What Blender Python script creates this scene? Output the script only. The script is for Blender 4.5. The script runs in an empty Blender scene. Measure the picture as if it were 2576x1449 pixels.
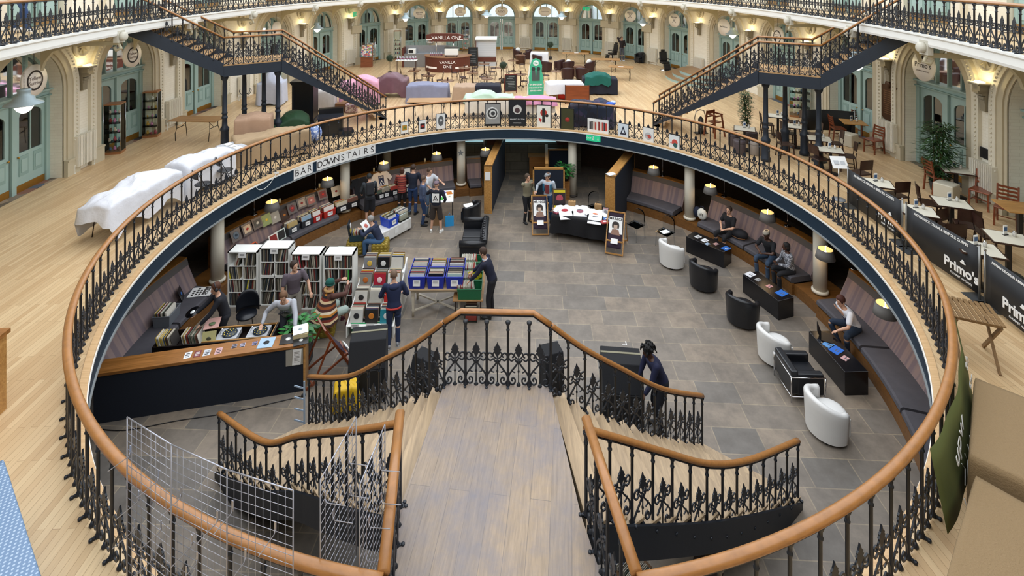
import bpy, math, random
from mathutils import Vector, Matrix
R = random.Random(11)
PI = math.pi
# camera constants: 2576x1449 frame, level camera with a lens shift
F, CX, CY, CZ = 1290.0, 1283.0, -60.0, 6.1
BZ = -2.75            # basement floor height
def P(px, py, z=0.0):
    d = F*(CZ-z)/(py-CY); return Vector(((px-CX)/F*d, d, z))
def G(px, py): return P(px, py, 0.0)
def B(px, py, z=BZ): return P(px, py, z)
COL = bpy.context.scene.collection
def V(*a): return Vector(a)
def rotz(a): return Matrix.Rotation(a, 4, 'Z')
def TR(loc, rz=0.0): return Matrix.Translation(Vector(loc)) @ Matrix.Rotation(rz, 4, 'Z')

# ---------------------------------------------------------------- materials
MATS = {}
def _new(name):
    m = bpy.data.materials.new(name); m.use_nodes = True
    nt = m.node_tree; b = nt.nodes['Principled BSDF']; return m, nt, b
def nd(nt, t, **k):
    n = nt.nodes.new(t)
    for a, v in k.items():
        if a in n.inputs.keys(): n.inputs[a].default_value = v
        else: setattr(n, a, v)
    return n
def c4(c): return (c[0], c[1], c[2], 1.0)
def hx(s):
    s = s.lstrip('#'); o = []
    for i in (0, 2, 4):
        v = int(s[i:i+2], 16)/255; o.append(v/12.92 if v <= .04045 else ((v+.055)/1.055)**2.4)
    return tuple(o)
def M(name, col, rough=.55, metal=0.0, var=.12, scale=6.0, bump=0.0, spec=.5, coat=0.0, stretch=None):
    if name in MATS: return MATS[name]
    if isinstance(col, str): col = hx(col)
    m, nt, b = _new(name)
    tc = nd(nt, 'ShaderNodeTexCoord'); src = tc.outputs['Object']
    if stretch:
        mp = nd(nt, 'ShaderNodeMapping'); mp.inputs['Scale'].default_value = stretch
        nt.links.new(src, mp.inputs['Vector']); src = mp.outputs['Vector']
    no = nd(nt, 'ShaderNodeTexNoise', Scale=scale, Detail=4.0, Roughness=.6)
    nt.links.new(src, no.inputs['Vector'])
    mx = nd(nt, 'ShaderNodeMixRGB'); mx.inputs['Color1'].default_value = c4([max(0, x*(1-var)) for x in col]); mx.inputs['Color2'].default_value = c4([min(1, x*(1+var)) for x in col])
    nt.links.new(no.outputs['Fac'], mx.inputs['Fac']); nt.links.new(mx.outputs['Color'], b.inputs['Base Color'])
    b.inputs['Roughness'].default_value = rough; b.inputs['Metallic'].default_value = metal
    b.inputs['Specular IOR Level'].default_value = spec
    if coat: b.inputs['Coat Weight'].default_value = coat
    if bump:
        bp = nd(nt, 'ShaderNodeBump', Strength=bump, Distance=.02); nt.links.new(no.outputs['Fac'], bp.inputs['Height']); nt.links.new(bp.outputs['Normal'], b.inputs['Normal'])
    MATS[name] = m; return m
def C(col, rough=.7, **k):          # plain colour by hex
    return M('paint_'+col.lstrip('#')+('_%d' % int(rough*100)), col, rough, **k)
def wood(name, c1, c2, rough=.4, scale=3.0, axis='X', coat=0.0):
    if name in MATS: return MATS[name]
    if isinstance(c1, str): c1 = hx(c1)
    if isinstance(c2, str): c2 = hx(c2)
    m, nt, b = _new(name)
    tc = nd(nt, 'ShaderNodeTexCoord'); mp = nd(nt, 'ShaderNodeMapping')
    s = {'X': (.6, 9, 9), 'Y': (9, .6, 9), 'Z': (9, 9, .6)}[axis]; mp.inputs['Scale'].default_value = s
    no = nd(nt, 'ShaderNodeTexNoise', Scale=scale, Detail=6.0, Roughness=.65, Distortion=.8)
    cr = nd(nt, 'ShaderNodeValToRGB'); cr.color_ramp.elements[0].position = .3; cr.color_ramp.elements[1].position = .7
    cr.color_ramp.elements[0].color = c4(c1); cr.color_ramp.elements[1].color = c4(c2)
    nt.links.new(tc.outputs['Object'], mp.inputs['Vector']); nt.links.new(mp.outputs['Vector'], no.inputs['Vector'])
    nt.links.new(no.outputs['Fac'], cr.inputs['Fac']); nt.links.new(cr.outputs['Color'], b.inputs['Base Color'])
    b.inputs['Roughness'].default_value = rough
    if coat: b.inputs['Coat Weight'].default_value = coat; b.inputs['Coat Roughness'].default_value = .2
    MATS[name] = m; return m
def planks(name, c1, c2, cm, width, length, rot, mortar=.003, rough=.35, grain=.5, bump=.15, noisecol=None, coat=0, msm=.1, squash=1.0, vert=False):
    m, nt, b = _new(name)
    tc = nd(nt, 'ShaderNodeTexCoord'); mp = nd(nt, 'ShaderNodeMapping'); mp.inputs['Rotation'].default_value = (0, 0, rot)
    br = nd(nt, 'ShaderNodeTexBrick'); br.inputs['Scale'].default_value = 1.0
    br.inputs['Brick Width'].default_value = length; br.inputs['Row Height'].default_value = width
    br.inputs['Mortar Size'].default_value = mortar; br.inputs['Mortar Smooth'].default_value = msm; br.inputs['Bias'].default_value = 0
    br.offset = .37; br.offset_frequency = 2; br.squash = squash; br.squash_frequency = 3
    br.inputs['Color1'].default_value = c4(c1); br.inputs['Color2'].default_value = c4(c2); br.inputs['Mortar'].default_value = c4(cm)
    src = tc.outputs['Object']
    if vert:
        sp = nd(nt, 'ShaderNodeSeparateXYZ'); ad = nd(nt, 'ShaderNodeMath', operation='ADD'); cb = nd(nt, 'ShaderNodeCombineXYZ'); nt.links.new(src, sp.inputs[0]); nt.links.new(sp.outputs[0], ad.inputs[0]); nt.links.new(sp.outputs[1], ad.inputs[1]); nt.links.new(ad.outputs[0], cb.inputs[0]); nt.links.new(sp.outputs[2], cb.inputs[1]); src = cb.outputs[0]
    nt.links.new(src, mp.inputs['Vector']); nt.links.new(mp.outputs['Vector'], br.inputs['Vector'])
    m2 = nd(nt, 'ShaderNodeMapping'); m2.inputs['Scale'].default_value = (.8, 12, 1) if grain > 0 else (1.3, 1.3, 1.3)
    nt.links.new(mp.outputs['Vector'], m2.inputs['Vector'])
    no = nd(nt, 'ShaderNodeTexNoise', Scale=3.0, Detail=7.0, Roughness=.65, Distortion=.4); nt.links.new(m2.outputs['Vector'], no.inputs['Vector'])
    mr = nd(nt, 'ShaderNodeMapRange'); mr.inputs['To Min'].default_value = 1-abs(grain)*.6; mr.inputs['To Max'].default_value = 1+abs(grain)*.6
    nt.links.new(no.outputs['Fac'], mr.inputs['Value'])
    mx = nd(nt, 'ShaderNodeMixRGB', blend_type='MULTIPLY'); mx.inputs['Fac'].default_value = 1
    nt.links.new(br.outputs['Color'], mx.inputs['Color1']); nt.links.new(mr.outputs['Result'], mx.inputs['Color2'])
    out = mx.outputs['Color']
    if noisecol:
        n3 = nd(nt, 'ShaderNodeTexNoise', Scale=noisecol[1], Detail=8.0, Roughness=.7); nt.links.new(mp.outputs['Vector'], n3.inputs['Vector'])
        cr = nd(nt, 'ShaderNodeValToRGB'); cr.color_ramp.elements[0].position = .42; cr.color_ramp.elements[1].position = .66
        cr.color_ramp.elements[0].color = (0, 0, 0, 1); cr.color_ramp.elements[1].color = (1, 1, 1, 1)
        nt.links.new(n3.outputs['Fac'], cr.inputs['Fac'])
        ml = nd(nt, 'ShaderNodeMath', operation='MULTIPLY'); ml.inputs[1].default_value = noisecol[2]; nt.links.new(cr.outputs['Color'], ml.inputs[0])
        m4 = nd(nt, 'ShaderNodeMixRGB'); m4.inputs['Color2'].default_value = c4(noisecol[0])
        nt.links.new(ml.outputs[0], m4.inputs['Fac']); nt.links.new(out, m4.inputs['Color1']); out = m4.outputs['Color']
    nt.links.new(out, b.inputs['Base Color']); b.inputs['Roughness'].default_value = rough
    if coat: b.inputs['Coat Weight'].default_value = coat
    bp = nd(nt, 'ShaderNodeBump', Strength=bump, Distance=.01); nt.links.new(no.outputs['Fac'], bp.inputs['Height']); nt.links.new(bp.outputs['Normal'], b.inputs['Normal'])
    MATS[name] = m; return m
def stripes(name, c1, c2, axis, freq, rough=.85):
    """soft irregular stripes across the object's own axis (0, 1 or 2)"""
    if name in MATS: return MATS[name]
    m, nt, b = _new(name)
    tc = nd(nt, 'ShaderNodeTexCoord'); sp = nd(nt, 'ShaderNodeSeparateXYZ'); nt.links.new(tc.outputs['UV' if axis == 3 else 'Object'], sp.inputs[0])
    ml = nd(nt, 'ShaderNodeMath', operation='MULTIPLY'); ml.inputs[1].default_value = freq; nt.links.new(sp.outputs[0 if axis == 3 else axis], ml.inputs[0])
    no = nd(nt, 'ShaderNodeTexNoise', noise_dimensions='1D', Scale=1.0, Detail=1.0); nt.links.new(ml.outputs[0], no.inputs['W'])
    cr = nd(nt, 'ShaderNodeValToRGB'); cr.color_ramp.interpolation = 'EASE'
    cr.color_ramp.elements[0].position = .42; cr.color_ramp.elements[1].position = .56
    cr.color_ramp.elements[0].color = c4(hx(c1)); cr.color_ramp.elements[1].color = c4(hx(c2))
    nt.links.new(no.outputs['Fac'], cr.inputs['Fac']); nt.links.new(cr.outputs['Color'], b.inputs['Base Color']); b.inputs['Roughness'].default_value = rough
    MATS[name] = m; return m
def bands(name, cols, axis, scale, rough=.8, off=0.0, mode='hard'):
    """repeating hard bands of colours along an axis"""
    if name in MATS: return MATS[name]
    m, nt, b = _new(name)
    tc = nd(nt, 'ShaderNodeTexCoord'); sp = nd(nt, 'ShaderNodeSeparateXYZ'); nt.links.new(tc.outputs['Object'], sp.inputs[0])
    ml = nd(nt, 'ShaderNodeMath', operation='MULTIPLY_ADD'); ml.inputs[1].default_value = scale; ml.inputs[2].default_value = off; nt.links.new(sp.outputs[axis], ml.inputs[0])
    fr = nd(nt, 'ShaderNodeMath', operation='FRACT'); nt.links.new(ml.outputs[0], fr.inputs[0])
    cr = nd(nt, 'ShaderNodeValToRGB'); cr.color_ramp.interpolation = 'CONSTANT'; e = cr.color_ramp.elements
    n = len(cols); e[0].position = 0; e[0].color = c4(hx(cols[0])); e[1].position = 1.0/n; e[1].color = c4(hx(cols[1 % n]))
    for i in range(2, n): q = e.new(i/n); q.color = c4(hx(cols[i]))
    nt.links.new(fr.outputs[0], cr.inputs['Fac']); nt.links.new(cr.outputs['Color'], b.inputs['Base Color']); b.inputs['Roughness'].default_value = rough
    MATS[name] = m; return m
def mottle(name, cols, scale, rough=.6):
    """random cells of colour: printed matter, trinkets, record spines"""
    if name in MATS: return MATS[name]
    m, nt, b = _new(name)
    tc = nd(nt, 'ShaderNodeTexCoord'); mp = nd(nt, 'ShaderNodeMapping'); mp.inputs['Scale'].default_value = scale
    vo = nd(nt, 'ShaderNodeTexVoronoi', Scale=1.0); nt.links.new(tc.outputs['Object'], mp.inputs['Vector']); nt.links.new(mp.outputs['Vector'], vo.inputs['Vector'])
    sp = nd(nt, 'ShaderNodeSeparateXYZ'); nt.links.new(vo.outputs['Color'], sp.inputs[0])
    cr = nd(nt, 'ShaderNodeValToRGB'); cr.color_ramp.interpolation = 'CONSTANT'; e = cr.color_ramp.elements; n = len(cols)
    e[0].position = 0; e[0].color = c4(hx(cols[0])); e[1].position = 1.0/n; e[1].color = c4(hx(cols[1]))
    for i in range(2, n): q = e.new(i/n); q.color = c4(hx(cols[i]))
    nt.links.new(sp.outputs[0], cr.inputs['Fac']); nt.links.new(cr.outputs['Color'], b.inputs['Base Color']); b.inputs['Roughness'].default_value = rough
    MATS[name] = m; return m
def emit(name, col, s):
    if name in MATS: return MATS[name]
    m, nt, b = _new(name); b.inputs['Base Color'].default_value = c4(col); b.inputs['Emission Color'].default_value = c4(col); b.inputs['Emission Strength'].default_value = s
    MATS[name] = m; return m
def glassm(name, tint, refl=.25, rough=.03):
    if name in MATS: return MATS[name]
    m = bpy.data.materials.new(name); m.use_nodes = True; nt = m.node_tree; nt.nodes.clear()
    o = nt.nodes.new('ShaderNodeOutputMaterial'); mx = nt.nodes.new('ShaderNodeMixShader'); t = nt.nodes.new('ShaderNodeBsdfTransparent'); g = nt.nodes.new('ShaderNodeBsdfGlossy')
    t.inputs[0].default_value = c4(tint); g.inputs['Roughness'].default_value = rough; g.inputs[0].default_value = (.9, .95, 1, 1)
    fr = nt.nodes.new('ShaderNodeLayerWeight'); fr.inputs[0].default_value = refl
    nt.links.new(fr.outputs['Fresnel'], mx.inputs[0]); nt.links.new(t.outputs[0], mx.inputs[1]); nt.links.new(g.outputs[0], mx.inputs[2]); nt.links.new(mx.outputs[0], o.inputs[0])
    MATS[name] = m; return m

# ---------------------------------------------------------------- mesh builder
class MB:
    def __init__(s, X=None): s.v = []; s.f = []; s.m = []; s.s = []; s.X = X or Matrix()
    def add(s, vs, fs, m=0, sm=False):
        o = len(s.v); X = s.X
        s.v += [tuple(X @ Vector(p)) for p in vs]
        for f in fs: s.f.append([o+i for i in f]); s.m.append(m); s.s.append(sm)
        return s
    def box(s, c, d, m=0, rz=0.0, rx=0.0, ry=0.0, top=None):
        """centre c, full size d; top = (sx, sy) scale of the upper face"""
        hx_, hy, hz = d[0]/2, d[1]/2, d[2]/2; tx, ty = top or (1, 1)
        vs = [(-hx_, -hy, -hz), (hx_, -hy, -hz), (hx_, hy, -hz), (-hx_, hy, -hz), (-hx_*tx, -hy*ty, hz), (hx_*tx, -hy*ty, hz), (hx_*tx, hy*ty, hz), (-hx_*tx, hy*ty, hz)]
        A = Matrix.Translation(Vector(c)) @ Matrix.Rotation(rz, 4, 'Z') @ Matrix.Rotation(ry, 4, 'Y') @ Matrix.Rotation(rx, 4, 'X')
        return s.add([A @ Vector(p) for p in vs], [(3, 2, 1, 0), (4, 5, 6, 7), (0, 1, 5, 4), (1, 2, 6, 5), (2, 3, 7, 6), (3, 0, 4, 7)], m)
    def bar(s, a, b, w, h=None, m=0, up=(0, 0, 1)):
        a = Vector(a); b = Vector(b); h = h or w; t = (b-a).normalized(); u = Vector(up)
        if abs(t.dot(u)) > .98: u = Vector((0, 1, 0))
        x = t.cross(u).normalized(); y = x.cross(t).normalized(); vs = []
        for p in (a, b):
            for sx, sy in ((-1, -1), (1, -1), (1, 1), (-1, 1)): vs.append(p+x*sx*w/2+y*sy*h/2)
        return s.add(vs, [(0, 1, 2, 3), (7, 6, 5, 4), (0, 4, 5, 1), (1, 5, 6, 2), (2, 6, 7, 3), (3, 7, 4, 0)], m)
    def tube(s, pts, r, n=8, m=0, closed=False, sm=True, sec=None, cap=True, up=(0, 0, 1)):
        """sweep a ring (or section list of (side, up)) along pts; r number or list"""
        pts = [Vector(p) for p in pts]; k = len(pts); vs = []; U = Vector(up); px_ = None
        for i, p in enumerate(pts):
            if closed: t = pts[(i+1) % k]-pts[i-1]
            else: t = pts[min(i+1, k-1)]-pts[max(i-1, 0)]
            if t.length < 1e-9: t = Vector((0, 0, 1))
            t.normalize(); x = t.cross(U)
            if x.length < .15: x = px_.copy() if px_ else t.cross(Vector((0, 1, .01)))
            x = (x-t*x.dot(t)).normalized(); px_ = x; y = x.cross(t)
            rr = r[i] if isinstance(r, (list, tuple)) else r
            if sec: vs += [p+x*a*rr+y*b*rr for a, b in sec]
            else: vs += [p+x*math.cos(2*PI*j/n)*rr+y*math.sin(2*PI*j/n)*rr for j in range(n)]
        q = len(sec) if sec else n; fs = []
        for i in range(k if closed else k-1):
            for j in range(q):
                a = i*q+j; b_ = i*q+(j+1) % q; c = ((i+1) % k)*q+(j+1) % q; d = ((i+1) % k)*q+j; fs.append((a, d, c, b_))
        if cap and not closed: fs.append(tuple(range(q))); fs.append(tuple(reversed(range((k-1)*q, k*q))))
        return s.add(vs, fs, m, sm)
    def cyl(s, a, b, r, r2=None, n=12, m=0, sm=True): return s.tube([a, b], [r, r if r2 is None else r2], n, m, sm=sm)
    def lathe(s, prof, c=(0, 0, 0), n=16, m=0, sm=True, sx=1, sy=1, a0=0, a1=2*PI, cap=True):
        full = abs(a1-a0-2*PI) < 1e-6; k = n if full else n+1; vs = []; fs = []
        for r, z in prof:
            for j in range(k):
                a = a0+(a1-a0)*j/n; vs.append((c[0]+math.cos(a)*r*sx, c[1]+math.sin(a)*r*sy, c[2]+z))
        for i in range(len(prof)-1):
            for j in range(n):
                j2 = (j+1) % k; fs.append((i*k+j, i*k+j2, (i+1)*k+j2, (i+1)*k+j))
        if full and cap:
            if prof[0][0] > 1e-6: fs.append(tuple(reversed(range(k))))
            if prof[-1][0] > 1e-6: fs.append(tuple(range((len(prof)-1)*k, len(prof)*k)))
        return s.add(vs, fs, m, sm)
    def ball(s, c, r, n=12, k=8, m=0, X=None):
        if not isinstance(r, (tuple, list, Vector)): r = (r, r, r)
        vs = [(0, 0, -1)]; fs = []
        for i in range(1, k):
            a = -PI/2+PI*i/k
            for j in range(n): vs.append((math.cos(a)*math.cos(2*PI*j/n), math.cos(a)*math.sin(2*PI*j/n), math.sin(a)))
        vs.append((0, 0, 1)); L = len(vs)-1
        for j in range(n): fs.append((0, 1+(j+1) % n, 1+j)); fs.append((L, L-n+j, L-n+(j+1) % n))
        for i in range(k-2):
            for j in range(n): fs.append((1+i*n+j, 1+i*n+(j+1) % n, 1+(i+1)*n+(j+1) % n, 1+(i+1)*n+j))
        A = Matrix.Translation(Vector(c)) @ (X or Matrix()) @ Matrix.Diagonal((*r, 1))
        return s.add([A @ Vector(p) for p in vs], fs, m, True)
    def prism(s, poly, d, m=0, A=None, sm=False):
        """poly in local XZ plane, thickness d along Y (centred); A optional matrix"""
        A = A or Matrix(); n = len(poly)
        vs = [A @ Vector((x, -d/2, z)) for x, z in poly]+[A @ Vector((x, d/2, z)) for x, z in poly]
        fs = [tuple(range(n)), tuple(reversed(range(n, 2*n)))]+[(i, n+i, n+(i+1) % n, (i+1) % n) for i in range(n)]
        return s.add(vs, fs, m, sm)
    def slab(s, poly, z0, z1, m=0):
        n = len(poly); vs = [(p[0], p[1], z0) for p in poly]+[(p[0], p[1], z1) for p in poly]
        return s.add(vs, [tuple(reversed(range(n))), tuple(range(n, 2*n))]+[(i, (i+1) % n, n+(i+1) % n, n+i) for i in range(n)], m)
    def grid(s, fn, nu, nv, m=0, sm=True, cu=False, cv=False):
        vs = [fn(i/nu, j/nv) for i in range(nu+(0 if cu else 1)) for j in range(nv+(0 if cv else 1))]
        K = nv+(0 if cv else 1); N = nu+(0 if cu else 1); fs = []
        for i in range(nu):
            for j in range(nv): a = (i % N)*K; b = ((i+1) % N)*K; fs.append((a+j % K, b+j % K, b+(j+1) % K, a+(j+1) % K))
        return s.add(vs, fs, m, sm)
    def mesh(s, name, mats):
        me = bpy.data.meshes.new(name); me.from_pydata(s.v, [], s.f)
        if not isinstance(mats, (list, tuple)): mats = [mats]
        for m in mats: me.materials.append(m)
        me.polygons.foreach_set('material_index', s.m); me.polygons.foreach_set('use_smooth', s.s); me.update(); return me
    def build(s, name, mats, parent=None, bev=0, sub=0, solid=0):
        o = bpy.data.objects.new(name, s.mesh(name, mats)); COL.objects.link(o)
        if parent: o.parent = parent
        if solid: q = o.modifiers.new('solid', 'SOLIDIFY'); q.thickness = solid; q.offset = 0
        if bev: q = o.modifiers.new('bevel', 'BEVEL'); q.width = bev; q.segments = 2; q.limit_method = 'ANGLE'; q.angle_limit = .7
        if sub: q = o.modifiers.new('sub', 'SUBSURF'); q.levels = sub; q.render_levels = sub
        return o
def tag(o, label=None, cat=None, group=None, kind=None):
    if label: o['label'] = label
    if cat: o['category'] = cat
    if group: o['group'] = group
    if kind: o['kind'] = kind
    return o
def thing(name, label, cat, loc=(0, 0, 0), rz=0.0, group=None):
    o = bpy.data.objects.new(name, None); COL.objects.link(o); o.empty_display_size = .1
    o.location = loc; o.rotation_euler = (0, 0, rz); return tag(o, label, cat, group)
def at(o, loc, rz=0.0): o.location = loc; o.rotation_euler = (0, 0, rz); return o
def struct(o, label=None): return tag(o, label, None, None, 'structure')
def dup(root, loc, rz, label=None, group=None, scale=None):
    r = root.copy(); COL.objects.link(r); r.location = loc; r.rotation_euler = (0, 0, rz)
    if scale: r.scale = scale if isinstance(scale, (tuple, list)) else (scale,)*3
    if label: r['label'] = label
    if group: r['group'] = group
    def rec(a, b):
        for ch in KIDS(a):
            c = ch.copy(); COL.objects.link(c); c.parent = b; rec(ch, c)
    rec(root, r); return r
_kids = {}
def KIDS(o):
    k = o.as_pointer()
    if k not in _kids or True: return list(o.children)
def textmesh(s, size, ext=.003, align='CENTER', bold=0.0, shear=0.0):
    cu = bpy.data.curves.new('t', 'FONT'); cu.body = s; cu.size = size; cu.extrude = ext; cu.align_x = align; cu.align_y = 'CENTER'; cu.offset = bold; cu.shear = shear; cu.resolution_u = 3
    o = bpy.data.objects.new('t', cu); me = bpy.data.meshes.new_from_object(o); bpy.data.objects.remove(o); bpy.data.curves.remove(cu); return me
def text(s, size, mat, X, parent=None, name='lettering', sx=1.0, **k):
    """letters lie in the XY plane of matrix X, reading along +X"""
    me = textmesh(s, size, **k); me.transform(X @ Matrix.Diagonal((sx, 1, 1, 1))); me.materials.clear(); me.materials.append(mat)
    o = bpy.data.objects.new(name, me); COL.objects.link(o)
    if parent: o.parent = parent
    return o
def UPR(loc, rz=0.0, tilt=0.0):   # upright text facing -Y, rotated by rz
    return Matrix.Translation(Vector(loc)) @ Matrix.Rotation(rz, 4, 'Z') @ Matrix.Rotation(PI/2-tilt, 4, 'X')
ORD = ['first', 'second', 'third', 'fourth', 'fifth', 'sixth', 'seventh', 'eighth', 'ninth', 'tenth', 'eleventh', 'twelfth', 'thirteenth', 'fourteenth', 'fifteenth', 'sixteenth', 'seventeenth', 'eighteenth', 'nineteenth', 'twentieth']

# ---------------------------------------------------------------- common materials
IRON = M('black_iron', (.010, .014, .022), .42, 0, .3, 20)
IRONN = M('navy_iron', (.012, .020, .034), .5, 0, .2, 8)
RAILW = M('handrail_wood', '#9c6a38', .36, 0, .40, 9, coat=.15, stretch=(1, 1, 5))
CREAM = M('cream_plaster', '#e6dfcb', .7, 0, .06, 3)
STONE = M('pale_stone', '#b9ad93', .8, 0, .08, 5, bump=.2)
STONE2 = M('pale_stone_light', '#cbc1a8', .8, 0, .08, 5)
WHITEP = M('white_paint', '#e9e9e4', .5, 0, .03, 4)
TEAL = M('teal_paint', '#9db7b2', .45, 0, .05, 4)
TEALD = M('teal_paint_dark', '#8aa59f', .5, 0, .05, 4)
BRASS = M('brass', '#b78b3f', .35, .8, .1, 9)
NAVY = M('navy_fascia', '#11293b', .55, 0, .15, 6)
OAK = wood('oak', '#7a4e1f', '#a8713a', .4, 2.5)
OAKL = wood('oak_light', '#9a6a33', '#c89858', .4, 2.5)
BLK = M('black_paint', (.008, .008, .010), .45, 0, .3, 9)
BLKF = M('black_felt', (.006, .010, .020), .9, 0, .4, 30)
PAPER = M('paper', '#e8e8e6', .8, 0, .03, 5)
CHROME = M('chrome', (.75, .75, .77), .15, 1.0, .05, 9)
# ---------------------------------------------------------------- plan curves
OC = V(0, 12.5, 0)
def OE(t, off=0.0, z=0.0): return V(math.cos(t)*(8.05+off), 12.5+math.sin(t)*(8.33+off), z)
def sup(t, cx, cy, a, b, n, z=0.0):
    c, s = math.cos(t), math.sin(t)
    return V(cx+a*math.copysign(abs(c)**(2/n), c), cy+b*math.copysign(abs(s)**(2/n), s), z)
def WALL(t, off=0.0, z=0.0): return sup(t, -.3, 19.8, 13.4+off, 22.6+off, 2.2, z)
def BALC(t, off=0.0, z=0.0): return sup(t, -.35, 19.6, 11.1+off, 19.4+off, 2.05, z)
def curve_t(fn, px, lo=-.9, hi=PI+.9, n=4000):
    """largest-distance crossing of the sight line through column px with a plan curve"""
    best = None; k = (px-CX)/F
    prev = None
    for i in range(n+1):
        t = lo+(hi-lo)*i/n; p = fn(t); e = p.x-k*p.y
        if prev is not None and (e > 0) != (prev > 0) and p.y > 0:
            if best is None or p.y > fn(best).y: best = t
        prev = e
    return best
GAP = math.asin(1.06/8.05)
T0, T1 = -PI/2+GAP, 3*PI/2-GAP      # opening edge runs from the right gap corner round the far side to the left one

# ---------------------------------------------------------------- floors
FLOORW = planks('maple_strip_floor', hx('#c8a77d'), hx('#dcc096'), hx('#a07e58'), .085, 1.35, PI/2-.05, .0022, .33, .28, .05)
OLDW = planks('worn_stair_boards', hx('#a08b72'), hx('#8f8072'), hx('#75685a'), .24, 2.6, PI/2+.12, .003, .5, .95, .3, noisecol=(hx('#75727a'), 1.1, .8))
FLAG = planks('sandstone_flags', hx('#8a7c6c'), hx('#6a655f'), hx('#968975'), .57, .86, .05, .011, .5, -.5, .25, noisecol=(hx('#575049'), 2.0, .6), msm=.3, squash=1.35)
N = 200
mb = MB()
def ringfn(u, v):
    t = -PI/2+2*PI*u; a = OE(t, -.13)
    if abs(math.sin(t)+1) < .03: a = a
    b = WALL(t, .6); return a.lerp(b, v)
mb.grid(ringfn, N, 14, 0, False, cu=True)
floor = struct(mb.build('floor', FLOORW), 'pale maple strip floor of the trading hall around the oval opening')
mb = MB()
mb.grid(lambda u, v: (OE(-PI/2+2*PI*u, -.10).lerp(WALL(-PI/2+2*PI*u, .6), v)) + V(0, 0, -.46), N, 3, 0, False, cu=True)
struct(mb.build('ceiling', M('basement_soffit', '#2a2018', .8)), 'dark soffit over the basement benches')
mb = MB(); mb.add([(-15, 1, BZ), (15, 1, BZ), (15, 32, BZ), (-15, 32, BZ)], [(0, 1, 2, 3)])
struct(mb.build('floor_basement', FLAG), 'grey sandstone flagged basement floor')
# nosing, fascia, white lips
def band(name, off0, off1, z0, z1, mat, t0=T0, t1=T1, n=180, label=None, cu=False):
    mb = MB(); sec = [(off0, z0), (off1, z0), (off1, z1), (off0, z1)]
    pts = [[OE(t0+(t1-t0)*i/n, a, b) for a, b in sec] for i in range(n+1)]
    vs = [p for r in pts for p in r]; fs = []
    for i in range(n):
        for j in range(4): a = i*4+j; b = i*4+(j+1) % 4; fs.append((a, b, b+4, a+4))
    fs += [(3, 2, 1, 0), (n*4, n*4+1, n*4+2, n*4+3)]
    mb.add(vs, fs, 0, False); return struct(mb.build(name, mat), label)
NOSE = wood('nosing_wood', '#c39a6b', '#dcb98a', .45, 3)
band('trim_1', -.20, -.10, -.035, .012, NOSE, -PI/2, 3*PI/2, label='pale wooden nosing at the opening edge')
band('trim_2', -.215, -.10, -.075, -.036, WHITEP, -PI/2, 3*PI/2, label='white lip along the opening edge')
band('trim_3', -.19, -.10, -.42, -.076, NAVY, -PI/2, 3*PI/2, label='navy fascia beam around the oval opening')
band('trim_4', -.215, .25, -.46, -.421, M('grey_lip', '#8a8f90', .6), -PI/2, 3*PI/2, label='pale flange under the navy fascia')

# ---------------------------------------------------------------- railing kit
def spiral(pts, k=6):
    """Catmull-Rom through pts"""
    out = []; n = len(pts); q = [Vector(p) for p in pts]
    for i in range(n-1):
        a = q[max(i-1, 0)]; b = q[i]; c = q[i+1]; d = q[min(i+2, n-1)]
        for j in range(k):
            t = j/k; out.append(.5*((2*b)+(c-a)*t+(2*a-5*b+4*c-d)*t*t+(3*b-a-3*c+d)*t**3))
    out.append(q[-1]); return out
def orn_mesh(w=.165, h=.63, detail=3, r=.0105):
    mb = MB(); S = w/.165; H = h/.63
    def L(pts, rad, k=detail):
        for sg in (-1, 1): mb.tube(spiral([(sg*x*S, 0, z*H) for x, z in pts], k), rad, 4, 0, sm=False, up=(0, 1, 0), sec=[(-1, -.8), (1, -.8), (1, .8), (-1, .8)])
    L([(.0, .37), (.035, .31), (.09, .24), (.14, .165), (.15, .09), (.115, .035), (.065, .04), (.05, .09), (.08, .125), (.105, .10), (.09, .075)], r*.95)
    L([(.0, .335), (.035, .365), (.06, .40), (.10, .375), (.135, .395), (.148, .44), (.12, .485), (.08, .47), (.075, .435), (.10, .43)], r*.9)
    L([(.012, .40), (.05, .43), (.062, .475), (.04, .50), (.025, .48)], r*.8)
    L([(.05, .20), (.085, .215), (.10, .25)], r*.7, 2)
    mb.tube([(0, 0, .02), (0, 0, .20*H), (0, 0, .21*H), (0, 0, .225*H), (0, 0, .24*H), (0, 0, .43*H)], [.009, .009, .016, .016, .009, .009], 6)
    mb.ball((0, 0, .36*H), (.028, .016, .03), 8, 5)
    mb.prism([(x*S, z*H) for x, z in [(0, .42), (.022, .46), (.05, .50), (.043, .52), (.058, .535), (.04, .555), (.045, .572), (.024, .59), (.012, .615), (0, .65), (-.012, .615), (-.024, .59), (-.045, .572), (-.04, .555), (-.058, .535), (-.043, .52), (-.05, .50), (-.022, .46)]], .018)
    mb.lathe([(.03, 0), (.034, .018), (.022, .035), (.012, .06)], n=8)
    return mb.mesh('scroll_ornament', IRON)
def post_mesh(h):
    mb = MB(); t = h-.03
    mb.lathe([(.036, 0), (.036, .02), (.026, .035), (.019, .06), (.0185, t-.14), (.027, t-.135), (.027, t-.12), (.019, t-.115), (.021, t-.06), (.034, t-.035), (.038, t-.015), (.038, t)], n=8)
    mb.box((0, .03, .012), (.03, .07, .022)); mb.lathe([(.022, 0), (.022, .026), (.01, .03)], (0, .065, 0), n=6)
    return mb.mesh('baluster', IRON)
ORN = orn_mesh(); ORNF = orn_mesh(detail=2); _pm = {}
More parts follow.
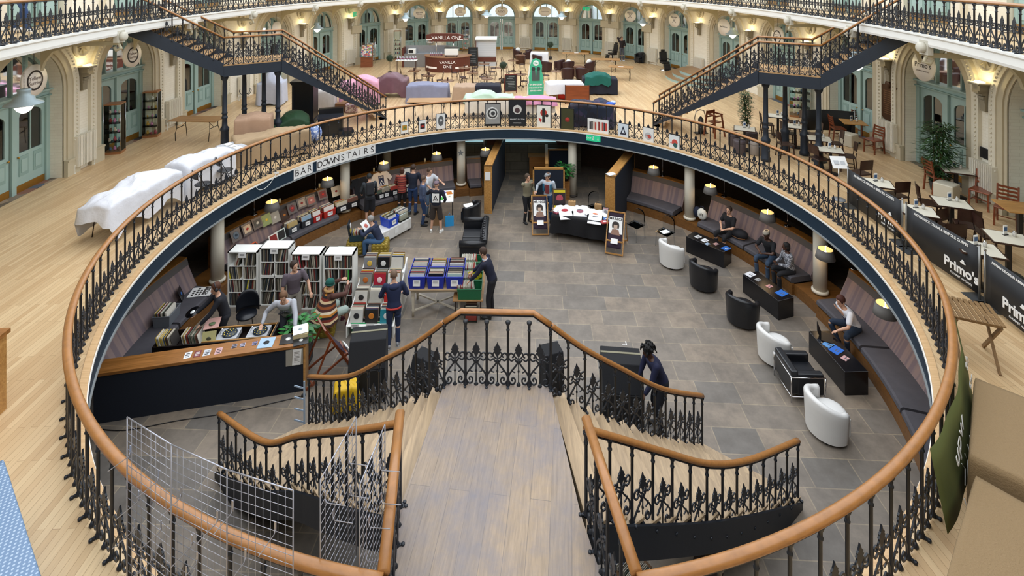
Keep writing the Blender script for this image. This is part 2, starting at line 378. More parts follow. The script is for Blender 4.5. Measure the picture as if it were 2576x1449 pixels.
def resample(path, sp):
    L = [0]
    for a, b in zip(path, path[1:]): L.append(L[-1]+(V(b.x, b.y, 0)-V(a.x, a.y, 0)).length)
    n = max(1, round(L[-1]/sp)); out = []; j = 0
    for i in range(2*n+1):
        s = L[-1]*i/(2*n)
        while j < len(L)-2 and L[j+1] < s: j += 1
        f = (s-L[j])/max(1e-9, L[j+1]-L[j]); p = path[j].lerp(path[j+1], min(1, max(0, f))); t = path[j+1]-path[j]; out.append((p, math.atan2(t.y, t.x)))
    return out
HSEC = [(math.cos(a)*1.0+(0), math.sin(a)*.72) for a in [2*PI*i/12 for i in range(12)]]
def railing(name, label, path, h=1.1, sp=.37, parent=None, cat='railing', group=None, top=None, ztread=None, keep=None, flat=False, ends=True, orn=None, hr=.054, noposts=False):
    """posts at even steps of the plan path, one cast ornament between each pair, timber handrail on top"""
    root = thing(name, label, cat, tuple(path[0]), 0, group) if parent is None else parent
    o0 = path[0] if parent is None else V(0, 0, 0)
    hp = top or [p+V(0, 0, h) for p in path]
    mb = MB(); mb.tube([p-o0 for p in hp], hr, m=0, sec=HSEC, sm=True); mb.tube([p-o0-V(0, 0, .048) for p in hp], .022, m=1, sec=[(-1.2, -.3), (1.2, -.3), (1.2, .3), (-1.2, .3)], sm=False)
    mb.build('handrail', [RAILW, IRON], root)
    if noposts: return root
    pts = resample(path, sp); key = round(h, 2)
    if key not in _pm: _pm[key] = post_mesh(h)
    P_, O_ = [], []
    for i, (p, a) in enumerate(pts):
        z = ztread(p) if ztread else p.z
        (P_ if i % 2 == 0 else O_).append((V(p.x, p.y, z), a, p.z-z))
    for lst, me, nm in ((P_, _pm[key], 'baluster'), (O_, orn or ORN, 'scroll_ornament')):
        lst.sort(key=lambda q: (q[0]-V(0, 0, 5)).length)
        if keep: lst = [q for q in lst if keep(q[0])]
        first = lst[:98]; rest = lst[98:]
        for (p, a, dz) in first:
            o = bpy.data.objects.new(nm, me); COL.objects.link(o); o.parent = root; o.location = p-o0; o.rotation_euler = (0, 0, a)
            if nm == 'baluster': o.scale = (1, 1 if not flat else -1, (h+dz)/h)
        if rest:
            mb = MB()
            for (p, a, dz) in rest:
                A = Matrix.Translation(p-o0) @ rotz(a) @ Matrix.Diagonal((1, 1, (h+dz)/h if nm == 'baluster' else 1, 1)); mb.add([A @ v.co for v in me.vertices], [tuple(f.vertices) for f in me.polygons], 0, False)
            q = mb.build(nm, IRON, root); q['kind'] = 'stuff'
    return root

# oval rail and the two short runs along the stair head
oval = [OE(T0+(T1-T0)*i/260) for i in range(261)]
def inframe(p, m=60):
    if p.y < .5: return False
    x = CX+F*p.x/p.y; return -m < x < 2576+m and CY+F*(CZ-p.z)/p.y > -90
def oflip(a): return a
railing('oval_railing', 'long oval railing of black cast scrollwork with orange timber handrail around the opening', oval[::-1], 1.1, .37)
LC, RC = OE(T1), OE(T0)           # gap corners
LN, RN = V(-1.26, 5.88, 0), V(.86, 5.80, 0)
railing('stair_railing', 'short straight railing on the left of the stair head behind the grid panels', [LC+V(0, .05, 0), LN], 1.1, .36, group='railings beside the stair head', flat=True)
railing('stair_railing', 'short straight railing on the right of the stair head', [RN, RC+V(0, .05, 0)], 1.1, .36, group='railings beside the stair head', flat=True)

# ---------------------------------------------------------------- double stair into the basement
def smooth_path(pts, k=8): return spiral(pts, k)
FR = smooth_path([V(.60, 7.58, 0), V(1.11, 7.80, -.50), V(1.8, 8.18, -1.12), V(2.6, 8.7, -1.85), V(3.56, 9.5, -2.62)])
FL = smooth_path([V(-.98, 7.64, 0), V(-1.45, 7.95, -.52), V(-2.1, 8.42, -1.15), V(-2.85, 9.0, -1.87), V(-3.9, 9.95, -2.62)])
NR = smooth_path([V(.86, 5.80, 0), V(1.36, 6.13, -.42), V(1.98, 6.54, -.95), V(2.75, 7.07, -1.60), V(3.6, 7.68, -2.12), V(4.8, 8.55, -2.62)])
NL = smooth_path([V(-1.26, 5.88, 0), V(-1.78, 6.3, -.44), V(-2.4, 6.85, -.97), V(-3.1, 7.5, -1.6), V(-3.84, 7.98, -2.12), V(-5.15, 9.08, -2.62)])
def by_frac(path, f):
    L = [0]
    for a, b in zip(path, path[1:]): L.append(L[-1]+(b-a).length)
    s = L[-1]*min(1, max(0, f)); j = 0
    while j < len(L)-2 and L[j+1] < s: j += 1
    q = (s-L[j])/(L[j+1]-L[j]); return path[j].lerp(path[j+1], q)
STEPW = wood('stair_tread_wood', '#8f7a60', '#bda380', .5, 2.0, 'Y')
stair = thing('double_staircase', 'worn timber double staircase curving down from a landing into the basement', 'staircase', (0, 6, 0))
so = V(0, 6, 0)
mb = MB(); land = [V(-1.13, 3.9, 0), V(1.13, 3.9, 0), V(1.05, 4.6, 0), V(.80, 5.80, 0), V(.60, 7.62, 0), V(-.98, 7.66, 0), V(-1.26, 5.88, 0), V(-1.08, 4.6, 0)]
mb.slab([p-so for p in land], -.06, .015); mb.build('landing', OLDW, stair)
mb = MB(); mb.slab([p-so for p in land], -.40, -.061); mb.build('landing_frame', IRON, stair)
NS = 15
for side, (Fp, Np) in (('r', (FR, NR)), ('l', (FL, NL))):
    sg = 1 if side == 'r' else -1
    for k in range(NS):
        a0, a1 = k/NS, (k+1)/NS; z = -2.62*(k+1)/NS*1.0-.0
        z = -2.75*(k+1)/(NS+1)
        f0, f1 = by_frac(Fp, a0), by_frac(Fp, a1); n0, n1 = by_frac(Np, a0), by_frac(Np, a1)
        d0 = (n0-f0); d1 = (n1-f1); e = .05
        q = [f0-d0*.03, n0+d0*.02, n1+d1*.02, f1-d1*.03]; dr = (f1-f0); dr.z = 0; dr = dr.normalized()*.03; q[2] = q[2]+dr; q[3] = q[3]+dr
        poly = [p-so for p in q]
        if side == 'l': poly = poly[::-1]
        mb = MB(); mb.slab(poly, z-.04, z, 0)
        r0 = MB(); t = mb
        aa, bb = f0-so, n0-so; zt = -2.75*k/(NS+1)-.04
        t.add([(aa.x, aa.y, z-.02), (bb.x, bb.y, z-.02), (bb.x, bb.y, zt), (aa.x, aa.y, zt)], [(0, 1, 2, 3) if side == 'r' else (3, 2, 1, 0)], 1)
        t.build('tread', [STEPW, STEPW], stair)
    for path, nm, inn in ((Np, 'stringer', 1), (Fp, 'stringer', -1)):
        mb = MB(); c = path; off = .03
        vs = []; K = 24
        for i in range(K+1):
            p = by_frac(path, i/K); z = -2.75*min(1, i/K*NS/(NS+1)+.5/(NS+1)); zz = max(BZ, z-.40)
            dd = (by_frac(Np, i/K)-by_frac(Fp, i/K)); dd.z = 0; dd = dd.normalized()*inn*.04
            for s2 in (0, 1):
                q = p+dd*(1+s2*.8)-so; vs.append((q.x, q.y, zz)); vs.append((q.x, q.y, z+.02))
        fs = []
        for i in range(K): a = i*4; b = a+4; fs += [(a, a+1, b+1, b), (a+2, b+2, b+3, a+3), (a+1, a+3, b+3, b+1), (a, b, b+2, a+2)]
        fs += [(0, 2, 3, 1), (K*4, K*4+1, K*4+3, K*4+2)]
        mb.add(vs, fs); mb.build(nm, IRON, stair)
    # soffit
    mb = MB(); K = 20
    def sof(u, v):
        z = max(BZ+.005, -2.75*min(1, u*NS/(NS+1)+.5/(NS+1))-.30); a = by_frac(Fp, u); b = by_frac(Np, u); p = a.lerp(b, v)-so; return (p.x, p.y, z)
    mb.grid(sof, K, 1, 0, False); mb.build('soffit', IRON, stair)
def tz(path):
    def f(p):
        best = min(range(61), key=lambda i: (V(by_frac(path, i/60).x, by_frac(path, i/60).y, 0)-V(p.x, p.y, 0)).length); k = int(best/60*NS-1e-6)
        return -2.75*(k+1)/(NS+1)
    return f
FEND = .95
g = 'curved railings of the basement stair'
railing('stair_railing', 'curved railing on the far side of the right stair flight', FR, .95, .285, group=g, flat=True, hr=.047)
railing('stair_railing', 'curved railing on the far side of the left stair flight', FL, .95, .285, group=g, flat=True, hr=.047)
railing('stair_railing', 'sweeping railing on the near side of the right stair flight', NR, .98, .37, group=g, flat=True, hr=.047)
railing('stair_railing', 'sweeping railing on the near side of the left stair flight', NL, .98, .37, group=g, flat=True, hr=.047)
lr = [V(-.98, 7.64, 0), V(-.73, 7.66, 0), V(.35, 7.62, 0), V(.60, 7.58, 0)]
lt = [V(-.98, 7.64, .95), V(-.73, 7.66, 1.1), V(.35, 7.62, 1.1), V(.60, 7.58, .95)]
railing('landing_railing', 'straight railing across the far end of the stair landing', lr, .99, .31, top=lt, flat=True, hr=.047)

# ---------------------------------------------------------------- camera, world, render look
cam = bpy.data.cameras.new('camera'); co = bpy.data.objects.new('camera', cam); COL.objects.link(co)
co.location = (0, 0, CZ); co.rotation_euler = (PI/2, 0, 0)
cam.sensor_width = 36; cam.lens = 36*F/2576; cam.shift_x = (1288-CX)/2576; cam.shift_y = -(724.5-CY)/2576; cam.clip_start = .05; cam.clip_end = 300
sc = bpy.context.scene; sc.camera = co
sc.view_settings.view_transform = 'Standard'; sc.view_settings.look = 'None'; sc.view_settings.gamma = 1; sc.view_settings.exposure = 0.25
w = bpy.data.worlds.new('sky'); sc.world = w; w.use_nodes = True; nt = w.node_tree; bg = nt.nodes['Background']
bg.inputs[0].default_value = (.90, .945, 1.0, 1); bg.inputs[1].default_value = 2.1
sc.cycles.max_bounces = 5; sc.cycles.diffuse_bounces = 3; sc.cycles.glossy_bounces = 2; sc.cycles.transparent_max_bounces = 40; sc.cycles.caustics_reflective = False; sc.cycles.caustics_refractive = False
# ---------------------------------------------------------------- hall walls: one bay per arch
BRICK = planks('painted_brick', hx('#efeadb'), hx('#ebe5d5'), hx('#dfd8c6'), .085, .26, 0, .004, .65, -.1, .15, vert=True)
TERR = M('tan_mouldings', '#c0b69d', .7, 0, .08, 6)
TERR2 = M('cream_mouldings', '#dbd4c1', .7, 0, .06, 6)
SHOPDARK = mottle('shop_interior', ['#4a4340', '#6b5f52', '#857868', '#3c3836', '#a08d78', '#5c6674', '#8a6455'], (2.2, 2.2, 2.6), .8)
SHOPLIT = mottle('shop_interior_lit', ['#cfc4bc', '#e7ddd8', '#b9a7a6', '#d9cfc9', '#8d7c78', '#efe9e6'], (1.4, 1.4, 1.8), .8)  # pale copy of the shop colours, its brightness painted in
GLASS = glassm('door_glass', (.70, .74, .75), .5)
GLASSC = glassm('clear_glass', (.93, .96, .95), .15)
BAYPX = [-1250, -359, 70, 322, 512, 690, 818, 935, 1052, 1157, 1262, 1372, 1483, 1590, 1702, 1828, 1965, 2140, 2350, 2648, 3250]
BAYT = [curve_t(WALL, x) for x in BAYPX]
BAY = []
for i, t in enumerate(BAYT):
    c = WALL(t); e = WALL(t+.002)-WALL(t-.002); e.normalize()       # tangent, ccw
    rx = -e                                                          # to the right as seen from inside
    BAY.append((c, math.atan2(rx.y, rx.x)))
def bay_z(i): return BAY[i]
SPR, HW = 2.72, 1.15           # spring height, half width of the opening
def arch_pts(r, hw, z0=0.0, n=20):
    """outline of a round-headed opening, from bottom left over the top to bottom right"""
    return [(-hw, z0)]+[(-hw*math.cos(PI*j/n), SPR+r*math.sin(PI*j/n)) for j in range(n+1)]+[(hw, z0)]
def shell(i):
    c, a = BAY[i]; X = TR((c.x, c.y, 0), a); I = X.inverted()
    def mid(j):
        p = (BAYT[i]+BAYT[j])/2; q = WALL(p); return I @ V(q.x, q.y, 0)
    L = mid(i-1) if i else V(-2.2, 0, 0); Rr = mid(i+1) if i < len(BAY)-1 else V(2.2, 0, 0)
    return X, L, Rr
def moulding(mb, r0, r1, y0, y1, m, z0=0.0, n=24):
    o = arch_pts(HW+r1, HW+r1, z0, n); q = arch_pts(HW+r0, HW+r0, z0, n); k = len(o); vs = []
    for (x, z) in q: vs += [(x, y0, z), (x, y1, z)]
    for (x, z) in o: vs += [(x, y0, z), (x, y1, z)]
    fs = []
    for j in range(k-1):
        a, b, c_, d = 2*j, 2*j+2, 2*k+2*j, 2*k+2*j+2
        fs += [(a+1, b+1, d+1, c_+1), (a, a+1, c_+1, c_)] if False else [(a+1, c_+1, d+1, b+1), (c_, d, d+1, c_+1), (a, a+1, b+1, b)]
    mb.add(vs, fs, m, False)
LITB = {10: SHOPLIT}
LAMP = emit('sconce_glow', (1.0, .84, .50), 5)
for i in range(len(BAY)):
    HW = 1.27 if i <= 4 or i >= 17 else 1.15
    X, L, Rr = shell(i); n = 24; sp = 4.62
    zone = 'left' if BAYPX[i] < 900 else 'right' if BAYPX[i] > 1640 else 'far'
    # wall sheet with the arched hole (local frame: +X right, -Y towards the hall, because the hall lies on the left of +X)
    mb = MB(X); A = arch_pts(HW, HW, 0, n); hall = -1.0
    vs = []; fs = []
    for x, z in A: vs += [(x, 0, z), (x, 0, sp), (x, .55, z)]
    for j in range(1, len(A)-2): fs.append((3*j, 3*j+3, 3*j+4, 3*j+1))
    for j in range(len(A)-1): fs.append((3*j, 3*j+2, 3*j+5, 3*j+3))
    mb.add(vs, fs, 0); k = len(A)
    mb.add([(L.x, L.y, 0), (-HW, 0, 0), (-HW, 0, sp), (L.x, L.y, sp)], [(0, 1, 2, 3)]); mb.add([(HW, 0, 0), (Rr.x, Rr.y, 0), (Rr.x, Rr.y, sp), (HW, 0, sp)], [(0, 1, 2, 3)])
    mb.add([(L.x, L.y, 4.62), (0, 0, 4.62), (0, 0, 9.5), (L.x, L.y, 9.5)], [(0, 1, 2, 3)]); mb.add([(0, 0, 4.62), (Rr.x, Rr.y, 4.62), (Rr.x, Rr.y, 9.5), (0, 0, 9.5)], [(0, 1, 2, 3)])
    struct(mb.build('wall_'+zone, BRICK), 'cream painted brick wall between the arched shop doors')
    # mouldings
    mb = MB(X); wd = min(abs(L.x), Rr.x)-HW
    w1 = min(.54, wd-.12)
    moulding(mb, .0, .10, -.02, -.05, 0); moulding(mb, .10, w1*.55, 0, -.09, 0); moulding(mb, w1*.55, w1, 0, -.13, 1)
    r = HW+w1*.8; m = int(PI*r/.11)
    for j in range(m+1):
        q = PI*j/m; mb.ball((-r*math.cos(q), -.14, SPR+r*math.sin(q)), (.032, .03, .032), 5, 3, 1)
    for j in range(18):
        for sx in (-1, 1): mb.ball((sx*r, -.14, .55+j*.12), (.03, .03, .035), 5, 3, 1)
    for sx in (-1, 1):
        mb.box((sx*(HW+w1/2), -.08, .22), (w1, .16, .44), 0); mb.box((sx*(HW+w1/2+.02), -.09, .47), (w1+.04, .19, .06), 0)
        if zone == 'far': mb.box((sx*(HW+w1/2+.1), -.10, SPR-.28), (w1+.32, .24, .5), 0)
    struct(mb.build('trim_arch', [TERR, TERR2]), 'moulded stone surround of an arched shop door')
    # door joinery
    y = .42; mb = MB(X); F_ = HW
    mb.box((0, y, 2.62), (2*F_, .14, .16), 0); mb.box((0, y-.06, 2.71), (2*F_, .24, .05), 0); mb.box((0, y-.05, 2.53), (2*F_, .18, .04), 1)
    for sx in (-1, 0, 1): mb.box((sx*(F_-.07), y-.02, 1.27), (.14, .14, 2.54), 0)
    moulding(mb, -.09, 0, y-.05, y-.06, 0, 2.6)
    for sx in (-.5, 0, .5): hh = math.sqrt(max(0, F_*F_-(sx*F_)**2)); mb.box((sx*F_*.8, y, SPR+hh/2), (.05, .06, hh), 0)
    fr = struct(mb.build('door_%d' % (i+1), [TEAL, TEALD]), 'pale teal double door with a fanlight under a round arch')
    wl = F_-.21
    for sx in (-1, 1):
        cx = sx*(F_)/2; mb = MB(X); hw = wl/2+.0
        # leaf built around a glazed opening with a segmental head
        g0, g1, gw = 1.12, 2.28, hw-.13
        mb.box((cx, y, .61), (2*hw, .05, .98), 0); mb.box((cx-hw+.065, y, 1.80), (.13, .05, 1.42), 0); mb.box((cx+hw-.065, y, 1.80), (.13, .05, 1.42), 0)
        top = [(-gw, 2.5), (gw, 2.5)]+[(gw*math.cos(PI*q/8), 2.1+.2*math.sin(PI*q/8)) for q in range(9)]
        mb.prism(top, .05, 0, Matrix.Translation(V(cx, y, 0)))
        mb.box((cx, y, 1.70), (.035, .05, 1.2), 0)
        for q in (-1, 1):
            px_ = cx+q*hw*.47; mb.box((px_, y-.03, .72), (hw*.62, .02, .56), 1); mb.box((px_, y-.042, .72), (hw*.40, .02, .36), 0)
        leaf = mb.build('door_leaf', [TEAL, TEALD], fr)
        mb = MB(X); mb.box((cx, y-.03, .10), (2*hw, .02, .20)); mb.build('kick_plate', M('brass_plate', '#a0732e', .45, .6, .1, 9), leaf)
        mb = MB(X); mb.box((cx, y+.01, 1.70), (2*gw+.02, .008, 1.22)); mb.build('pane', GLASS, leaf)
        mb = MB(X); mb.ball((cx-sx*(hw-.06), y-.07, 1.0), .028, 8, 6); mb.cyl((cx-sx*(hw-.06), y-.02, 1.0), (cx-sx*(hw-.06), y-.06, 1.0), .012, n=6); mb.build('door_knob', BRASS, leaf)
    mb = MB(X); mb.prism([(x, z) for x, z in arch_pts(F_-.02, F_-.02, 2.7, 20)], .008, 0, Matrix.Translation(V(0, y+.03, 0))); mb.build('fanlight', GLASS, fr)
    # room behind
    mb = MB(X); bt = 2.3 if 8 <= i <= 15 else 3.95; bk = 2.4
    mb.add([(-1.6, bk, 0), (1.6, bk, 0), (1.6, bk, bt), (-1.6, bk, bt)], [(3, 2, 1, 0)])
    mb.add([(-1.6, .56, 0), (-1.6, bk, 0), (-1.6, bk, 3.95), (-1.6, .56, 3.95)], [(3, 2, 1, 0)]); mb.add([(1.6, .56, 0), (1.6, bk, 0), (1.6, bk, 3.95), (1.6, .56, 3.95)], [(0, 1, 2, 3)])
    mb.add([(-1.6, .1, .001), (1.6, .1, .001), (1.6, bk, .001), (-1.6, bk, .001)], [(0, 1, 2, 3)]); mb.add([(-1.6, .5, 3.95), (1.6, .5, 3.95), (1.6, bk, 3.95), (-1.6, bk, 3.95)], [(3, 2, 1, 0)])
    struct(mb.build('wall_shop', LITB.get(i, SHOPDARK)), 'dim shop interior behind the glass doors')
    if 2 <= i <= 19:
        l = bpy.data.lights.new('shop_fill_light', 'POINT'); l.energy = 55; l.color = (1, .92, .8); l.shadow_soft_size = .2; o = bpy.data.objects.new('shop_fill_light', l); COL.objects.link(o); o.location = X @ V(0, 1.4, 3.3)  # fill light added in each shop to lift the dark door glass
    # upper gallery doors
    if 2 <= i <= 19:
        mb = MB(X); mb.box((0, -.05, 6.2), (1.9, .12, 3.0), 0); 
        for sx in (-1, 1):
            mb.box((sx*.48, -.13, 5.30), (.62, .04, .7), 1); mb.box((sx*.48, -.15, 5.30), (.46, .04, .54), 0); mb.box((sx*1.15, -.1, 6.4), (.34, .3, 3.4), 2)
            mb.box((sx*.48, -.12, 4.82), (.8, .03, .2), 3)
        mb.box((sx*0, -.12, 6.2), (.05, .05, 3.0), 1)
        struct(mb.build('door_upper', [TEAL, TEALD, TERR2, M('kick_wood', '#8a6a3c', .5)]), 'pale teal gallery door seen behind the balcony railing')

mb = MB(); ta, tb = (BAYT[-1]), (BAYT[0]); ta, tb = max(ta, tb), min(ta, tb)+2*PI
mb.grid(lambda u, v: WALL(ta+.06+(tb-ta-.12)*u, 0, 9.5*v), 40, 1, 0, False); struct(mb.build('wall_near', BRICK), 'cream wall of the near end of the hall')
# ---------------------------------------------------------------- things on the piers
BULB = emit('warm_bulb', (1.0, .72, .35), 14)
def sconce():
    t = thing('wall_sconce', 'x', 'wall light')
    mb = MB(); mb.box((0, -.20, .0), (.34, .34, .05)); mb.box((0, -.16, -.10), (.26, .28, .16))
    mb.prism([(-.11, -.18), (.11, -.18), (.09, -.72), (-.09, -.72)], .14, 0, Matrix.Translation(V(0, -.07, 0)))
    for k in range(5): mb.box((0, -.12+.02*k, -.26-.10*k), (.22-.02*k, .22-.035*k, .07))
    mb.box((0, -.20, -.20), (.22, .24, .06)); mb.build('corbel', M('corbel_stone', '#8f8672', .8, 0, .1, 8), t)
    mb = MB(); mb.box((0, -.20, .035), (.42, .36, .03)); mb.build('tray', CREAM, t)
    mb = MB(); mb.box((0, -.20, .065), (.26, .08, .03)); mb.build('lamp_tube', LAMP, t); return t
def medallion():
    t = thing('star_medallion', 'x', 'medallion'); mb = MB()
    A = Matrix.Rotation(PI/2, 4, 'X')
    mb.X = A; mb.lathe([(.0, .0), (.34, .0), (.34, .05), (.28, .07), (.26, .03), (.0, .03)], n=24); mb.X = Matrix(); mb.build('roundel', TERR2, t)
    mb = MB(); pts = [(math.cos(PI*k/8)*(.22 if k % 2 == 0 else .07), math.sin(PI*k/8)*(.22 if k % 2 == 0 else .07)) for k in range(16)]
    mb.prism(pts, .03, 0, Matrix.Translation(V(0, -.055, 0))); mb.build('star', TERR, t); return t
def radiator(n=13, h=.95):
    t = thing('radiator', 'x', 'radiator'); mb = MB(); w = .062
    for k in range(n):
        x = (k-(n-1)/2)*w; mb.box((x, 0, .18+h/2), (.034, .17, h))
    mb.tube([(-n*w/2, 0, .24), (n*w/2, 0, .24)], .03, 6); mb.tube([(-n*w/2, 0, .08+h), (n*w/2, 0, .08+h)], .03, 6)
    mb.build('fins', M('radiator_cream', '#e4dfd0', .5, 0, .03, 5), t, bev=.006)
    mb = MB(); mb.box((0, .03, .18+h/2), (n*w-.03, .02, h-.12)); mb.build('gap_shade', M('radiator_shade', '#8d8674', .7), t)  # dark sheet behind the fins, paints the shade of the gaps
    for sx in (-1, 1):
        mb = MB(); mb.cyl((sx*n*w/2, 0, 0), (sx*n*w/2, 0, .26), .016, n=8); mb.lathe([(.03, 0), (.03, .02), (.0, .02)], (sx*n*w/2, 0, 0), n=8); mb.build('pipe', WHITEP, t)
    return t
SC, MD, RD = sconce(), medallion(), radiator(); used = [0, 0, 0]
def put(proto, k, loc, rz, label, group):
    if used[k] == 0: used[k] = 1; at(proto, loc, rz); proto['label'] = label; proto['group'] = group; return proto
    return dup(proto, loc, rz, label, group)
def pier(i):
    """pier between bay i and i+1: point on the wall and heading"""
    t = (BAYT[i]+BAYT[i+1])/2; c = WALL(t); e = WALL(t+.002)-WALL(t-.002); return c, math.atan2(-e.y, -e.x)
def away(c, a, d, z=0.0):        # d metres out from the wall into the hall
    return V(c.x+math.sin(a)*d, c.y-math.cos(a)*d, z)
PNAME = {2: 'between the two yellow circle signs', 3: 'right of the second circle sign on the left wall', 4: 'behind the left iron staircase', 5: 'left of the green exit sign arch', 6: 'right of the green exit sign arch on the left', 7: 'left of the coffee bar sign', 8: 'behind the coffee bar', 9: 'left of the sign reading HIVE', 10: 'right of the sign reading HIVE', 11: 'left of the arch with the green exit sign at the far end', 12: 'beside the man on the phone', 13: 'between the two crossed-razor signs', 14: 'left of the gift shop sign', 15: 'right of the gift shop sign', 16: 'behind the right iron staircase', 17: 'beside the bronze plaque', 18: 'right of the Primos sign'}
for i in range(2, 19):
    c, a = pier(i)
    put(SC, 0, away(c, a, .0, 3.22), a, 'lit corbel lamp '+PNAME[i], 'wall sconces'); put(MD, 1, away(c, a, .02, 3.86), a, 'star medallion '+PNAME[i], 'star medallions')
    if i not in (6, 8, 16, 14) or 1:
        q = away(c, a, .12, 0)
        if i in (3, 4, 17, 18, 6, 10, 11, 12, 13, 14, 9, 2): put(RD, 2, q, a, 'cream radiator '+PNAME[i], 'wall radiators')
    l = bpy.data.lights.new('sconce_light', 'POINT'); l.energy = 24; l.color = (1, .80, .40); l.shadow_soft_size = .12
    o = bpy.data.objects.new('sconce_light', l); COL.objects.link(o); o.location = away(c, a, .30, 3.25)

# ---------------------------------------------------------------- balcony
mb = MB(); t0, t1 = -PI/2, 3*PI/2; n = 220
def bal(u, v):
    t = t0+(t1-t0)*u; a = BALC(t, .0); b = WALL(t, .1)
    return a.lerp(b, v)
mb.grid(lambda u, v: bal(u, v)+V(0, 0, 4.68), n, 3, 0, False); struct(mb.build('floor_balcony', FLOORW), 'timber walkway floor of the upper balcony')
mb = MB(); mb.grid(lambda u, v: bal(u, v)+V(0, 0, 4.50), n, 3, 0, False); struct(mb.build('ceiling_balcony', CREAM), 'cream underside of the balcony')
mb = MB(); sec = [(0.02, 4.42), (-.03, 4.42), (-.05, 4.48), (-.05, 4.62), (-.09, 4.66), (-.09, 4.70), (.04, 4.70)]
vs = []; fs = []
for i in range(n+1):
    t = t0+(t1-t0)*i/n; vs += [BALC(t, a, b) for a, b in sec]
q = len(sec)
for i in range(n):
    for j in range(q-1): a = i*q+j; fs.append((a, a+1, a+q+1, a+q))
mb.add(vs, fs); struct(mb.build('trim_balcony', WHITEP), 'white fascia of the balcony')
bp = [BALC(t0+(t1-t0)*i/400, .06, 4.70) for i in range(401)]
def vis(p): 
    return p.y > 1 and -80 < CX+F*p.x/p.y < 2660 and CY+F*(CZ-p.z)/p.y > -12
railing('balcony_railing', 'black scrollwork balcony railing with orange timber handrail', bp, .87, .37, keep=vis, orn=ORNF, hr=.05)
# consoles with round bosses, one per bay
mb = MB(); mb.X = Matrix.Rotation(PI/2, 4, 'X'); mb.lathe([(0, .0), (.13, .0), (.13, .10), (.09, .14), (.0, .14)], n=16); mb.X = Matrix(); mb.v = [(x, y-.05, z+.12) for x, y, z in mb.v]
mb.box((0, .0, .12), (.34, .12, .34)); bossm = mb
def console():
    t = thing('balcony_bracket', 'x', 'bracket'); bossm.build('boss', M('bracket_grey', '#c4c0b2', .6), t)
    mb = MB(); L = 2.0
    mb.prism([(0, .0), (L, .0), (L, -.8), (L*.96, -.55), (L*.85, -.26), (L*.6, -.12), (.0, -.10)], .11, 0, Matrix.Translation(V(0, 0, -.02)) @ rotz(PI/2))
    mb.tube([(0, 0, -.12), (0, -.05, -.22), (0, .08, -.28), (0, .13, -.18)], .045, 6, 0, up=(1, 0, 0)); mb.build('cast_arm', M('bracket_tan', '#bdb498', .6), t)
    return t
CN = console(); 
for i in range(2, 20):
    t = BAYT[i]; p = BALC(curve_t(BALC, BAYPX[i]+(12 if BAYPX[i] > 1288 else -12)*0), 0, 4.40)
    c, a = BAY[i]
    t = min([x*.005 for x in range(-120, 760)], key=lambda q: (BALC(q)-c).length); p = BALC(t, 0, 4.27)
    lab = 'grey cast balcony bracket with round boss, over the %s arch from the left' % ORD[i-2]
    if i == 2: at(CN, p, a); CN['label'] = lab; CN['group'] = 'balcony brackets'
    else: dup(CN, p, a, lab, 'balcony brackets')

# ---------------------------------------------------------------- round shop signs
SIGNW = M('sign_white', '#f6f2ee', .5, 0, .02, 3)
INK = M('sign_ink', '#2a2424', .6, 0, .05, 5); INKL = M('sign_ink_light', '#8b7d78', .6, 0, .05, 5)
def arch_sign(i, lines, label, rad=.42, oval=1.0, ring=False, down=.0, extra=None, z=3.22, out=.16, px=None):
    rad *= 1.18 if 5 < i < 17 else 1
    c, a = BAY[i]; p = away(c, a, out, z-down); t = thing('hanging_sign', label, 'sign', p, a, 'round shop signs')
    mb = MB(); mb.X = Matrix.Rotation(PI/2, 4, 'X'); mb.lathe([(0, -.03), (rad, -.03), (rad, .03), (0, .03)], n=32, sx=oval); mb.build('disc', SIGNW, t)
    if ring:
        mb = MB(); k = 40; r0, r1 = rad*.52, rad*.64; vs = []
        for j in range(k): q = 2*PI*j/k; vs += [(math.cos(q)*r0, -.034, math.sin(q)*r0), (math.cos(q)*r1, -.034, math.sin(q)*r1)]
        mb.add(vs, [(2*j, 2*((j+1) % k), 2*((j+1) % k)+1, 2*j+1) for j in range(k)]); mb.build('ring', INK, t)
    for s, sz, dz, mt in lines: text(s, sz, mt, UPR((0, -.035, dz)), t, ext=.002)
    if extra: extra(t)
    mb = MB(); mb.cyl((0, 0, rad), (0, 0, rad+.45), .008, n=5); mb.build('hanger', IRON, t); return t
def razors(t):
    mb = MB()
    for s in (-1, 1): mb.bar((-.13*s, -.036, -.13), (.13*s, -.036, .13), .022, .004, up=(0, 1, 0)); mb.ball((.13*s, -.036, -.13), (.03, .004, .03), 8, 4)
    mb.build('crossed_razors', INK, t)
def rule(t):
    mb = MB(); mb.bar((-.22, -.036, -.13), (.22, -.036, -.13), .012, .004, up=(0, 1, 0)); mb.build('rule', INKL, t)
def marks(t):
    mb = MB(); [mb.box((0, -.035, .09-.08*k), (.34-.1*(k % 2), .004, .025)) for k in range(3)]; mb.build('faint_marks', INKL, t)
arch_sign(2, [('Yellow', .15, .05, INKL), ('Sunrise', .14, -.08, INKL)], 'white disc sign Yellow Sunrise with dark ring, nearest on the left wall', .44, ring=True, z=3.2, out=.16)
arch_sign(3, [('Yellow', .14, .05, INKL), ('Sunrise', .13, -.08, INKL)], 'white disc sign Yellow Sunrise with dark ring, over the glass display cabinets', .44, ring=True, z=3.28, out=.16)
arch_sign(5, [], 'blank pale disc sign in the arch behind the left staircase', .38)
arch_sign(8, [('Bead Hive', .15, .05, INK), ('Bead Shop', .09, -.10, INKL)], 'oval cream sign in script over the shop left of the coffee bar', .34, 1.3)
arch_sign(9, [], 'oval pale sign in the arch above the coffee bar sign', .32, 1.25, extra=marks)
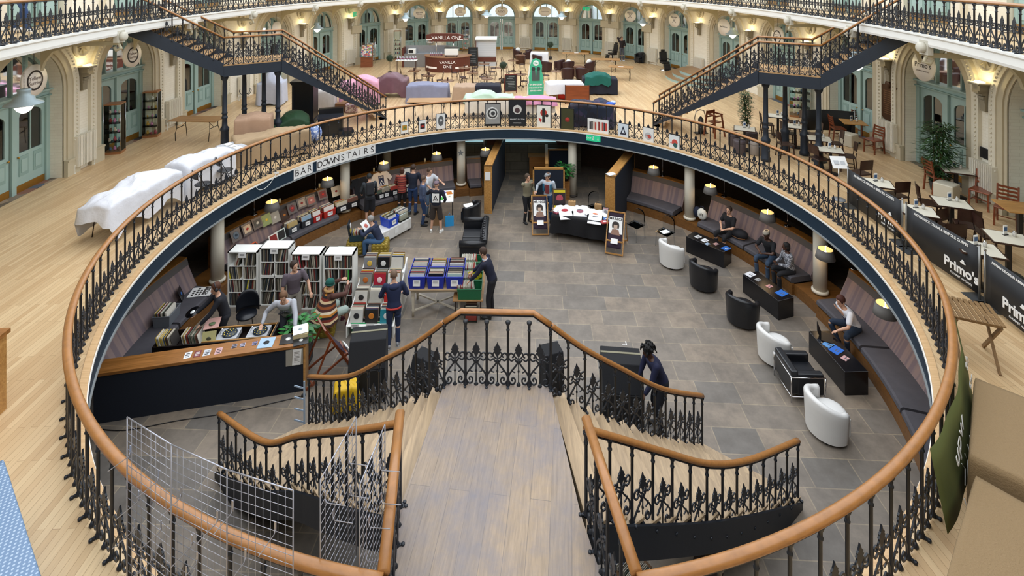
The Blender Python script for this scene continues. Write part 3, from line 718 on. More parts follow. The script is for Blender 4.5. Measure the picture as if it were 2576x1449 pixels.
arch_sign(10, [('HIVE', .27, -.02, M('gold_ink', '#6e5a36', .5)), ('THE', .07, .18, INKL)], 'oval sign reading HIVE', .34, 1.3, extra=rule)
arch_sign(11, [('Candy Candy', .12, 0, INKL)], 'oval cream sign with thin script right of the sign reading HIVE', .33, 1.35)
arch_sign(13, [('KING KOBY', .10, .20, INK)], 'oval sign with crossed razors beside the hanging pendant', .36, 1.2, extra=razors)
arch_sign(14, [('KING KOBY', .10, .20, INK)], 'oval sign with crossed razors over the barber chair', .38, 1.15, extra=razors)
arch_sign(15, [('TheGiftCloset', .12, .02, INK)], 'oval sign reading TheGiftCloset', .40, 1.12)
arch_sign(16, [], 'round sign with a pale border in the arch behind the right staircase', .40, ring=True, extra=marks)
def hat(t):
    mb = MB(); mb.ball((0, -.037, .27), (.05, .012, .05), 10, 6); mb.build('lamp_spot', BLK, t)
arch_sign(18, [("Primo's", .23, .02, INK), ("GOURMET HOTDOGS", .055, -.16, INKL)], "large round white sign reading Primo's", .46, 1.0, extra=hat, z=3.35, out=.3)

# ---------------------------------------------------------------- pendants under the balcony
PEND = M('pendant_grey_blue', '#a0b2b9', .45, .2, .05, 5); GLOBE = emit('pendant_globe', (1.0, .96, .88), 2.2)
def pendant():
    t = thing('pendant_lamp', 'x', 'pendant lamp'); mb = MB()
    mb.lathe([(.0, .36), (.13, .36), (.14, .33), (.12, .30), (.12, .22), (.20, .17), (.21, .10), (.36, .02), (.37, 0), (.34, -.01), (.19, .02), (.0, .02)], n=24); mb.build('metal_hood', PEND, t)
    mb = MB(); mb.lathe([(.19, .0), (.18, -.06), (.13, -.15), (.05, -.21), (0, -.22)], n=20); mb.build('glass_globe', GLOBE, t)
    mb = MB()
    for k in range(24): mb.tube([(0, 0, .36+k*.035), (0, 0, .36+k*.035+.028)], .008, 5)
    mb.build('chain', IRON, t); return t
PD = None
for j, (px_, py_, d, lab) in enumerate([(60, 262, 12.2, 'nearest, in front of the first circle sign on the left wall'), (798, 72, 30, 'left of the far green exit sign'), (1020, 46, 35, 'left of the oval script sign by the coffee bar'), (1224, 38, 37, 'left of the sign reading HIVE'), (1413, 42, 37, 'right of the sign with thin script'), (1617, 58, 34, 'right of the first crossed-razor sign'), (1843, 86, 27.5, 'beside the gift shop sign'), (2155, 160, 15.6, 'half hidden behind the top of the right staircase')]):
    z = CZ-(py_-CY)*d/F; loc = V((px_-CX)/F*d, d, z); lab = 'hooded pendant lamp, '+lab
    if PD is None: PD = pendant(); at(PD, loc); PD['label'] = lab; PD['group'] = 'hall pendants'
    else: dup(PD, loc, 0, lab, 'hall pendants')
# ---------------------------------------------------------------- iron staircases up to the balcony
TRW = wood('iron_stair_tread', '#9c7a52', '#c49f72', .5, 2.0, 'X')
def iron_stair(name, label, top_o, top_i, land, bot_o, bot_i, cols, ztop=4.68, zl=3.02):
    """quads: upper flight from the balcony to the landing, landing polygon, lower flight to the hall floor.
    *_o / *_i are (start, end) plan points of the outer (camera) side and the inner side"""
    t = thing(name, label, 'staircase', (land[0][0], land[0][1], 0)); o = V(land[0][0], land[0][1], 0)
    def flight(A, B_, z0, z1, n, grp):
        a0, a1 = V(*A[0], 0), V(*A[1], 0); b0, b1 = V(*B_[0], 0), V(*B_[1], 0); dz = (z1-z0)/n
        for k in range(n):
            p = [a0.lerp(a1, k/n), a0.lerp(a1, (k+1.15)/n), b0.lerp(b1, (k+1.15)/n), b0.lerp(b1, k/n)]; z = z0+dz*(k+1)-(dz if False else 0)
            p = [q-o for q in p]
            if (p[1]-p[0]).cross(p[2]-p[1]).z < 0: p = p[::-1]
            mb = MB(); mb.slab(p, z-.045, z); mb.build('tread', TRW, t)
        for (s0, s1) in ((a0, a1), (b0, b1)):
            mb = MB(); x = s0-o; y = s1-o; nn = (y-x).normalized().cross(V(0, 0, 1))*.03
            zz = [(x, z0+.02), (y, z1+.02)]; vs = []
            for sg in (-1, 1): vs += [(x.x+nn.x*sg, x.y+nn.y*sg, z0-.44), (y.x+nn.x*sg, y.y+nn.y*sg, max(0, z1-.40)), (y.x+nn.x*sg, y.y+nn.y*sg, z1+.06), (x.x+nn.x*sg, x.y+nn.y*sg, z0+.02)]
            mb.add(vs, [(0, 1, 2, 3), (7, 6, 5, 4), (0, 4, 5, 1), (1, 5, 6, 2), (2, 6, 7, 3), (3, 7, 4, 0)]); mb.build('stringer', IRONN, t)
            railing_in(t, [V(s0.x, s0.y, z0), V(s1.x, s1.y, z1)], dz, n)
    def railing_in(t, path, dz, n):
        rp = [p-o for p in path]; railing('x', '', rp, .95, (path[1].xy-path[0].xy).length/n*1.0 if n else .36, parent=t, flat=True, orn=ORNS, hr=.045)
    flight(top_o, top_i, ztop, zl, 9, 0)
    mb = MB(); pl = [V(*p, 0)-o for p in land]
    if (pl[1]-pl[0]).cross(pl[2]-pl[1]).z < 0: pl = pl[::-1]
    mb.slab(pl, zl-.05, zl); mb.build('landing', TRW, t); mb = MB(); mb.slab(pl, zl-.42, zl-.051); mb.build('landing_frame', IRONN, t)
    railing_in(t, [V(*land[0], zl), V(*land[1], zl)], 0, 6); railing_in(t, [V(*land[3], zl), V(*land[2], zl)], 0, 6)
    flight(bot_o, bot_i, zl, .0, 16, 0)
    for c in cols:
        mb = MB(); mb.lathe([(.155, 0), (.155, .10), (.13, .14), (.125, .60), (.145, .66), (.145, .72), (.09, .80), (.08, 1.05), (.10, 1.08), (.10, 1.12), (.08, 1.15), (.08, 1.22), (.10, 1.25), (.08, 1.29), (.07, 2.40), (.11, 2.46), (.14, zl-.42)], (c[0]-o.x, c[1]-o.y, 0), n=14); mb.build('column', IRONN, t)
    return t
ORNS = orn_mesh(.12, .60, 2)
def W(px, d): return ((px-CX)/F*d, d)
ZL = 3.02
# left: landing corners in plan (camera side first)
LA, LB, LC_, LD = (-9.95, 17.8), (-8.4, 18.85), (-9.0, 20.3), (-10.5, 19.5)
iron_stair('iron_staircase', 'black cast iron staircase with timber rails on the left of the hall', ((-12.1, 16.2), LA), ((-12.9, 18.0), LD), [LA, LB, LC_, LD],
           (LB, (-5.3, 21.9)), (LC_, (-6.0, 23.3)), [(-10.1, 18.15), (-8.6, 19.0), (-9.6, 20.0), (-10.0, 19.3)])
RA, RB, RC_, RD_ = (9.55, 15.75), (8.1, 16.7), (8.75, 18.1), (10.2, 17.3)
iron_stair('iron_staircase', 'black cast iron staircase with timber rails on the right of the hall', ((11.2, 14.4), RA), ((12.1, 15.9), RD_), [RA, RB, RC_, RD_],
           (RB, (5.85, 20.9)), (RC_, (6.5, 22.3)), [(9.75, 16.2), (8.45, 16.95), (9.6, 17.9), (10.05, 17.5)])
# ---------------------------------------------------------------- basement shell
def OP(t, off, z): return OE(t, off, z)
def ang(p): return math.atan2((p.y-12.5)/8.33, p.x/8.05)
mb = MB(); t0, t1 = -1.45, PI+1.45
mb.grid(lambda u, v: OE(t0+(t1-t0)*u, 3.6, BZ+v*(2.30)), 120, 1, 0, True)
struct(mb.build('wall_basement', wood('dark_brown_panel', '#2a190b', '#3d2712', .6, 2)), 'dark brown panelling behind the basement benches')
STW = planks('rough_stone_wall', hx('#6c6555'), hx('#524e46'), hx('#3c382f'), .38, .8, 0, .01, .8, -.5, .6, vert=True)
mb = MB(); mb.X = Matrix.Translation(V(0, 23.2, 0)) @ Matrix.Rotation(PI/2, 4, 'X'); mb.add([(-2.4, BZ, 0), (3.2, BZ, 0), (3.2, -.4, 0), (-2.4, -.4, 0)], [(0, 1, 2, 3)])
o = mb.build('wall_back', STW); struct(o, 'rough stone back wall at the end of the basement aisle')
mb = MB()
for k, (x0, x1) in enumerate([(-2.2, -1.2), (-.35, 2.05)]):
    mb.box(((x0+x1)/2, 23.08, -1.05), (x1-x0, .06, .62))
struct(mb.build('window_back', emit('blue_window_light', (.42, .70, .78), .55)), 'pale blue backlit window strip above the stone wall')
for x in (-.78, 2.35): mb = MB(); mb.box((x, 23.0, -1.0), (.5, .12, .9)); struct(mb.build('trim_panel', wood('red_brown_panel', '#4a2410', '#6b3820', .5, 2)), 'red-brown timber panel beside the lit strip')
# columns
COLM = M('column_cream', '#d4cdbd', .55, 0, .04, 4)
colpos = [(547, 14.35), (868, 18.65), (1160, 21.0), (1440, 20.7), (1735, 18.05), (2063, 13.85), (974, 22.3), (1213, 23.0)]
cn = ['behind the leftmost record shelf', 'beside the bench of record crates', 'with a grey star near its top', 'behind the potted plant and the merchandise table', 'left of the bag on the bench', 'behind the seated couple', 'dim, in the background behind the pinned letters sign', 'x']
for k, (px_, d) in enumerate(colpos[:7]):
    x = (px_-CX)/F*d; bz = BZ if k in (3, 6) else -2.42
    t = thing('support_column', 'round cream column, '+cn[k], 'column', (x, d, bz), 0, 'basement columns'); h = -.46-bz
    mb = MB(); mb.lathe([(.17, 0), (.17, h)], n=20); mb.build('shaft', COLM, t)
    mb = MB(); mb.lathe([(.21, 0), (.21, .06), (.17, .08)], n=20); mb.build('base_ring', M('ring_dark', '#3a332b', .6) if k == 3 else COLM, t)
    if k == 2:
        mb = MB(); mb.prism([(math.sin(PI*q/5)*(.14 if q % 2 == 0 else .055), h-.62+math.cos(PI*q/5)*(.14 if q % 2 == 0 else .055)) for q in range(10)], .02, 0, Matrix.Translation(V(.0, -.168, 0))); mb.build('star', M('star_grey', '#7d7f80', .6), t)
# benches: curved segments following the opening
FAB = stripes('bench_back_fabric', '#6f6166', '#85726f', 3, 1.0)
SEATF = M('bench_seat_velvet', '#4c4a50', .85, 0, .28, 4, bump=.1); BANDF = M('bench_top_band', '#54504f', .9, 0, .1, 6)
def bench(a0, a1, label, n=None):
    c = (a0+a1)/2; o = OE(c, .3, BZ); t = thing('curved_bench', label, 'bench', o, 0, 'curved upholstered benches'); n = n or max(6, int(abs(a1-a0)*28))
    def sweep(sec, nm, mats, ms=None, b0=a0, b1=a1, uv=False):
        mb = MB(); q = len(sec); vs = []; fs = []
        for i in range(n+1): vs += [OE(b0+(b1-b0)*i/n, a, z)-o for a, z in sec]
        for i in range(n):
            for j in range(q): a = i*q+j; b = i*q+(j+1) % q; fs.append((a, b, b+q, a+q))
        mb.add(vs, fs, 0, False); mb.add(vs[:q], [tuple(range(q))], 0); mb.add(vs[-q:], [tuple(reversed(range(q)))], 0)
        ob = mb.build(nm, mats, t)
        if uv:
            me = ob.data; L = me.uv_layers.new(name='uv')
            for lp in me.loops: p = me.vertices[lp.vertex_index].co+o; L.data[lp.index].uv = (math.atan2(p.y-12.5, p.x)*60, p.z)
        return ob
    sweep([(-.06, BZ), (.70, BZ), (.70, BZ+.30), (-.06, BZ+.30)], 'plinth', wood('bench_plinth_wood', '#5f3d18', '#80562a', .45, 2))
    m = max(1, round(abs(a1-a0)*8.2/1.5)); 
    for k in range(m):
        e = .004; sweep([(-.04, BZ+.31), (-.08, BZ+.36), (-.07, BZ+.44), (-.03, BZ+.47), (.62, BZ+.47), (.62, BZ+.31)], 'seat_cushion', SEATF, None, a0+(a1-a0)*k/m+e, a0+(a1-a0)*(k+1)/m-e)
    sweep([(.56, BZ+.47), (.82, BZ+1.0), (.90, BZ+1.0), (.90, BZ+.31), (.62, BZ+.31)], 'backrest', FAB, uv=True)
    sweep([(.81, BZ+1.0), (.86, BZ+1.17), (.90, BZ+1.17), (.90, BZ+1.0)], 'backrest_band', BANDF)
    sweep([(.86, BZ+1.0), (.86, BZ+1.20), (1.12, BZ+1.20), (1.12, BZ), (.91, BZ)], 'wood_ledge', wood('bench_ledge_wood', '#6a4217', '#94652c', .45, 2)); return t
ct = [ang(V((a-CX)/F*d, d, 0)) for a, d in colpos[:6]]
g = .055
def pxang(px, off=0): return curve_t(lambda t: OE(t, off), px)
bench(-.52, ct[5]-g, 'grey striped curved bench with the man on a laptop, lower right'); bench(ct[5]+g, ct[4]-g, 'long grey striped curved bench behind the two front black tables'); bench(ct[4]+g, pxang(1565, .2), 'short grey striped bench right of the navy screen')
bench(pxang(1212, .2), ct[2]-g*.6, 'short grey bench between the star column and the oak screen'); bench(ct[2]+g*.6, ct[1]-g, 'curved bench behind the shoppers, holding record crates and tshirts'); bench(ct[1]+g, ct[0]-g, 'long curved bench lined with record crates and pinned sleeves'); bench(ct[0]+g, PI+.19, 'curved grey bench behind the deejay on the left')
mb = MB(); n = 140; vs = []; fs = []
for i in range(n+1):
    t = -.52+(PI+.70)*i/n; vs += [OE(t, a, z) for a, z in ((.02, BZ), (.02, BZ+.30), (1.1, BZ+.30))]
for i in range(n):
    if pxang(1225) > -.52+(PI+.70)*i/n > pxang(1555): continue
    for j in range(2): a = i*3+j; fs.append((a, a+1, a+4, a+3))
mb.add(vs, fs); struct(mb.build('trim_plinth', wood('bench_plinth_wood', '#5f3d18', '#80562a')), 'brown timber plinth under the benches')
# oak-edged navy screens
NAVYF = M('navy_felt', '#141d2c', .9, 0, .15, 20)
def screen(name, a, b, th, h, label, sheet=None):
    a = V(*a, BZ); b = V(*b, BZ); L = (b-a).length; rz = math.atan2((b-a).y, (b-a).x); t = thing(name, label, 'screen', a, rz)
    mb = MB(); mb.box((L/2, 0, h-.03), (L, th, .06)); mb.box((.03, 0, h/2), (.06, th, h)); mb.box((L-.03, 0, h/2), (.06, th, h)); mb.build('oak_edge', OAKL, t, bev=.005)
    mb = MB(); mb.box((L/2, 0, (h-.07)/2), (L-.12, th-.02, h-.07)); mb.build('felt_panel', NAVYF, t); return t
s1 = screen('partition_screen', (-.82, 19.1), (-.35, 22.9), .30, 1.80, 'tall navy screen with oak edges left of the stone aisle')
s2 = screen('partition_screen', (3.5, 17.95), (4.85, 20.6), .34, 1.86, 'tall navy screen with oak edges right of the merchandise table')
s3 = screen('partition_screen', (.88, 19.9), (2.12, 19.9), .12, 1.42, 'navy screen with thin oak frame behind the two talking men')
s4 = screen('partition_screen', (1.45, 20.2), (1.60, 22.6), .12, 1.45, 'navy screen edge on behind the talking men'); s5 = screen('partition_screen', (1.62, 22.0), (2.55, 22.0), .10, 1.45, 'navy screen at the back beside the aisle')
mb = MB(); mb.box((0, 0, 0), (.012, .20, .30)); t = tag(mb.build('notice', PAPER), 'white notice pinned to the end of the tall oak-edged screen', 'notice'); t.location = (-.87, 19.09, BZ+1.35); t.rotation_euler = (0, 0, 1.45); t.rotation_euler = (0, 0, PI/2-.12-PI/2)
t.location = (-.83, 19.085, BZ+1.4); t.rotation_euler = (0, 0, PI/2+.0)
mb = MB(); mb.box((0, 0, 0), (.30, .22, .02)); t = tag(mb.build('paper_pad', PAPER), 'white papers lying on top of the right tall oak-edged screen', 'papers'); t.location = (3.56, 18.08, BZ+1.875); t.rotation_euler = (0, 0, .5)
mb = MB(); mb.box((0, 0, .45), (.7, .45, .9)); mb.box((0, 0, .92), (.8, .5, .04)); t = tag(mb.build('lectern_desk', [OAK]), 'small oak desk standing against the stone back wall', 'desk'); t.location = (1.2, 22.7, BZ)

# arching lamps with grey shades, fixed to the ledge
SHADE = M('lamp_shade_grey', '#75726f', .8, 0, .05, 5); SHI = M('shade_lining', '#cdb894', .7, 0, .05, 4)
def arc_lamp():
    t = thing('arc_lamp', 'x', 'lamp'); mb = MB(); mb.lathe([(.10, 0), (.10, .015), (.02, .03)], n=14); mb.cyl((0, 0, 0), (0, 0, 1.0), .012, n=6); mb.build('pole', CHROME, t)
    mb = MB(); mb.tube(spiral([(0, 0, .98), (0, -.12, 1.02), (0, -.5, .86), (0, -.78, .62)], 5), .006, 5); mb.build('arm', CHROME, t)
    mb = MB(); mb.lathe([(.23, .0), (.175, .24)], (0, -.8, .32), n=24, cap=False); sh = mb.build('lamp_shade', SHADE, t, solid=.006)
    mb = MB(); mb.lathe([(.222, .005), (.17, .235)], (0, -.8, .32), n=24, cap=False); mb.build('lining', SHI, sh)
    mb = MB(); mb.ball((0, -.8, .44), .05, 10, 6); mb.tube([(0, -.8, .49), (0, -.8, .64)], .01, 5); mb.build('bulb', BULB, t); return t
AL = arc_lamp(); first = True
LAMPS = [(694, 507, 16.6, 'above the open record crates'), (831, 459, 18.3, 'above the black record bins'), (970, 407, 20.3, 'left of the pinned white tshirt'), (1101, 387, 21.8, 'left of the star column'), (1222, 381, 22.2, 'behind the oak screen end'), (1639, 434, 19.4, 'over the short bench right of the screen'), (1779, 477, 17.1, 'above the bag on the bench'), (1919, 545, 14.9, 'above the man in black'), (2060, 637, 12.9, 'in front of the column behind the couple'), (2204, 776, 10.9, 'nearest, above the man on the laptop')]
for px_, py_, d, lab in LAMPS:
    # lamp shade centre lies on this sight line; the pole stands on the ledge outward of it
    q = V((px_-CX)/F*d, d, 0); tt = ang(q); out = (OE(tt, 1)-OE(tt, 0)).normalized(); zc = CZ-(py_-CY)*d/F; q = q
    for it in range(12):      # slide along the sight line until the shade hangs .05 m outside the seat front
        e = OE(ang(q), .02); k = (V(q.x, q.y, 0)-V(0, 12.5, 0)).length-(e-V(0, 12.5, 0)).length
        d += -.35*k*(1 if q.y > 0 else 1) if abs(k) > .02 else 0; q = V((px_-CX)/F*d, d, 0)
    out = (OE(ang(q), 1)-OE(ang(q), 0)).normalized(); zc = CZ-(py_-CY)*d/F
    base = V(q.x, q.y, 0)+out*.98; rz = math.atan2(out.y, out.x)-PI/2; bz = BZ+1.205
    sc_ = 1.0
    lab = 'arching lamp with grey drum shade, '+lab
    if first: o = at(AL, (base.x, base.y, bz), rz); o['label'] = lab; o['group'] = 'arching bench lamps'; first = False
    else: dup(AL, (base.x, base.y, bz), rz, lab, 'arching bench lamps')
    l = bpy.data.lights.new('bench_lamp_light', 'POINT'); l.energy = 3.6; l.color = (1, .74, .45); l.shadow_soft_size = .03
    o = bpy.data.objects.new('bench_lamp_light', l); COL.objects.link(o); o.location = (q.x, q.y, bz+.355)

# ---------------------------------------------------------------- people
from mathutils import noise as NZ
SKIN = {'light': M('skin_light', '#c69a80', .55, 0, .05, 8), 'mid': M('skin_mid', '#9a6a4a', .55, 0, .05, 8), 'dark': M('skin_dark', '#4a2e20', .5, 0, .05, 8)}
EYE = M('eye_dark', '#1c1614', .3); LIP = M('lip', '#8a4a40', .5)
def remesh(o, vox, it=3):
    m = o.modifiers.new('blend', 'REMESH'); m.mode = 'VOXEL'; m.voxel_size = vox; m.use_smooth_shade = True
    s = o.modifiers.new('smooth', 'SMOOTH'); s.factor = .5; s.iterations = it; return o
def ik(a, b, l1, l2, pole):
    a = Vector(a); b = Vector(b); d = b-a; L = min(d.length, (l1+l2)*.995); u = d.normalized(); x = (l1*l1-l2*l2+L*L)/(2*L); h = math.sqrt(max(0, l1*l1-x*x))
    p = Vector(pole); p = (p-u*p.dot(u)); p = p.normalized() if p.length > 1e-4 else Vector((0, 1, 0)); return a+u*x+p*h, a+u*L
def limb(mb, pts, rs, sub=4):
    P_ = spiral(pts, sub); n = len(P_); r = [rs[min(int(i/sub), len(rs)-2)]+(rs[min(int(i/sub)+1, len(rs)-1)]-rs[min(int(i/sub), len(rs)-2)])*((i % sub)/sub if i < n-1 else 1) for i in range(n)]
    mb.tube(P_, r, 10); mb.ball(P_[0], r[0], 10, 6); mb.ball(P_[-1], r[-1], 10, 6)
def person(label, loc, rz=0, hip=(0, 0, .95), lean=.03, side=0.0, hands=((-.27, -.06, .86), (.27, -.06, .86)), feet=((-.10, 0), (.11, -.02)), sh=1.0, head=(0, 0), hairc='#3b2a1e', hair='short', top='#3c4558', sleeve='long', pants='#2f3748', plen='long', shoe='#1b1b1c', skin='light', hat=None, extra=None, fat=1.0, topmat=None, footz=(.07, .07), poles=((-.5, .6, -.2), (.5, .6, -.2)), kpole=((-.1, -1, .2), (.1, -1, .2)), name='person', group=None, female=False, nohead=False, toe=None, long=0):
    t = thing(name, label, 'person', loc, rz, group); t.scale = (sh, sh, sh); sk = SKIN[skin]; hp = Vector(hip)
    Rl = Matrix.Translation(hp) @ Matrix.Rotation(side, 4, 'Y') @ Matrix.Rotation(lean, 4, 'X')      # torso frame: up axis leaning towards -Y
    T_ = lambda x, y, z: (Rl @ Vector((x*fat, y*fat, z)))
    bend = lean*.35
    def S(z): return T_(0, -bend*z*z*.8, z)
    sw = .175 if female else .195
    shl = [T_(sg*sw, -bend*.18, .47) for sg in (-1, 1)]
    body = MB(); topm = MB(); pan = MB()
    def torso(mb, g, z0, z1, neck=True):
        st = [(-.08, .150, .105), (.0, .158, .112), (.13, .138, .100), (.26, .155, .112), (.38, .180, .118), (.46, .175, .095), (.505, .11, .075), (.54, .062, .062)]
        st = [q for q in st if z0-.001 <= q[0] <= z1+.001]; k = 18; vs = []
        for z, a, b in st:
            c = S(z)
            for j in range(k): q = 2*PI*j/k; vs.append(c+(Rl.to_3x3() @ Vector((math.cos(q)*(a+g)*fat, math.sin(q)*(b+g)*fat, 0))))
        n = len(st); fs = [(i*k+j, i*k+(j+1) % k, (i+1)*k+(j+1) % k, (i+1)*k+j) for i in range(n-1) for j in range(k)]
        fs += [tuple(reversed(range(k))), tuple(range((n-1)*k, n*k))]; mb.add(vs, fs, 0, True)
    torso(body, -.012, -.08, .54); torso(topm, .012 if not long else .02, 0 if not long else -.08, .505)
    if long: topm.tube([S(.0), S(-.1)+Vector((0, 0, -.0)), hp+Vector((0, 0, -long))], [.15, .165, .175+long*.1], 16, sec=[(math.cos(q*PI/8)*1.05, math.sin(q*PI/8)*.78) for q in range(16)])
    # head
    neck = S(.54); hc = S(.55)+Vector((0, -.02-.10*math.sin(lean*.5), .125 if lean < .6 else .10)); hy, hpit = head
    HM = Matrix.Translation(hc) @ Matrix.Rotation(hy, 4, 'Z') @ Matrix.Rotation(hpit+lean*.3, 4, 'X')
    limb(body, [S(.50), neck.lerp(hc, .3), hc+Vector((0, .01, -.04))], [.06, .052, .05])
    H3 = lambda x, y, z: HM @ Vector((x, y, z))
    body.ball(H3(0, .01, .02), (.078, .098, .10), 14, 10, X=HM.to_3x3().to_4x4()); body.ball(H3(0, -.025, -.045), (.058, .066, .068), 12, 8, X=HM.to_3x3().to_4x4())
    body.prism([(-.014, -.03), (.014, -.03), (.006, .025), (-.006, .025)], .05, 0, HM @ Matrix.Translation(Vector((0, -.085, -.01))) @ Matrix.Rotation(-.25, 4, 'X')); body.ball(H3(0, -.075, -.09), .026, 8, 6)
    for sg in (-1, 1): body.ball(H3(sg*.08, .012, -.01), (.014, .022, .032), 8, 6, X=HM.to_3x3().to_4x4())
    # arms and hands
    for i, sg in ((0, -1), (1, 1)):
        hd = hands[i]; el, wr = ik(shl[i], hd, .285, .25, poles[i]); fore = (wr-el).normalized()
        limb(body, [shl[i], shl[i].lerp(el, .5), el, el.lerp(wr, .45), wr], [.050*fat, .044*fat, .038, .036, .025])
        n1 = fore.cross(Vector((sg, 0, .3))); n1 = n1.normalized() if n1.length > .1 else Vector((0, 0, 1)); side_ = n1.cross(fore).normalized()
        pc = wr+fore*.055; body.ball(pc, (.036, .020, .050), 10, 6, X=Matrix((side_, n1, fore)).transposed().to_4x4())
        for f_ in range(4):
            b0 = wr+fore*.085+side_*(.026-.0175*f_); ln = (.062, .072, .068, .052)[f_]; curl = n1*-.35
            p1 = b0+(fore+curl*.5).normalized()*ln*.5; p2 = p1+(fore+curl*2.2).normalized()*ln*.5; body.tube([b0-fore*.02, b0, p1, p2], [.0105, .0105, .0095, .008], 6)
        th = wr+fore*.03+side_*.028; body.tube([wr+fore*.02+side_*.01, th, th+(side_*.6+fore).normalized()*.035, th+(side_*.3+fore-n1*.3).normalized()*.06], [.013, .013, .011, .009], 6)
        if sleeve != 'none':
            e = {'long': 1.0, 'short': .0}[sleeve]
            if e: limb(topm, [shl[i]+Vector((0, 0, -.005)), shl[i].lerp(el, .5), el, el.lerp(wr, .5), wr-fore*.02], [.074*fat, .062, .055, .05, .042])
            else: limb(topm, [shl[i]+Vector((0, 0, -.005)), shl[i].lerp(el, .35), shl[i].lerp(el, .68)], [.070*fat, .066*fat, .064*fat])
        else: topm.ball(shl[i]-Vector((sg*.02, 0, 0)), .06, 10, 6)
    # legs
    for i, sg in ((0, -1), (1, 1)):
        hj = hp+Vector((sg*.088*fat, 0, -.02)); an = Vector((feet[i][0], feet[i][1], footz[i])); kn, an = ik(hj, an, .44, .43, kpole[i])
        limb(body, [hj, hj.lerp(kn, .5), kn, kn.lerp(an, .35), an], [.078*fat, .068*fat, .050, .050, .034])
        fd = Vector(toe[i] if toe else (sg*.25, -1, 0)); fd.z = 0; fd.normalize()
        b = MB(); A = Matrix((fd, Vector((-fd.y, fd.x, 0)), Vector((0, 0, 1)))).transposed().to_4x4(); c = Vector((an.x, an.y, an.z-.02))
        b.ball(c+fd*.065-Vector((0, 0, .012)), (.135, .048, .040), 12, 8, X=A); b.ball(c-fd*.02+Vector((0, 0, .012)), (.06, .042, .055), 10, 6, X=A); b.box(c+fd*.055-Vector((0, 0, .045)), (.25, .085, .018), 0, math.atan2(fd.y, fd.x))
        remesh(b.build('shoe', C(shoe, .5), t), .012, 2)
        full = [hj, hj.lerp(kn, .5), kn, kn.lerp(an, .5), kn.lerp(an, .93)]; rr = [.098*fat, .084*fat, .066, .060, .058]
        if plen == 'shorts': full = [hj, hj.lerp(kn, .5), hj.lerp(kn, 1.02)]; rr = [.10*fat, .098*fat, .098]
        limb(pan, full, rr)
    torso(pan, .006, -.08, .13)
    remesh(body.build('body', sk, t), .0085, 2); remesh(topm.build('jacket' if sleeve == 'long' else 'tshirt', topmat or C(top, .85, bump=.1), t), .014, 4); remesh(pan.build('trousers' if plen == 'long' else 'shorts', C(pants, .85, bump=.1), t), .014, 4)
    if nohead: return t
    # hair, eyes, mouth
    hm = C(hairc, .75, var=.3, scale=40)
    if hair in ('short', 'crop', 'bob'):
        b = MB(); g = .010 if hair == 'short' else .004
        b.ball(H3(0, .022, .036), (.083+g, .098+g, .096+g), 14, 10, X=HM.to_3x3().to_4x4()); 
        if hair == 'bob': b.ball(H3(0, .045, -.02), (.092, .07, .10), 12, 8, X=HM.to_3x3().to_4x4())
        # cut the cap away from the face
        I = HM.inverted(); nv = []
        for v in b.v:
            q = I @ Vector(v)
            if q.y < -.045 and q.z < .075: q.y = -.045+(q.y+.045)*.12
            if q.z < -.05 and hair != 'bob': q.z = -.05
            nv.append(tuple(HM @ q))
        b.v = nv; b.build('hair', hm, t)
    if hair == 'dreads':
        b = MB(); rr = random.Random(3); b.ball(H3(0, .02, .03), (.10, .11, .11), 12, 8)
        for k in range(44):
            a = rr.uniform(0, 2*PI); e = rr.uniform(-.1, 1.2); d = Vector((math.cos(a)*math.cos(e), math.sin(a)*math.cos(e)+.2, math.sin(e))).normalized(); p = H3(0, .02, .03)+d*.09; b.tube([p, p+d*.05+Vector((0, 0, -.01)), p+d*.07+Vector((0, .01, -.07))], [.014, .015, .010], 5)
        b.build('dreadlocks', hm, t)
    for sg in (-1, 1):
        b = MB(); b.ball(H3(sg*.030, -.078, .012), (.011, .008, .007), 8, 6); b.build('eye', EYE, t)
    b = MB(); b.ball(H3(0, -.092, -.058), (.022, .006, .006), 8, 5); b.build('mouth', LIP, t)
    if hat: hat(t, HM)
    if extra: extra(t, dict(S=S, T=T_, H=H3, HM=HM, hp=hp, sh=shl, Rl=Rl))
    return t
def flatcap(col, brim=True):
    def f(t, HM):
        b = MB(HM); b.ball((0, .005, .075), (.095, .125, .055), 14, 8); 
        if brim: b.ball((0, -.10, .055), (.06, .05, .012), 12, 6)
        b.build('cap', C(col, .8), t)
    return f
def beanie(col):
    def f(t, HM):
        b = MB(HM); b.ball((0, .03, .055), (.10, .115, .095), 16, 10); b.tube([(math.cos(a)*.096, .02+math.sin(a)*.108, .01) for a in [2*PI*k/20 for k in range(20)]], .014, 6, closed=True); b.build('beanie', C(col, .95, bump=.5), t)
    return f
def place(p, dz=0.0): return (p.x, p.y, p.z+dz)
# ---------------------------------------------------------------- furniture kits (built once at the origin, then copied)
DKW = wood('dark_cafe_wood', '#2a1712', '#3f261d', .4, 2); REDW = wood('red_brown_wood', '#5e2a12', '#8a4524', .35, 2, coat=.3); BENT = M('bentwood_metal', '#3a2018', .45, .2, .1, 8)
TOPW = M('cream_laminate', '#dcd8c8', .4, 0, .03, 5)
class Kit:
    def __init__(s, make): s.make = make; s.p = None
    def __call__(s, loc, rz, label, group=None, scale=None):
        if s.p is None:
            s.p = s.make(); o = at(s.p, loc, rz); o['label'] = label
            if group: o['group'] = group
            if scale: o.scale = (scale,)*3 if not isinstance(scale, tuple) else scale
            return o
        o = dup(s.p, loc, rz, label, group, None); o.scale = (1, 1, 1) if not scale else ((scale,)*3 if not isinstance(scale, tuple) else scale)
        if not group and 'group' in o: del o['group']
        return o
def part(t, name, mat, fn, bev=0, sub=0, X=None, solid=0):
    mb = MB(X); fn(mb); return mb.build(name, mat, t, bev, sub, solid)
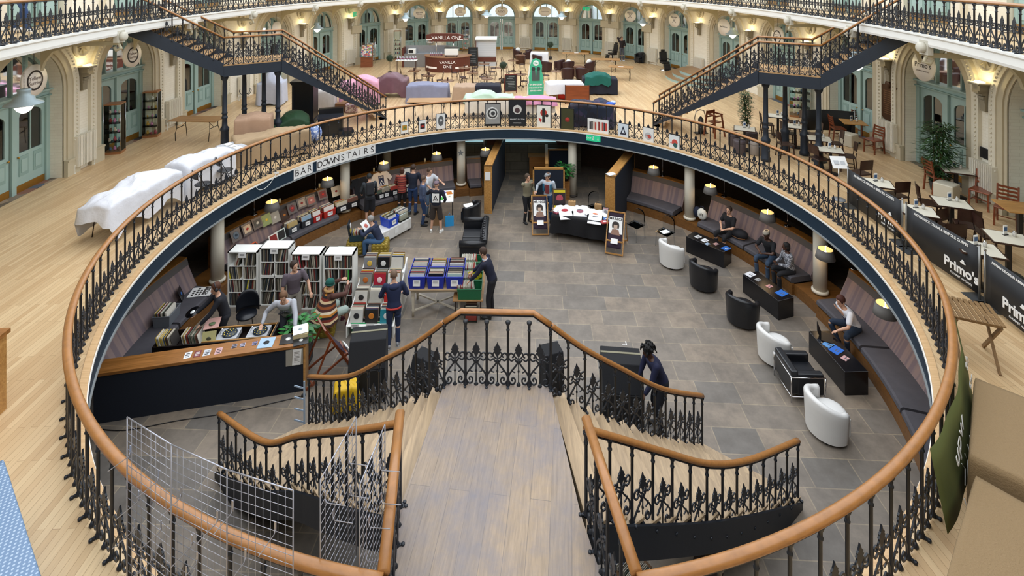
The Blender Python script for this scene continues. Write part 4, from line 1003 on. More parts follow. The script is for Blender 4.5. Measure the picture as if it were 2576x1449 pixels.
def mk_cafe_chair():            # faces -Y
    t = thing('cafe_chair', 'x', 'chair')
    part(t, 'seat', DKW, lambda m: m.box((0, 0, .455), (.43, .42, .035)), .012)
    def back(m):
        m.grid(lambda u, v: ((u-.5)*.42, .20+.05*math.cos((u-.5)*PI)*.8+.03*v, .60+.28*v+.02*math.sin(u*PI)), 10, 3); k = len(m.v); m.v += [(x, y+.018, z) for x, y, z in m.v]; m.f += [[i+k for i in reversed(f)] for f in list(m.f)]; m.m = [0]*len(m.f); m.s = [True]*len(m.f)
    part(t, 'backrest', DKW, back)
    for sx in (-1, 1):
        part(t, 'leg', DKW, lambda m: m.bar((sx*.19, -.18, .44), (sx*.20, -.20, 0), .033)); part(t, 'leg', DKW, lambda m: m.tube([(sx*.19, .24, 0), (sx*.19, .19, .44), (sx*.19, .22, .62)], .018, 6))
        part(t, 'stretcher', DKW, lambda m: m.bar((sx*.195, -.19, .16), (sx*.19, .22, .16), .02))
    return t
def mk_wood_chair():
    t = thing('wooden_chair', 'x', 'chair')
    part(t, 'seat', REDW, lambda m: m.box((0, 0, .455), (.44, .43, .04)), .015)
    for sx in (-1, 1):
        part(t, 'leg', REDW, lambda m: m.bar((sx*.19, -.18, .44), (sx*.20, -.20, 0), .038)); part(t, 'leg', REDW, lambda m: (m.bar((sx*.19, .24, 0), (sx*.19, .19, .47), .038), m.bar((sx*.19, .19, .46), (sx*.19, .27, .92), .036)))
    for k in range(4): part(t, 'back_slat', REDW, lambda m: m.box((0, .215+.016*k, .60+.09*k), (.36, .018, .05)))
    part(t, 'stretcher', REDW, lambda m: (m.bar((-.19, -.19, .2), (-.19, .22, .2), .02), m.bar((.19, -.19, .2), (.19, .22, .2), .02), m.bar((-.19, 0, .2), (.19, 0, .2), .02))); return t
def mk_bentwood():
    t = thing('bistro_chair', 'x', 'chair')
    part(t, 'seat', BENT, lambda m: m.lathe([(0, .44), (.19, .44), (.20, .455), (.19, .47), (0, .465)], n=18))
    def hoop(m):
        m.tube([(-.17, .12, .46), (-.18, .17, .70), (-.13, .21, .86), (0, .225, .90), (.13, .21, .86), (.18, .17, .70), (.17, .12, .46)], .012, 6); m.tube([(-.10, .15, .46), (-.10, .19, .66), (-.05, .20, .76), (0, .205, .78), (.05, .20, .76), (.10, .19, .66), (.10, .15, .46)], .009, 6)
    part(t, 'hoop_back', BENT, hoop)
    for sx in (-1, 1):
        for sy in (-1, 1): part(t, 'leg', BENT, lambda m: m.tube([(sx*.13, sy*.13, .45), (sx*.19, sy*.19, 0)], .012, 6))
    part(t, 'ring_stretcher', BENT, lambda m: m.tube([(math.cos(a)*.16, math.sin(a)*.16, .22) for a in [k*PI/8 for k in range(16)]], .008, 5, closed=True)); return t
def mk_sq_table(w=.70, l=.62):
    t = thing('cafe_table', 'x', 'table')
    part(t, 'tabletop', [DKW, TOPW], lambda m: (m.box((0, 0, .735), (w, l, .03)), m.box((0, 0, .7515), (w-.05, l-.05, .004), 1)))
    part(t, 'pedestal', BLK, lambda m: m.box((0, 0, .375), (.08, .08, .70))); part(t, 'foot', BLK, lambda m: m.lathe([(.23, 0), (.23, .015), (.06, .04)], n=20)); return t
def mk_oak_table():
    t = thing('cafe_table', 'x', 'table'); part(t, 'tabletop', OAKL, lambda m: m.box((0, 0, .735), (.75, .70, .03)), .005); part(t, 'pedestal', BLK, lambda m: m.box((0, 0, .375), (.09, .09, .70))); part(t, 'foot', BLK, lambda m: m.lathe([(.23, 0), (.23, .015), (.06, .04)], n=20)); return t
def mk_round_table():
    t = thing('bistro_table', 'x', 'table'); part(t, 'tabletop', wood('bistro_top', '#5a3b22', '#7c5635', .4, 3), lambda m: m.lathe([(0, .70), (.33, .70), (.34, .715), (.33, .73), (0, .73)], n=24)); part(t, 'pedestal', BENT, lambda m: m.cyl((0, 0, .06), (0, 0, .70), .028, n=8))
    part(t, 'foot', BENT, lambda m: [m.tube([(0, 0, .10), (math.cos(a)*.14, math.sin(a)*.14, .07), (math.cos(a)*.24, math.sin(a)*.24, .012)], .018, 6) for a in (PI/4, 3*PI/4, 5*PI/4, 7*PI/4)]); return t
def mk_bsq_table():
    t = thing('bistro_table', 'x', 'table'); part(t, 'tabletop', wood('bistro_top', '#5a3b22', '#7c5635', .4, 3), lambda m: m.box((0, 0, .715), (.62, .62, .03))); part(t, 'pedestal', BENT, lambda m: m.cyl((0, 0, .06), (0, 0, .70), .028, n=8))
    part(t, 'foot', BENT, lambda m: [m.tube([(0, 0, .10), (math.cos(a)*.14, math.sin(a)*.14, .07), (math.cos(a)*.24, math.sin(a)*.24, .012)], .018, 6) for a in (PI/4, 3*PI/4, 5*PI/4, 7*PI/4)]); return t
def mk_trestle(l=1.83, w=.76, topm=None):
    t = thing('trestle_table', 'x', 'table'); part(t, 'tabletop', topm or wood('ply_top', '#8f6a42', '#b48a5a', .5, 2), lambda m: m.box((0, 0, .745), (l, w, .025)), .004)
    for sx in (-1, 1):
        def leg(m):
            x = sx*(l/2-.28)
            for sy in (-1, 1): m.tube([(x, sy*.24, .73), (x, sy*.24, .45), (x+sx*.02, sy*.30, .28), (x, sy*.31, 0)], .013, 6)
            m.tube([(x, -.24, .45), (x, .24, .45)], .011, 6); m.tube([(x, 0, .45), (x-sx*.3, 0, .72)], .008, 5)
        part(t, 'folding_leg', M('leg_black', '#1d1512', .4, .3), leg)
    return t
def tub(colname, mat, buttons=True):
    def mk():
        t = thing('tub_chair', 'x', 'armchair')
        n = 22; a0, a1 = -.10*PI, 1.10*PI
        def wallf(m):
            for (ri, ro, z0, z1) in ((.27, .37, .06, .66),):
                def f(u, v):
                    a = a0+(a1-a0)*u; hh = .60+.12*math.sin(max(0, min(PI, a)))**1.0; q = v*4
                    if q <= 1: r, z = ro-.03+.03*q, .06+(hh-.10)*q
                    elif q <= 2: e = (q-1)*PI/1; r, z = ro-.055+.055*math.cos(e), hh-.04+.05*math.sin(e)
                    elif q <= 3: r, z = ri+.0, hh-.08-(hh-.4)*(q-2)
                    else: r, z = ri, .40-.34*(q-3)
                    return (math.cos(a)*r*1.06, math.sin(a)*r*1.02, z)
                m.grid(f, n, 20); k = 21
                m.f.append(list(range(k))); m.m.append(0); m.s.append(False); m.f.append(list(reversed(range(n*k, n*k+k)))); m.m.append(0); m.s.append(False)
        part(t, 'shell', mat, wallf)
        part(t, 'seat', mat, lambda m: (m.lathe([(.0, .06), (.285, .06), (.285, .34), (.0, .36)], (0, -.0, 0), n=24, sx=1.02), m.box((0, -.15, .22), (.45, .26, .30))))
        part(t, 'cushion', mat, lambda m: m.ball((0, -.06, .40), (.27, .27, .065), 20, 8))
        if buttons: part(t, 'button', mat, lambda m: [m.ball((math.cos(a)*.272*1.06, math.sin(a)*.272, z), .012, 6, 4) for a in [PI*(.12+.76*k/6) for k in range(7)] for z in (.48, .58)])
        for sx in (-1, 1):
            for sy in (-1, 1): part(t, 'foot', BLK, lambda m: m.lathe([(.022, 0), (.03, .06)], (sx*.2, sy*.2, 0), n=8))
        return t
    return mk
WLEA = M('white_leather', '#dcdbd8', .38, 0, .04, 5, bump=.05); BLEA = M('black_leather', (.010, .011, .014), .32, 0, .3, 8, bump=.1); BRLEA = M('brown_leather', '#33191a', .4, 0, .2, 8, bump=.1)
def mk_box_table(l=1.25, w=.5, h=.5):
    t = thing('black_box_table', 'x', 'table'); part(t, 'carcass', M('gloss_black', (.006, .006, .008), .25, 0, .3, 9), lambda m: m.box((0, 0, h/2), (w, l, h)), .006)
    part(t, 'edge_line', C('#5a5a5e', .5), lambda m: (m.bar((-w/2, -l/2, h), (w/2, -l/2, h), .005), m.bar((-w/2, -l/2, h), (-w/2, l/2, h), .005))); return t
def mk_pouf():
    GOLD = M('gold_leatherette', '#8f7a2a', .35, .3, .12, 6, bump=.2); t = thing('tufted_pouf', 'x', 'pouf')
    part(t, 'block', GOLD, lambda m: m.box((0, 0, .22), (.50, .50, .42)), .035)
    part(t, 'tufting', GOLD, lambda m: [m.ball(((i-1.5)*.12, (j-1.5)*.12, .425), (.062, .062, .022), 8, 5) for i in range(4) for j in range(4)]+[m.ball(((i-1.5)*.12, -.245, .10+.11*j), (.06, .02, .055), 8, 5) for i in range(4) for j in range(3)]+[m.ball((s*.245, (i-1.5)*.12, .10+.11*j), (.02, .06, .055), 8, 5) for i in range(4) for j in range(3) for s in (-1, 1)]); return t
def mk_topiary():
    t = thing('topiary_tree', 'x', 'tree'); rr = random.Random(5)
    part(t, 'pot', C('#2a2623'), lambda m: m.lathe([(.13, 0), (.17, .26), (.15, .26), (.14, .22), (0, .22)], n=16)); part(t, 'stem', C('#4b3a28'), lambda m: m.cyl((0, 0, .2), (0, 0, 1.1), .014, n=6))
    def lv(m):
        m.ball((0, 0, 1.28), .24, 12, 8, 1)
        for k in range(520):
            a = rr.uniform(0, 2*PI); e = math.asin(rr.uniform(-1, 1)); d = Vector((math.cos(a)*math.cos(e), math.sin(a)*math.cos(e), math.sin(e))); p = Vector((0, 0, 1.28))+d*rr.uniform(.22, .31); s = d.cross(Vector((rr.uniform(-1, 1), rr.uniform(-1, 1), rr.uniform(-1, 1)))).normalized()*.035; q = (d+s*8).normalized()*.05
            m.add([p-s*.4, p+q*.5, p+s*.4, p-q*.5], [(0, 1, 2, 3)])
    part(t, 'foliage', [C('#4a5a44', .7), C('#20301f', .8)], lv); return t
def mk_bamboo():
    t = thing('bamboo_plant', 'x', 'plant'); rr = random.Random(9)
    part(t, 'pot', C('#2d2a26'), lambda m: m.lathe([(.15, 0), (.19, .28), (.17, .28), (.16, .24), (0, .24)], n=16)); st = [(rr.uniform(-.10, .10), rr.uniform(-.10, .10), rr.uniform(-.12, .12), rr.uniform(-.12, .12)) for _ in range(7)]
    part(t, 'stem', C('#5a5a2e'), lambda m: [m.tube([(x, y, .2), (x+dx, y+dy, 1.75)], .012, 6) for x, y, dx, dy in st])
    def lv(m):
        for k in range(1500):
            x, y, dx, dy = rr.choice(st); z = rr.uniform(.35, 1.95); f = (z-.2)/1.55; p = Vector((x+dx*f, y+dy*f, z)); a = rr.uniform(0, 2*PI); w = .10+.22*math.sin(min(1, (z-.3)/1.4)*PI*.8)
            q = p+Vector((math.cos(a)*w*rr.random(), math.sin(a)*w*rr.random(), rr.uniform(-.05, .08))); d = Vector((math.cos(a), math.sin(a), rr.uniform(-.8, .3))).normalized()*rr.uniform(.12, .2); s = d.cross(Vector((0, 0, 1))).normalized()*.019
            m.add([q, q+d*.5+s, q+d, q+d*.5-s], [(0, 1, 2, 3)], k % 2)
    part(t, 'leaves', [C('#39592f', .6), C('#25421f', .6)], lv); return t
def mk_stool(col):
    def mk():
        t = thing('cylinder_stool', 'x', 'stool'); part(t, 'body', M('stool_'+col.strip('#'), col, .5), lambda m: m.lathe([(.19, 0), (.20, .02), (.20, .42), (.185, .45), (0, .455)], n=24)); part(t, 'seam', BLK, lambda m: m.tube([(math.cos(a)*.201, math.sin(a)*.201, .36) for a in [k*PI/12 for k in range(24)]], .004, 4, closed=True)); return t
    return mk
def mk_cube():
    t = thing('cube_stool', 'x', 'stool'); part(t, 'block', M('cream_leatherette', '#cfcab8', .5, 0, .05, 5), lambda m: m.box((0, 0, .22), (.45, .45, .44)), .03); part(t, 'button', C('#aaa593'), lambda m: [m.ball((sx*.12, sy*.12, .442), .012, 6, 4) for sx in (-1, 1) for sy in (-1, 1)]); return t
K_cafe, K_wood, K_bent, K_sq, K_oak, K_round, K_bsq, K_tres = Kit(mk_cafe_chair), Kit(mk_wood_chair), Kit(mk_bentwood), Kit(mk_sq_table), Kit(mk_oak_table), Kit(mk_round_table), Kit(mk_bsq_table), Kit(mk_trestle)
K_wtub, K_btub, K_brtub, K_box, K_pouf = Kit(tub('w', WLEA)), Kit(tub('b', BLEA)), Kit(tub('br', BRLEA, False)), Kit(mk_box_table), Kit(mk_pouf)
K_top, K_bam, K_cube = Kit(mk_topiary), Kit(mk_bamboo), Kit(mk_cube)
K_st1, K_st2 = Kit(mk_stool('#4a4145')), Kit(mk_stool('#8f857c'))
def mk_menu():
    t = thing('menu_holder', 'x', 'menu'); part(t, 'card', [PAPER, C('#3a5a86', .6)], lambda m: (m.box((0, 0, .10), (.10, .012, .19)), m.box((0, -.0075, .12), (.08, .002, .08), 1))); part(t, 'base', BLK, lambda m: m.box((0, 0, .006), (.11, .05, .012))); return t
def mk_shaker():
    t = thing('sugar_shaker', 'x', 'shaker'); part(t, 'jar', M('jar_white', '#cfcdc8', .2), lambda m: m.lathe([(.03, 0), (.033, .09), (.0, .09)], n=12)); part(t, 'lid', CHROME, lambda m: m.lathe([(.034, .09), (.02, .12), (0, .125)], n=12)); return t
def mk_candle():
    t = thing('menu_block', 'x', 'menu'); part(t, 'block', C('#3a1a16', .5), lambda m: m.box((0, 0, .08), (.07, .07, .16))); return t
K_menu, K_shak, K_cand = Kit(mk_menu), Kit(mk_shaker), Kit(mk_candle)

# draped cloths: a sheet lying over something w x l x h, with bumps for the goods below
def cloth(name, label, cat, loc, rz, w, l, h, mat, drop=None, bumps=(), rip=.035, flare=.05, seed=1, hem=.06, parent=None, group=None, n=132, fold=0.03, lowside=None):
    mb = MB(); drop = h-.02 if drop is None else drop; pr = 2*(w+l); cr = .04
    def per(s):
        s = (s % 1)*pr
        if s < w: return (-w/2+s, -l/2), (0, -1)
        s -= w
        if s < l: return (w/2, -l/2+s), (1, 0)
        s -= l
        if s < w: return (w/2-s, l/2), (0, 1)
        s -= w; return (-w/2, l/2-s), (-1, 0)
    def top(x, y):
        z = h+.004
        for bx, by, r, hh in bumps:
            d = math.hypot((x-bx), (y-by))/r; z = max(z, h+hh*max(0, 1-d**2.2)) if hh > 0 else z
        return z+fold*(.8*NZ.noise(Vector((x*2.3+seed, y*2.3, seed*1.7)))+.9*(.4-abs(NZ.noise(Vector((x*3.4+y*1.3, y*2.6-x, seed*3.1)))))+.35*(.3-abs(NZ.noise(Vector((x*9, y*8, seed))))))*(1 if bumps else .35)
    NR = 12
    def f(u, v):
        (px_, py_), (nx, ny) = per(u); (qx, qy), (mx, my) = per(u+.006)
        if (nx, ny) != (mx, my): nx, ny = (nx+mx)*.7, (ny+my)*.7
        (qx, qy), (mx, my) = per(u-.006)
        if (nx, ny) != (mx, my) and abs(nx*my) < 1e9: nx, ny = (nx+mx)*.6, (ny+my)*.6
        if v <= .5: k = v/.5; x, y = px_*k, py_*k; return (x, y, top(x, y))
        k = (v-.5)/.5; zt = top(px_, py_); dd = drop*(1+hem*NZ.noise(Vector((u*11+seed, seed*2.3, 0)))*2)
        if lowside is not None and (nx*lowside[0]+ny*lowside[1]) > .5: dd *= lowside[2]
        rp = (rip*(NZ.noise(Vector((u*pr*2.6, seed, k*.6)))*1.6+.5*math.sin(u*pr*9+3*NZ.noise(Vector((u*9, seed, 1)))))+flare)*k
        x = px_+nx*(rp+.015); y = py_+ny*(rp+.015); z = max(.012, zt-dd*k); return (x, y, z)
    mb.grid(f, n, 24, 0, True, cu=True); o = mb.build(name, mat, parent)
    if parent is None: tag(o, label, cat, group); o.location = loc; o.rotation_euler = (0, 0, rz)
    return o
REST = MB(); RCOL = [C(c, .6) for c in ('#d9d4c8', '#b9b2a4', '#8d8678', '#3a3634', '#c9c0ad', '#6d4b3c', '#a33a30', '#3c4f6b', '#e2dccc', '#c8a83c', '#4d5a4a')]
def pack(X, w, d, h, n, lean=.15, rr=R, bright=False):
    """n record sleeves filed one behind another along +Y of X, faces towards -Y"""
    REST.X = X
    for k in range(n):
        y = -d/2+d*(k+.5)/n; REST.box((rr.uniform(-.008, .008), y+.0, h/2+rr.uniform(-.006, .012)), (w, min(.006, d/n*.75), h), rr.choice((0, 0, 1, 2, 4, 8, 3, 5, 6, 7, 9, 10) if not bright else (0, 0, 8, 4, 1, 6)), rx=-lean)
    REST.X = Matrix()
# ---------------------------------------------------------------- right cafe
def Q(px, py, z=0.0): p = P(px, py, z); return (p.x, p.y, 0)
tabs = [(1873, 324, 'beside the cylinder stools'), (1957, 292, 'farthest back, left of the glass cabinet'), (2000, 318, 'between the iron columns of the right staircase'), (2061, 349, 'with its pedestal behind the rightmost iron column'), (2089, 377, 'right of the rightmost iron column, nearest the menu stand'),
        (2405, 428, 'in front of the tall bamboo by the door'), (2394, 511, 'right of the large white cube seat, with printed card'), (2537, 600, 'nearest the right edge of the photo, behind the third banner'), (2206, 461, 'half hidden behind the first banner'), (2309, 530, 'half hidden behind the second banner'), (2462, 626, 'behind the third banner, low right')]
for k, (x, y, s) in enumerate(tabs):
    q = Q(x, y, .74); K_sq(q, -.42, 'white-topped square cafe table, '+s, 'white-topped cafe tables')
    K_menu((q[0]+.05, q[1]+.12, .754), .2, 'menu card on the table '+s, 'menu cards'); K_shak((q[0]+.17, q[1]+.05, .754), 0, 'sugar shaker on the table '+s, 'sugar shakers')
q = Q(2146, 307, .74); K_oak(q, -.3, 'plain oak-topped cafe table in front of the black fabric screen', 'oak-topped cafe tables'); K_menu((q[0], q[1]+.1, .752), .2, 'small menu card standing on the oak-topped table by the black screen', 'menu cards'); K_shak((q[0]+.14, q[1], .752), 0, 'sugar shaker on the oak-topped table by the black screen', 'sugar shakers')
q = Q(2566, 522, .74); K_oak(q, -.3, 'oak-topped cafe table cut by the right edge of the photo', 'oak-topped cafe tables')
R90 = PI/2
for x, y, rz, s in [(1930, 312, R90-.3, 'left of the farthest white table'), (1998, 306, -R90-.3, 'right of the farthest white table'), (1984, 335, R90-.2, 'behind the leftmost iron columns'), (1976, 362, R90-.1, 'in front of the second iron column'), (2046, 338, -R90, 'behind the rightmost iron column'), (2062, 398, R90+.2, 'left of the table nearest the menu stand'), (2099, 360, -R90-.3, 'left of the small cream cube seat'), (2131, 392, -R90-.4, 'right of the table nearest the menu stand'),
                    (2163, 434, .2+PI, 'right behind the menu stand and first banner'), (2252, 490, PI+.1, 'behind the first banner, right end'), (2338, 510, R90-.5, 'left of the table beyond the second banner'), (2432, 565, PI-.5, 'below the large white cube seat'), (2492, 592, R90-.3, 'left of the table nearest the right edge'), (2345, 560, PI+.3, 'low behind the second banner'), (2385, 600, PI-.1, 'second one low behind the second banner')]:
    K_cafe(Q(x, y, .455), rz, 'dark brown wooden cafe chair, '+s, 'dark cafe chairs')
for x, y, rz, s in [(2108, 322, R90-.2, 'left of the oak-topped table'), (2168, 309, .2, 'behind the oak-topped table'), (2198, 351, -R90+.25, 'alone beside the radiator'), (2358, 443, R90-.15, 'left of the table by the tall bamboo'), (2470, 479, -R90+.5, 'right of the table by the tall bamboo'), (2532, 521, -R90+.7, 'nearest the right edge')]:
    K_wood(Q(x, y, .455), rz, 'red-brown wooden chair with slatted back, '+s, 'red-brown slatted chairs')
K_st1(place(G(1847, 366)), 0, 'dark cylinder stool, leftmost by the white table', 'cylinder stools'); K_st1(place(G(1860, 385)), 0, 'dark brown cylinder stool nearest the railing', 'cylinder stools'); K_st1(place(G(1891, 362)), 0, 'dark cylinder stool right behind the white table', 'cylinder stools'); K_st2(place(G(1899, 388)), 0, 'pale grey-brown cylinder stool by the iron column', 'cylinder stools')
K_cube(place(G(2135, 366)), .5, 'cream cube seat in front of the oak-topped table', 'cream cube seats'); K_cube(place(G(2381, 500)), .5, 'cream cube seat beyond the banners on the right', 'cream cube seats')
K_bam(place(G(1877, 332)), 0, 'bamboo plant behind the leftmost white table', 'bamboo plants', .8); K_bam(place(G(2362, 480)), 1, 'tall bamboo plant by the teal door on the right', 'bamboo plants', (1.25, 1.25, .98))
# black fabric screen
def fabric_screen(a, b, h, label, texts=(), bow=0.0, grp=None, nm='fabric_banner'):
    a = V(a.x, a.y, 0); b = V(b.x, b.y, 0); L = (b-a).length; rz = math.atan2((b-a).y, (b-a).x); t = thing(nm, label, 'screen' if not texts else 'banner', a, rz, grp)
    part(t, 'cloth', M('banner_black', '#14171c', .6, 0, .1, 5), lambda m: m.grid(lambda u, v: (.03+u*(L-.06), bow*math.sin(u*PI), .10+v*(h-.12)), 10, 1, 0, True), solid=.006)
    for x in (0, L):
        part(t, 'post', M('post_steel', '#8a8a88', .35, .7), lambda m: (m.cyl((x, 0, .01), (x, 0, h+.03), .018, n=8), m.ball((x, 0, h+.04), .024, 8, 5)))
        part(t, 'base_plate', C('#3c3f42', .4), lambda m: m.box((x+(.05 if x == 0 else -.05), -.0, .006), (.36, .30, .012)))
    for s, sz, x, z, bold in texts: text(s, sz, PAPER, UPR((x*L, -.008, z)), t, bold=bold)
    return t
fabric_screen(G(2026, 334), G(2150, 340), .92, 'plain black fabric screen behind the oak-topped table', bow=.15, nm='fabric_screen')
TX = "ARTISAN ICE CREAM & BESPOKE COFFEE"
def primos(t, x):
    part(t, 'logo_hat', PAPER, lambda m: (m.ball((x+.05, -.012, .50), (.07, .004, .02), 10, 4), m.ball((x+.05, -.012, .53), (.035, .004, .035), 10, 4)))
for a, b, lab, sl in ((G(2133, 517), G(2270, 615), "black banner reading Primo's nearest the menu stand", 1), (G(2280, 627), G(2464, 755), "black banner reading Primo's in the middle of the row", 2), (G(2478, 770), G(2640, 905), "black banner reading Primo's cut by the right edge", 3)):
    L = (b-a).length; t = fabric_screen(a, b, 1.0, lab, [(TX, L/24.5, .5, .90, .002), ("Primo's", .26, .78 if sl < 3 else .60, .34, .008), ('GOURMET HOTDOGS', .05, .78 if sl < 3 else .6, .18, 0)], grp="black Primo's banners"); primos(t, L*(.78 if sl < 3 else .6))
t = thing('menu_stand', 'white menu board on a steel stand at the railing side of the cafe', 'menu stand', place(G(2110, 502)), -.1)
part(t, 'base', C('#8a8d90', .4), lambda m: m.lathe([(.17, 0), (.17, .015), (.03, .03)], n=18)); part(t, 'pole', CHROME, lambda m: m.cyl((0, 0, .02), (0, 0, .95), .015, n=8)); part(t, 'board', [PAPER, C('#b8bcc0')], lambda m: (m.box((0, -.02, 1.02), (.40, .015, .34), 0, rx=-.7), m.box((.08, -.035, 1.02), (.12, .012, .1), 1, rx=-.7), m.box((-.08, -.035, 1.03), (.12, .012, .1), 1, rx=-.7)))
# high chair, steel bin, plaques, round steps
t = thing('high_chair', 'red-brown wooden high chair left of the bamboo plant', 'high chair', place(G(1797, 342)), .5); HC = REDW
for sx in (-1, 1):
    for sy in (-1, 1): part(t, 'leg', HC, lambda m: m.bar((sx*.27, sy*.26, 0), (sx*.19, sy*.17, .95 if sy > 0 else .85), .045, .05))
    part(t, 'armrest', HC, lambda m: m.box((sx*.20, 0, .84), (.05, .42, .05)))
part(t, 'seat', HC, lambda m: m.box((0, 0, .55), (.38, .34, .03))); part(t, 'rail', HC, lambda m: (m.box((0, .18, .88), (.38, .03, .12)), m.box((0, .18, .72), (.38, .03, .05)), m.box((0, -.22, .35), (.46, .03, .06)), m.box((0, .22, .35), (.46, .03, .06)), m.box((0, -.19, .80), (.38, .03, .05))))
t = thing('fire_extinguisher', 'grey extinguisher leaning under the foot of the right staircase', 'fire extinguisher', place(G(1763, 335)), .2); part(t, 'hoop', CHROME, lambda m: m.tube([(-.22, 0, .02), (-.24, .05, .6), (-.16, .05, .85), (0, .05, .9), (.16, .05, .85), (.24, .05, .6), (.22, 0, .02)], .022, 8)); part(t, 'cylinder', C('#4a4d50', .35, metal=.4), lambda m: m.lathe([(.0, .03), (.10, .03), (.10, .55), (.04, .64), (0, .66)], n=14)); part(t, 'base', BLK, lambda m: m.box((0, 0, .015), (.5, .22, .03)))
c, a = pier(17); t = thing('bronze_plaque', 'bronze plaque with shaped top on the cream wall', 'plaque', away(c, a, .06, 1.85), a); BRZ = M('bronze', '#4a2f1c', .45, .6, .2, 10)
part(t, 'tablet', BRZ, lambda m: m.prism([(-.34, -.62), (-.2, -.70), (.2, -.70), (.34, -.62), (.34, .42), (.40, .48), (.2, .52), (.16, .66), (0, .74), (-.16, .66), (-.2, .52), (-.40, .48), (-.34, .42)], .05)); part(t, 'crest', BRZ, lambda m: m.ball((0, -.04, .52), (.11, .04, .12), 12, 8)); part(t, 'inscription', M('bronze_light', '#7a5636', .5, .5), lambda m: [m.box((0, -.03, .30-.07*k), (.5-.06*(k % 2), .008, .018)) for k in range(12)])
c, a = pier(18); t = thing('wall_plaque', 'flat black plaque on the wall over a radiator', 'plaque', away(c, a, .03, 1.35), a); part(t, 'plate', BLK, lambda m: m.box((0, 0, 0), (.85, .03, .28))); part(t, 'rim', C('#1d2328'), lambda m: [m.box((0, -.016, s*.13), (.85, .006, .01)) for s in (-1, 1)])
ST = V(11.4, 30.3, 0); t = thing('round_steps', 'round tiered platform with pale teal risers and timber top below the gift shop door', 'steps', ST)
for k, r in enumerate((2.6, 2.1, 1.6)):
    pl = [(math.cos(q)*r*.8, math.sin(q)*r) for q in [PI*.42+PI*1.12*j/24 for j in range(25)]]; part(t, 'step', [TEAL, wood('step_top', '#8a6542', '#b08a60', .35, 2)], lambda m: (m.slab(pl, k*.17, k*.17+.15), m.slab([(x*1.01, y*1.01) for x, y in pl], k*.17+.151, k*.17+.17, 1)))

# ---------------------------------------------------------------- left side of the hall
TRK = ['#b04a5a', '#d9c2b0', '#6b4a3a', '#c87fa8', '#e6e0d8', '#8a2f2a', '#caa04a', '#5a6f8a']
def cabinet(px, py, label, n, h=1.72, w=.50, rz=.3, grp='glass display cabinets'):
    q = G(px, py); t = thing('display_cabinet', label, 'cabinet', place(q), rz, grp)
    part(t, 'base', wood('cab_base', '#8a5a34', '#a8744a'), lambda m: m.box((0, 0, .04), (w, w*.85, .08))); part(t, 'top', wood('cab_base', '#8a5a34', '#a8744a'), lambda m: m.box((0, 0, h-.02), (w, w*.85, .04)))
    part(t, 'glass_case', GLASSC, lambda m: [m.box((sx*w*.49, 0, h/2), (.006, w*.82, h-.12)) for sx in (-1, 1)]+[m.box((0, sy*w*.41, h/2), (w*.97, .006, h-.12)) for sy in (-1, 1)])
    part(t, 'corner_post', CHROME, lambda m: [m.cyl((sx*w*.49, sy*w*.415, .08), (sx*w*.49, sy*w*.415, h-.04), .006, n=5) for sx in (-1, 1) for sy in (-1, 1)])
    for k in range(4):
        z = .40+.32*k; part(t, 'shelf', GLASSC, lambda m: m.box((0, 0, z), (w*.95, w*.8, .008)))
    mm = 0
    for k in range(5):
        for j in range(n):
            z = .08 if k == 0 else .404+.32*(k-1); x = (j-(n-1)/2)*.13; c, s = math.cos(rz), math.sin(rz); y = R.uniform(-.08, .08)
            mb = MB(); r = R.uniform(.035, .06); mb.ball((0, 0, r), (r, r*.8, r), 8, 6); mb.ball((0, -.01, r*2.1), r*.6, 8, 5); mb.ball((r*.5, 0, r*2.6), r*.25, 6, 4); mb.ball((-r*.5, 0, r*2.6), r*.25, 6, 4)
            o = tag(mb.build('soft_toy', C(R.choice(TRK))), 'small colourful knick-knack on a shelf of the '+label, 'ornament', 'knick-knacks in the '+label); o.location = (q.x+x*c-y*s, q.y+x*s+y*c, z)
cabinet(289, 384, 'narrow glass cabinet nearest the left radiator', 3); cabinet(382, 342, 'narrow glass cabinet right of the teal door', 3); cabinet(2012, 292, 'glass cabinet behind the right staircase', 4, 1.9, .8, -.5); cabinet(1000, 149, 'tall glass tower left of the coffee bar', 3, 2.1, .5, .1)
K_tres(Q(497, 299, .745), -.06, 'bare wooden folding table near the left wall', 'bare wooden folding tables'); K_tres(Q(1448, 134, .745), -.12, 'bare wooden folding table at the far end, back one of three', 'bare wooden folding tables'); K_tres(Q(1523, 149, .745), -.15, 'bare wooden folding table at the far end, middle of three', 'bare wooden folding tables'); K_tres(Q(1562, 168, .745), -.35, 'bare wooden folding table at the far end, nearest of three', 'bare wooden folding tables', (.8, 1, 1)); K_tres(Q(1080, 252, .745), .04, 'bare wooden folding table just behind the railing', 'bare wooden folding tables')
for x, y, s in ((1450, 133, 'back'), (1562, 168, 'nearest')):
    p = P(x, y, .76); o = tag(MB().box((0, 0, .004), (.3, .21, .006)).build('paper_sheet', PAPER), 'white paper on the %s of the far folding tables' % s, 'paper', 'papers on the far tables'); o.location = p
def cl(name, label, px, py, z, rz, w, l, mat, bumps=(), **k):
    p = P(px, py, z); return cloth(name, label, 'cloth', (p.x, p.y, 0), rz, w, l, z, C(mat, .85, bump=.15) if isinstance(mat, str) else mat, bumps=bumps, **k)
WH = M('white_cloth', '#d9dbe2', .8, 0, .03, 5, bump=1.0); BUR = M('burlap', '#8d7656', .95, 0, .12, 60, bump=.5)
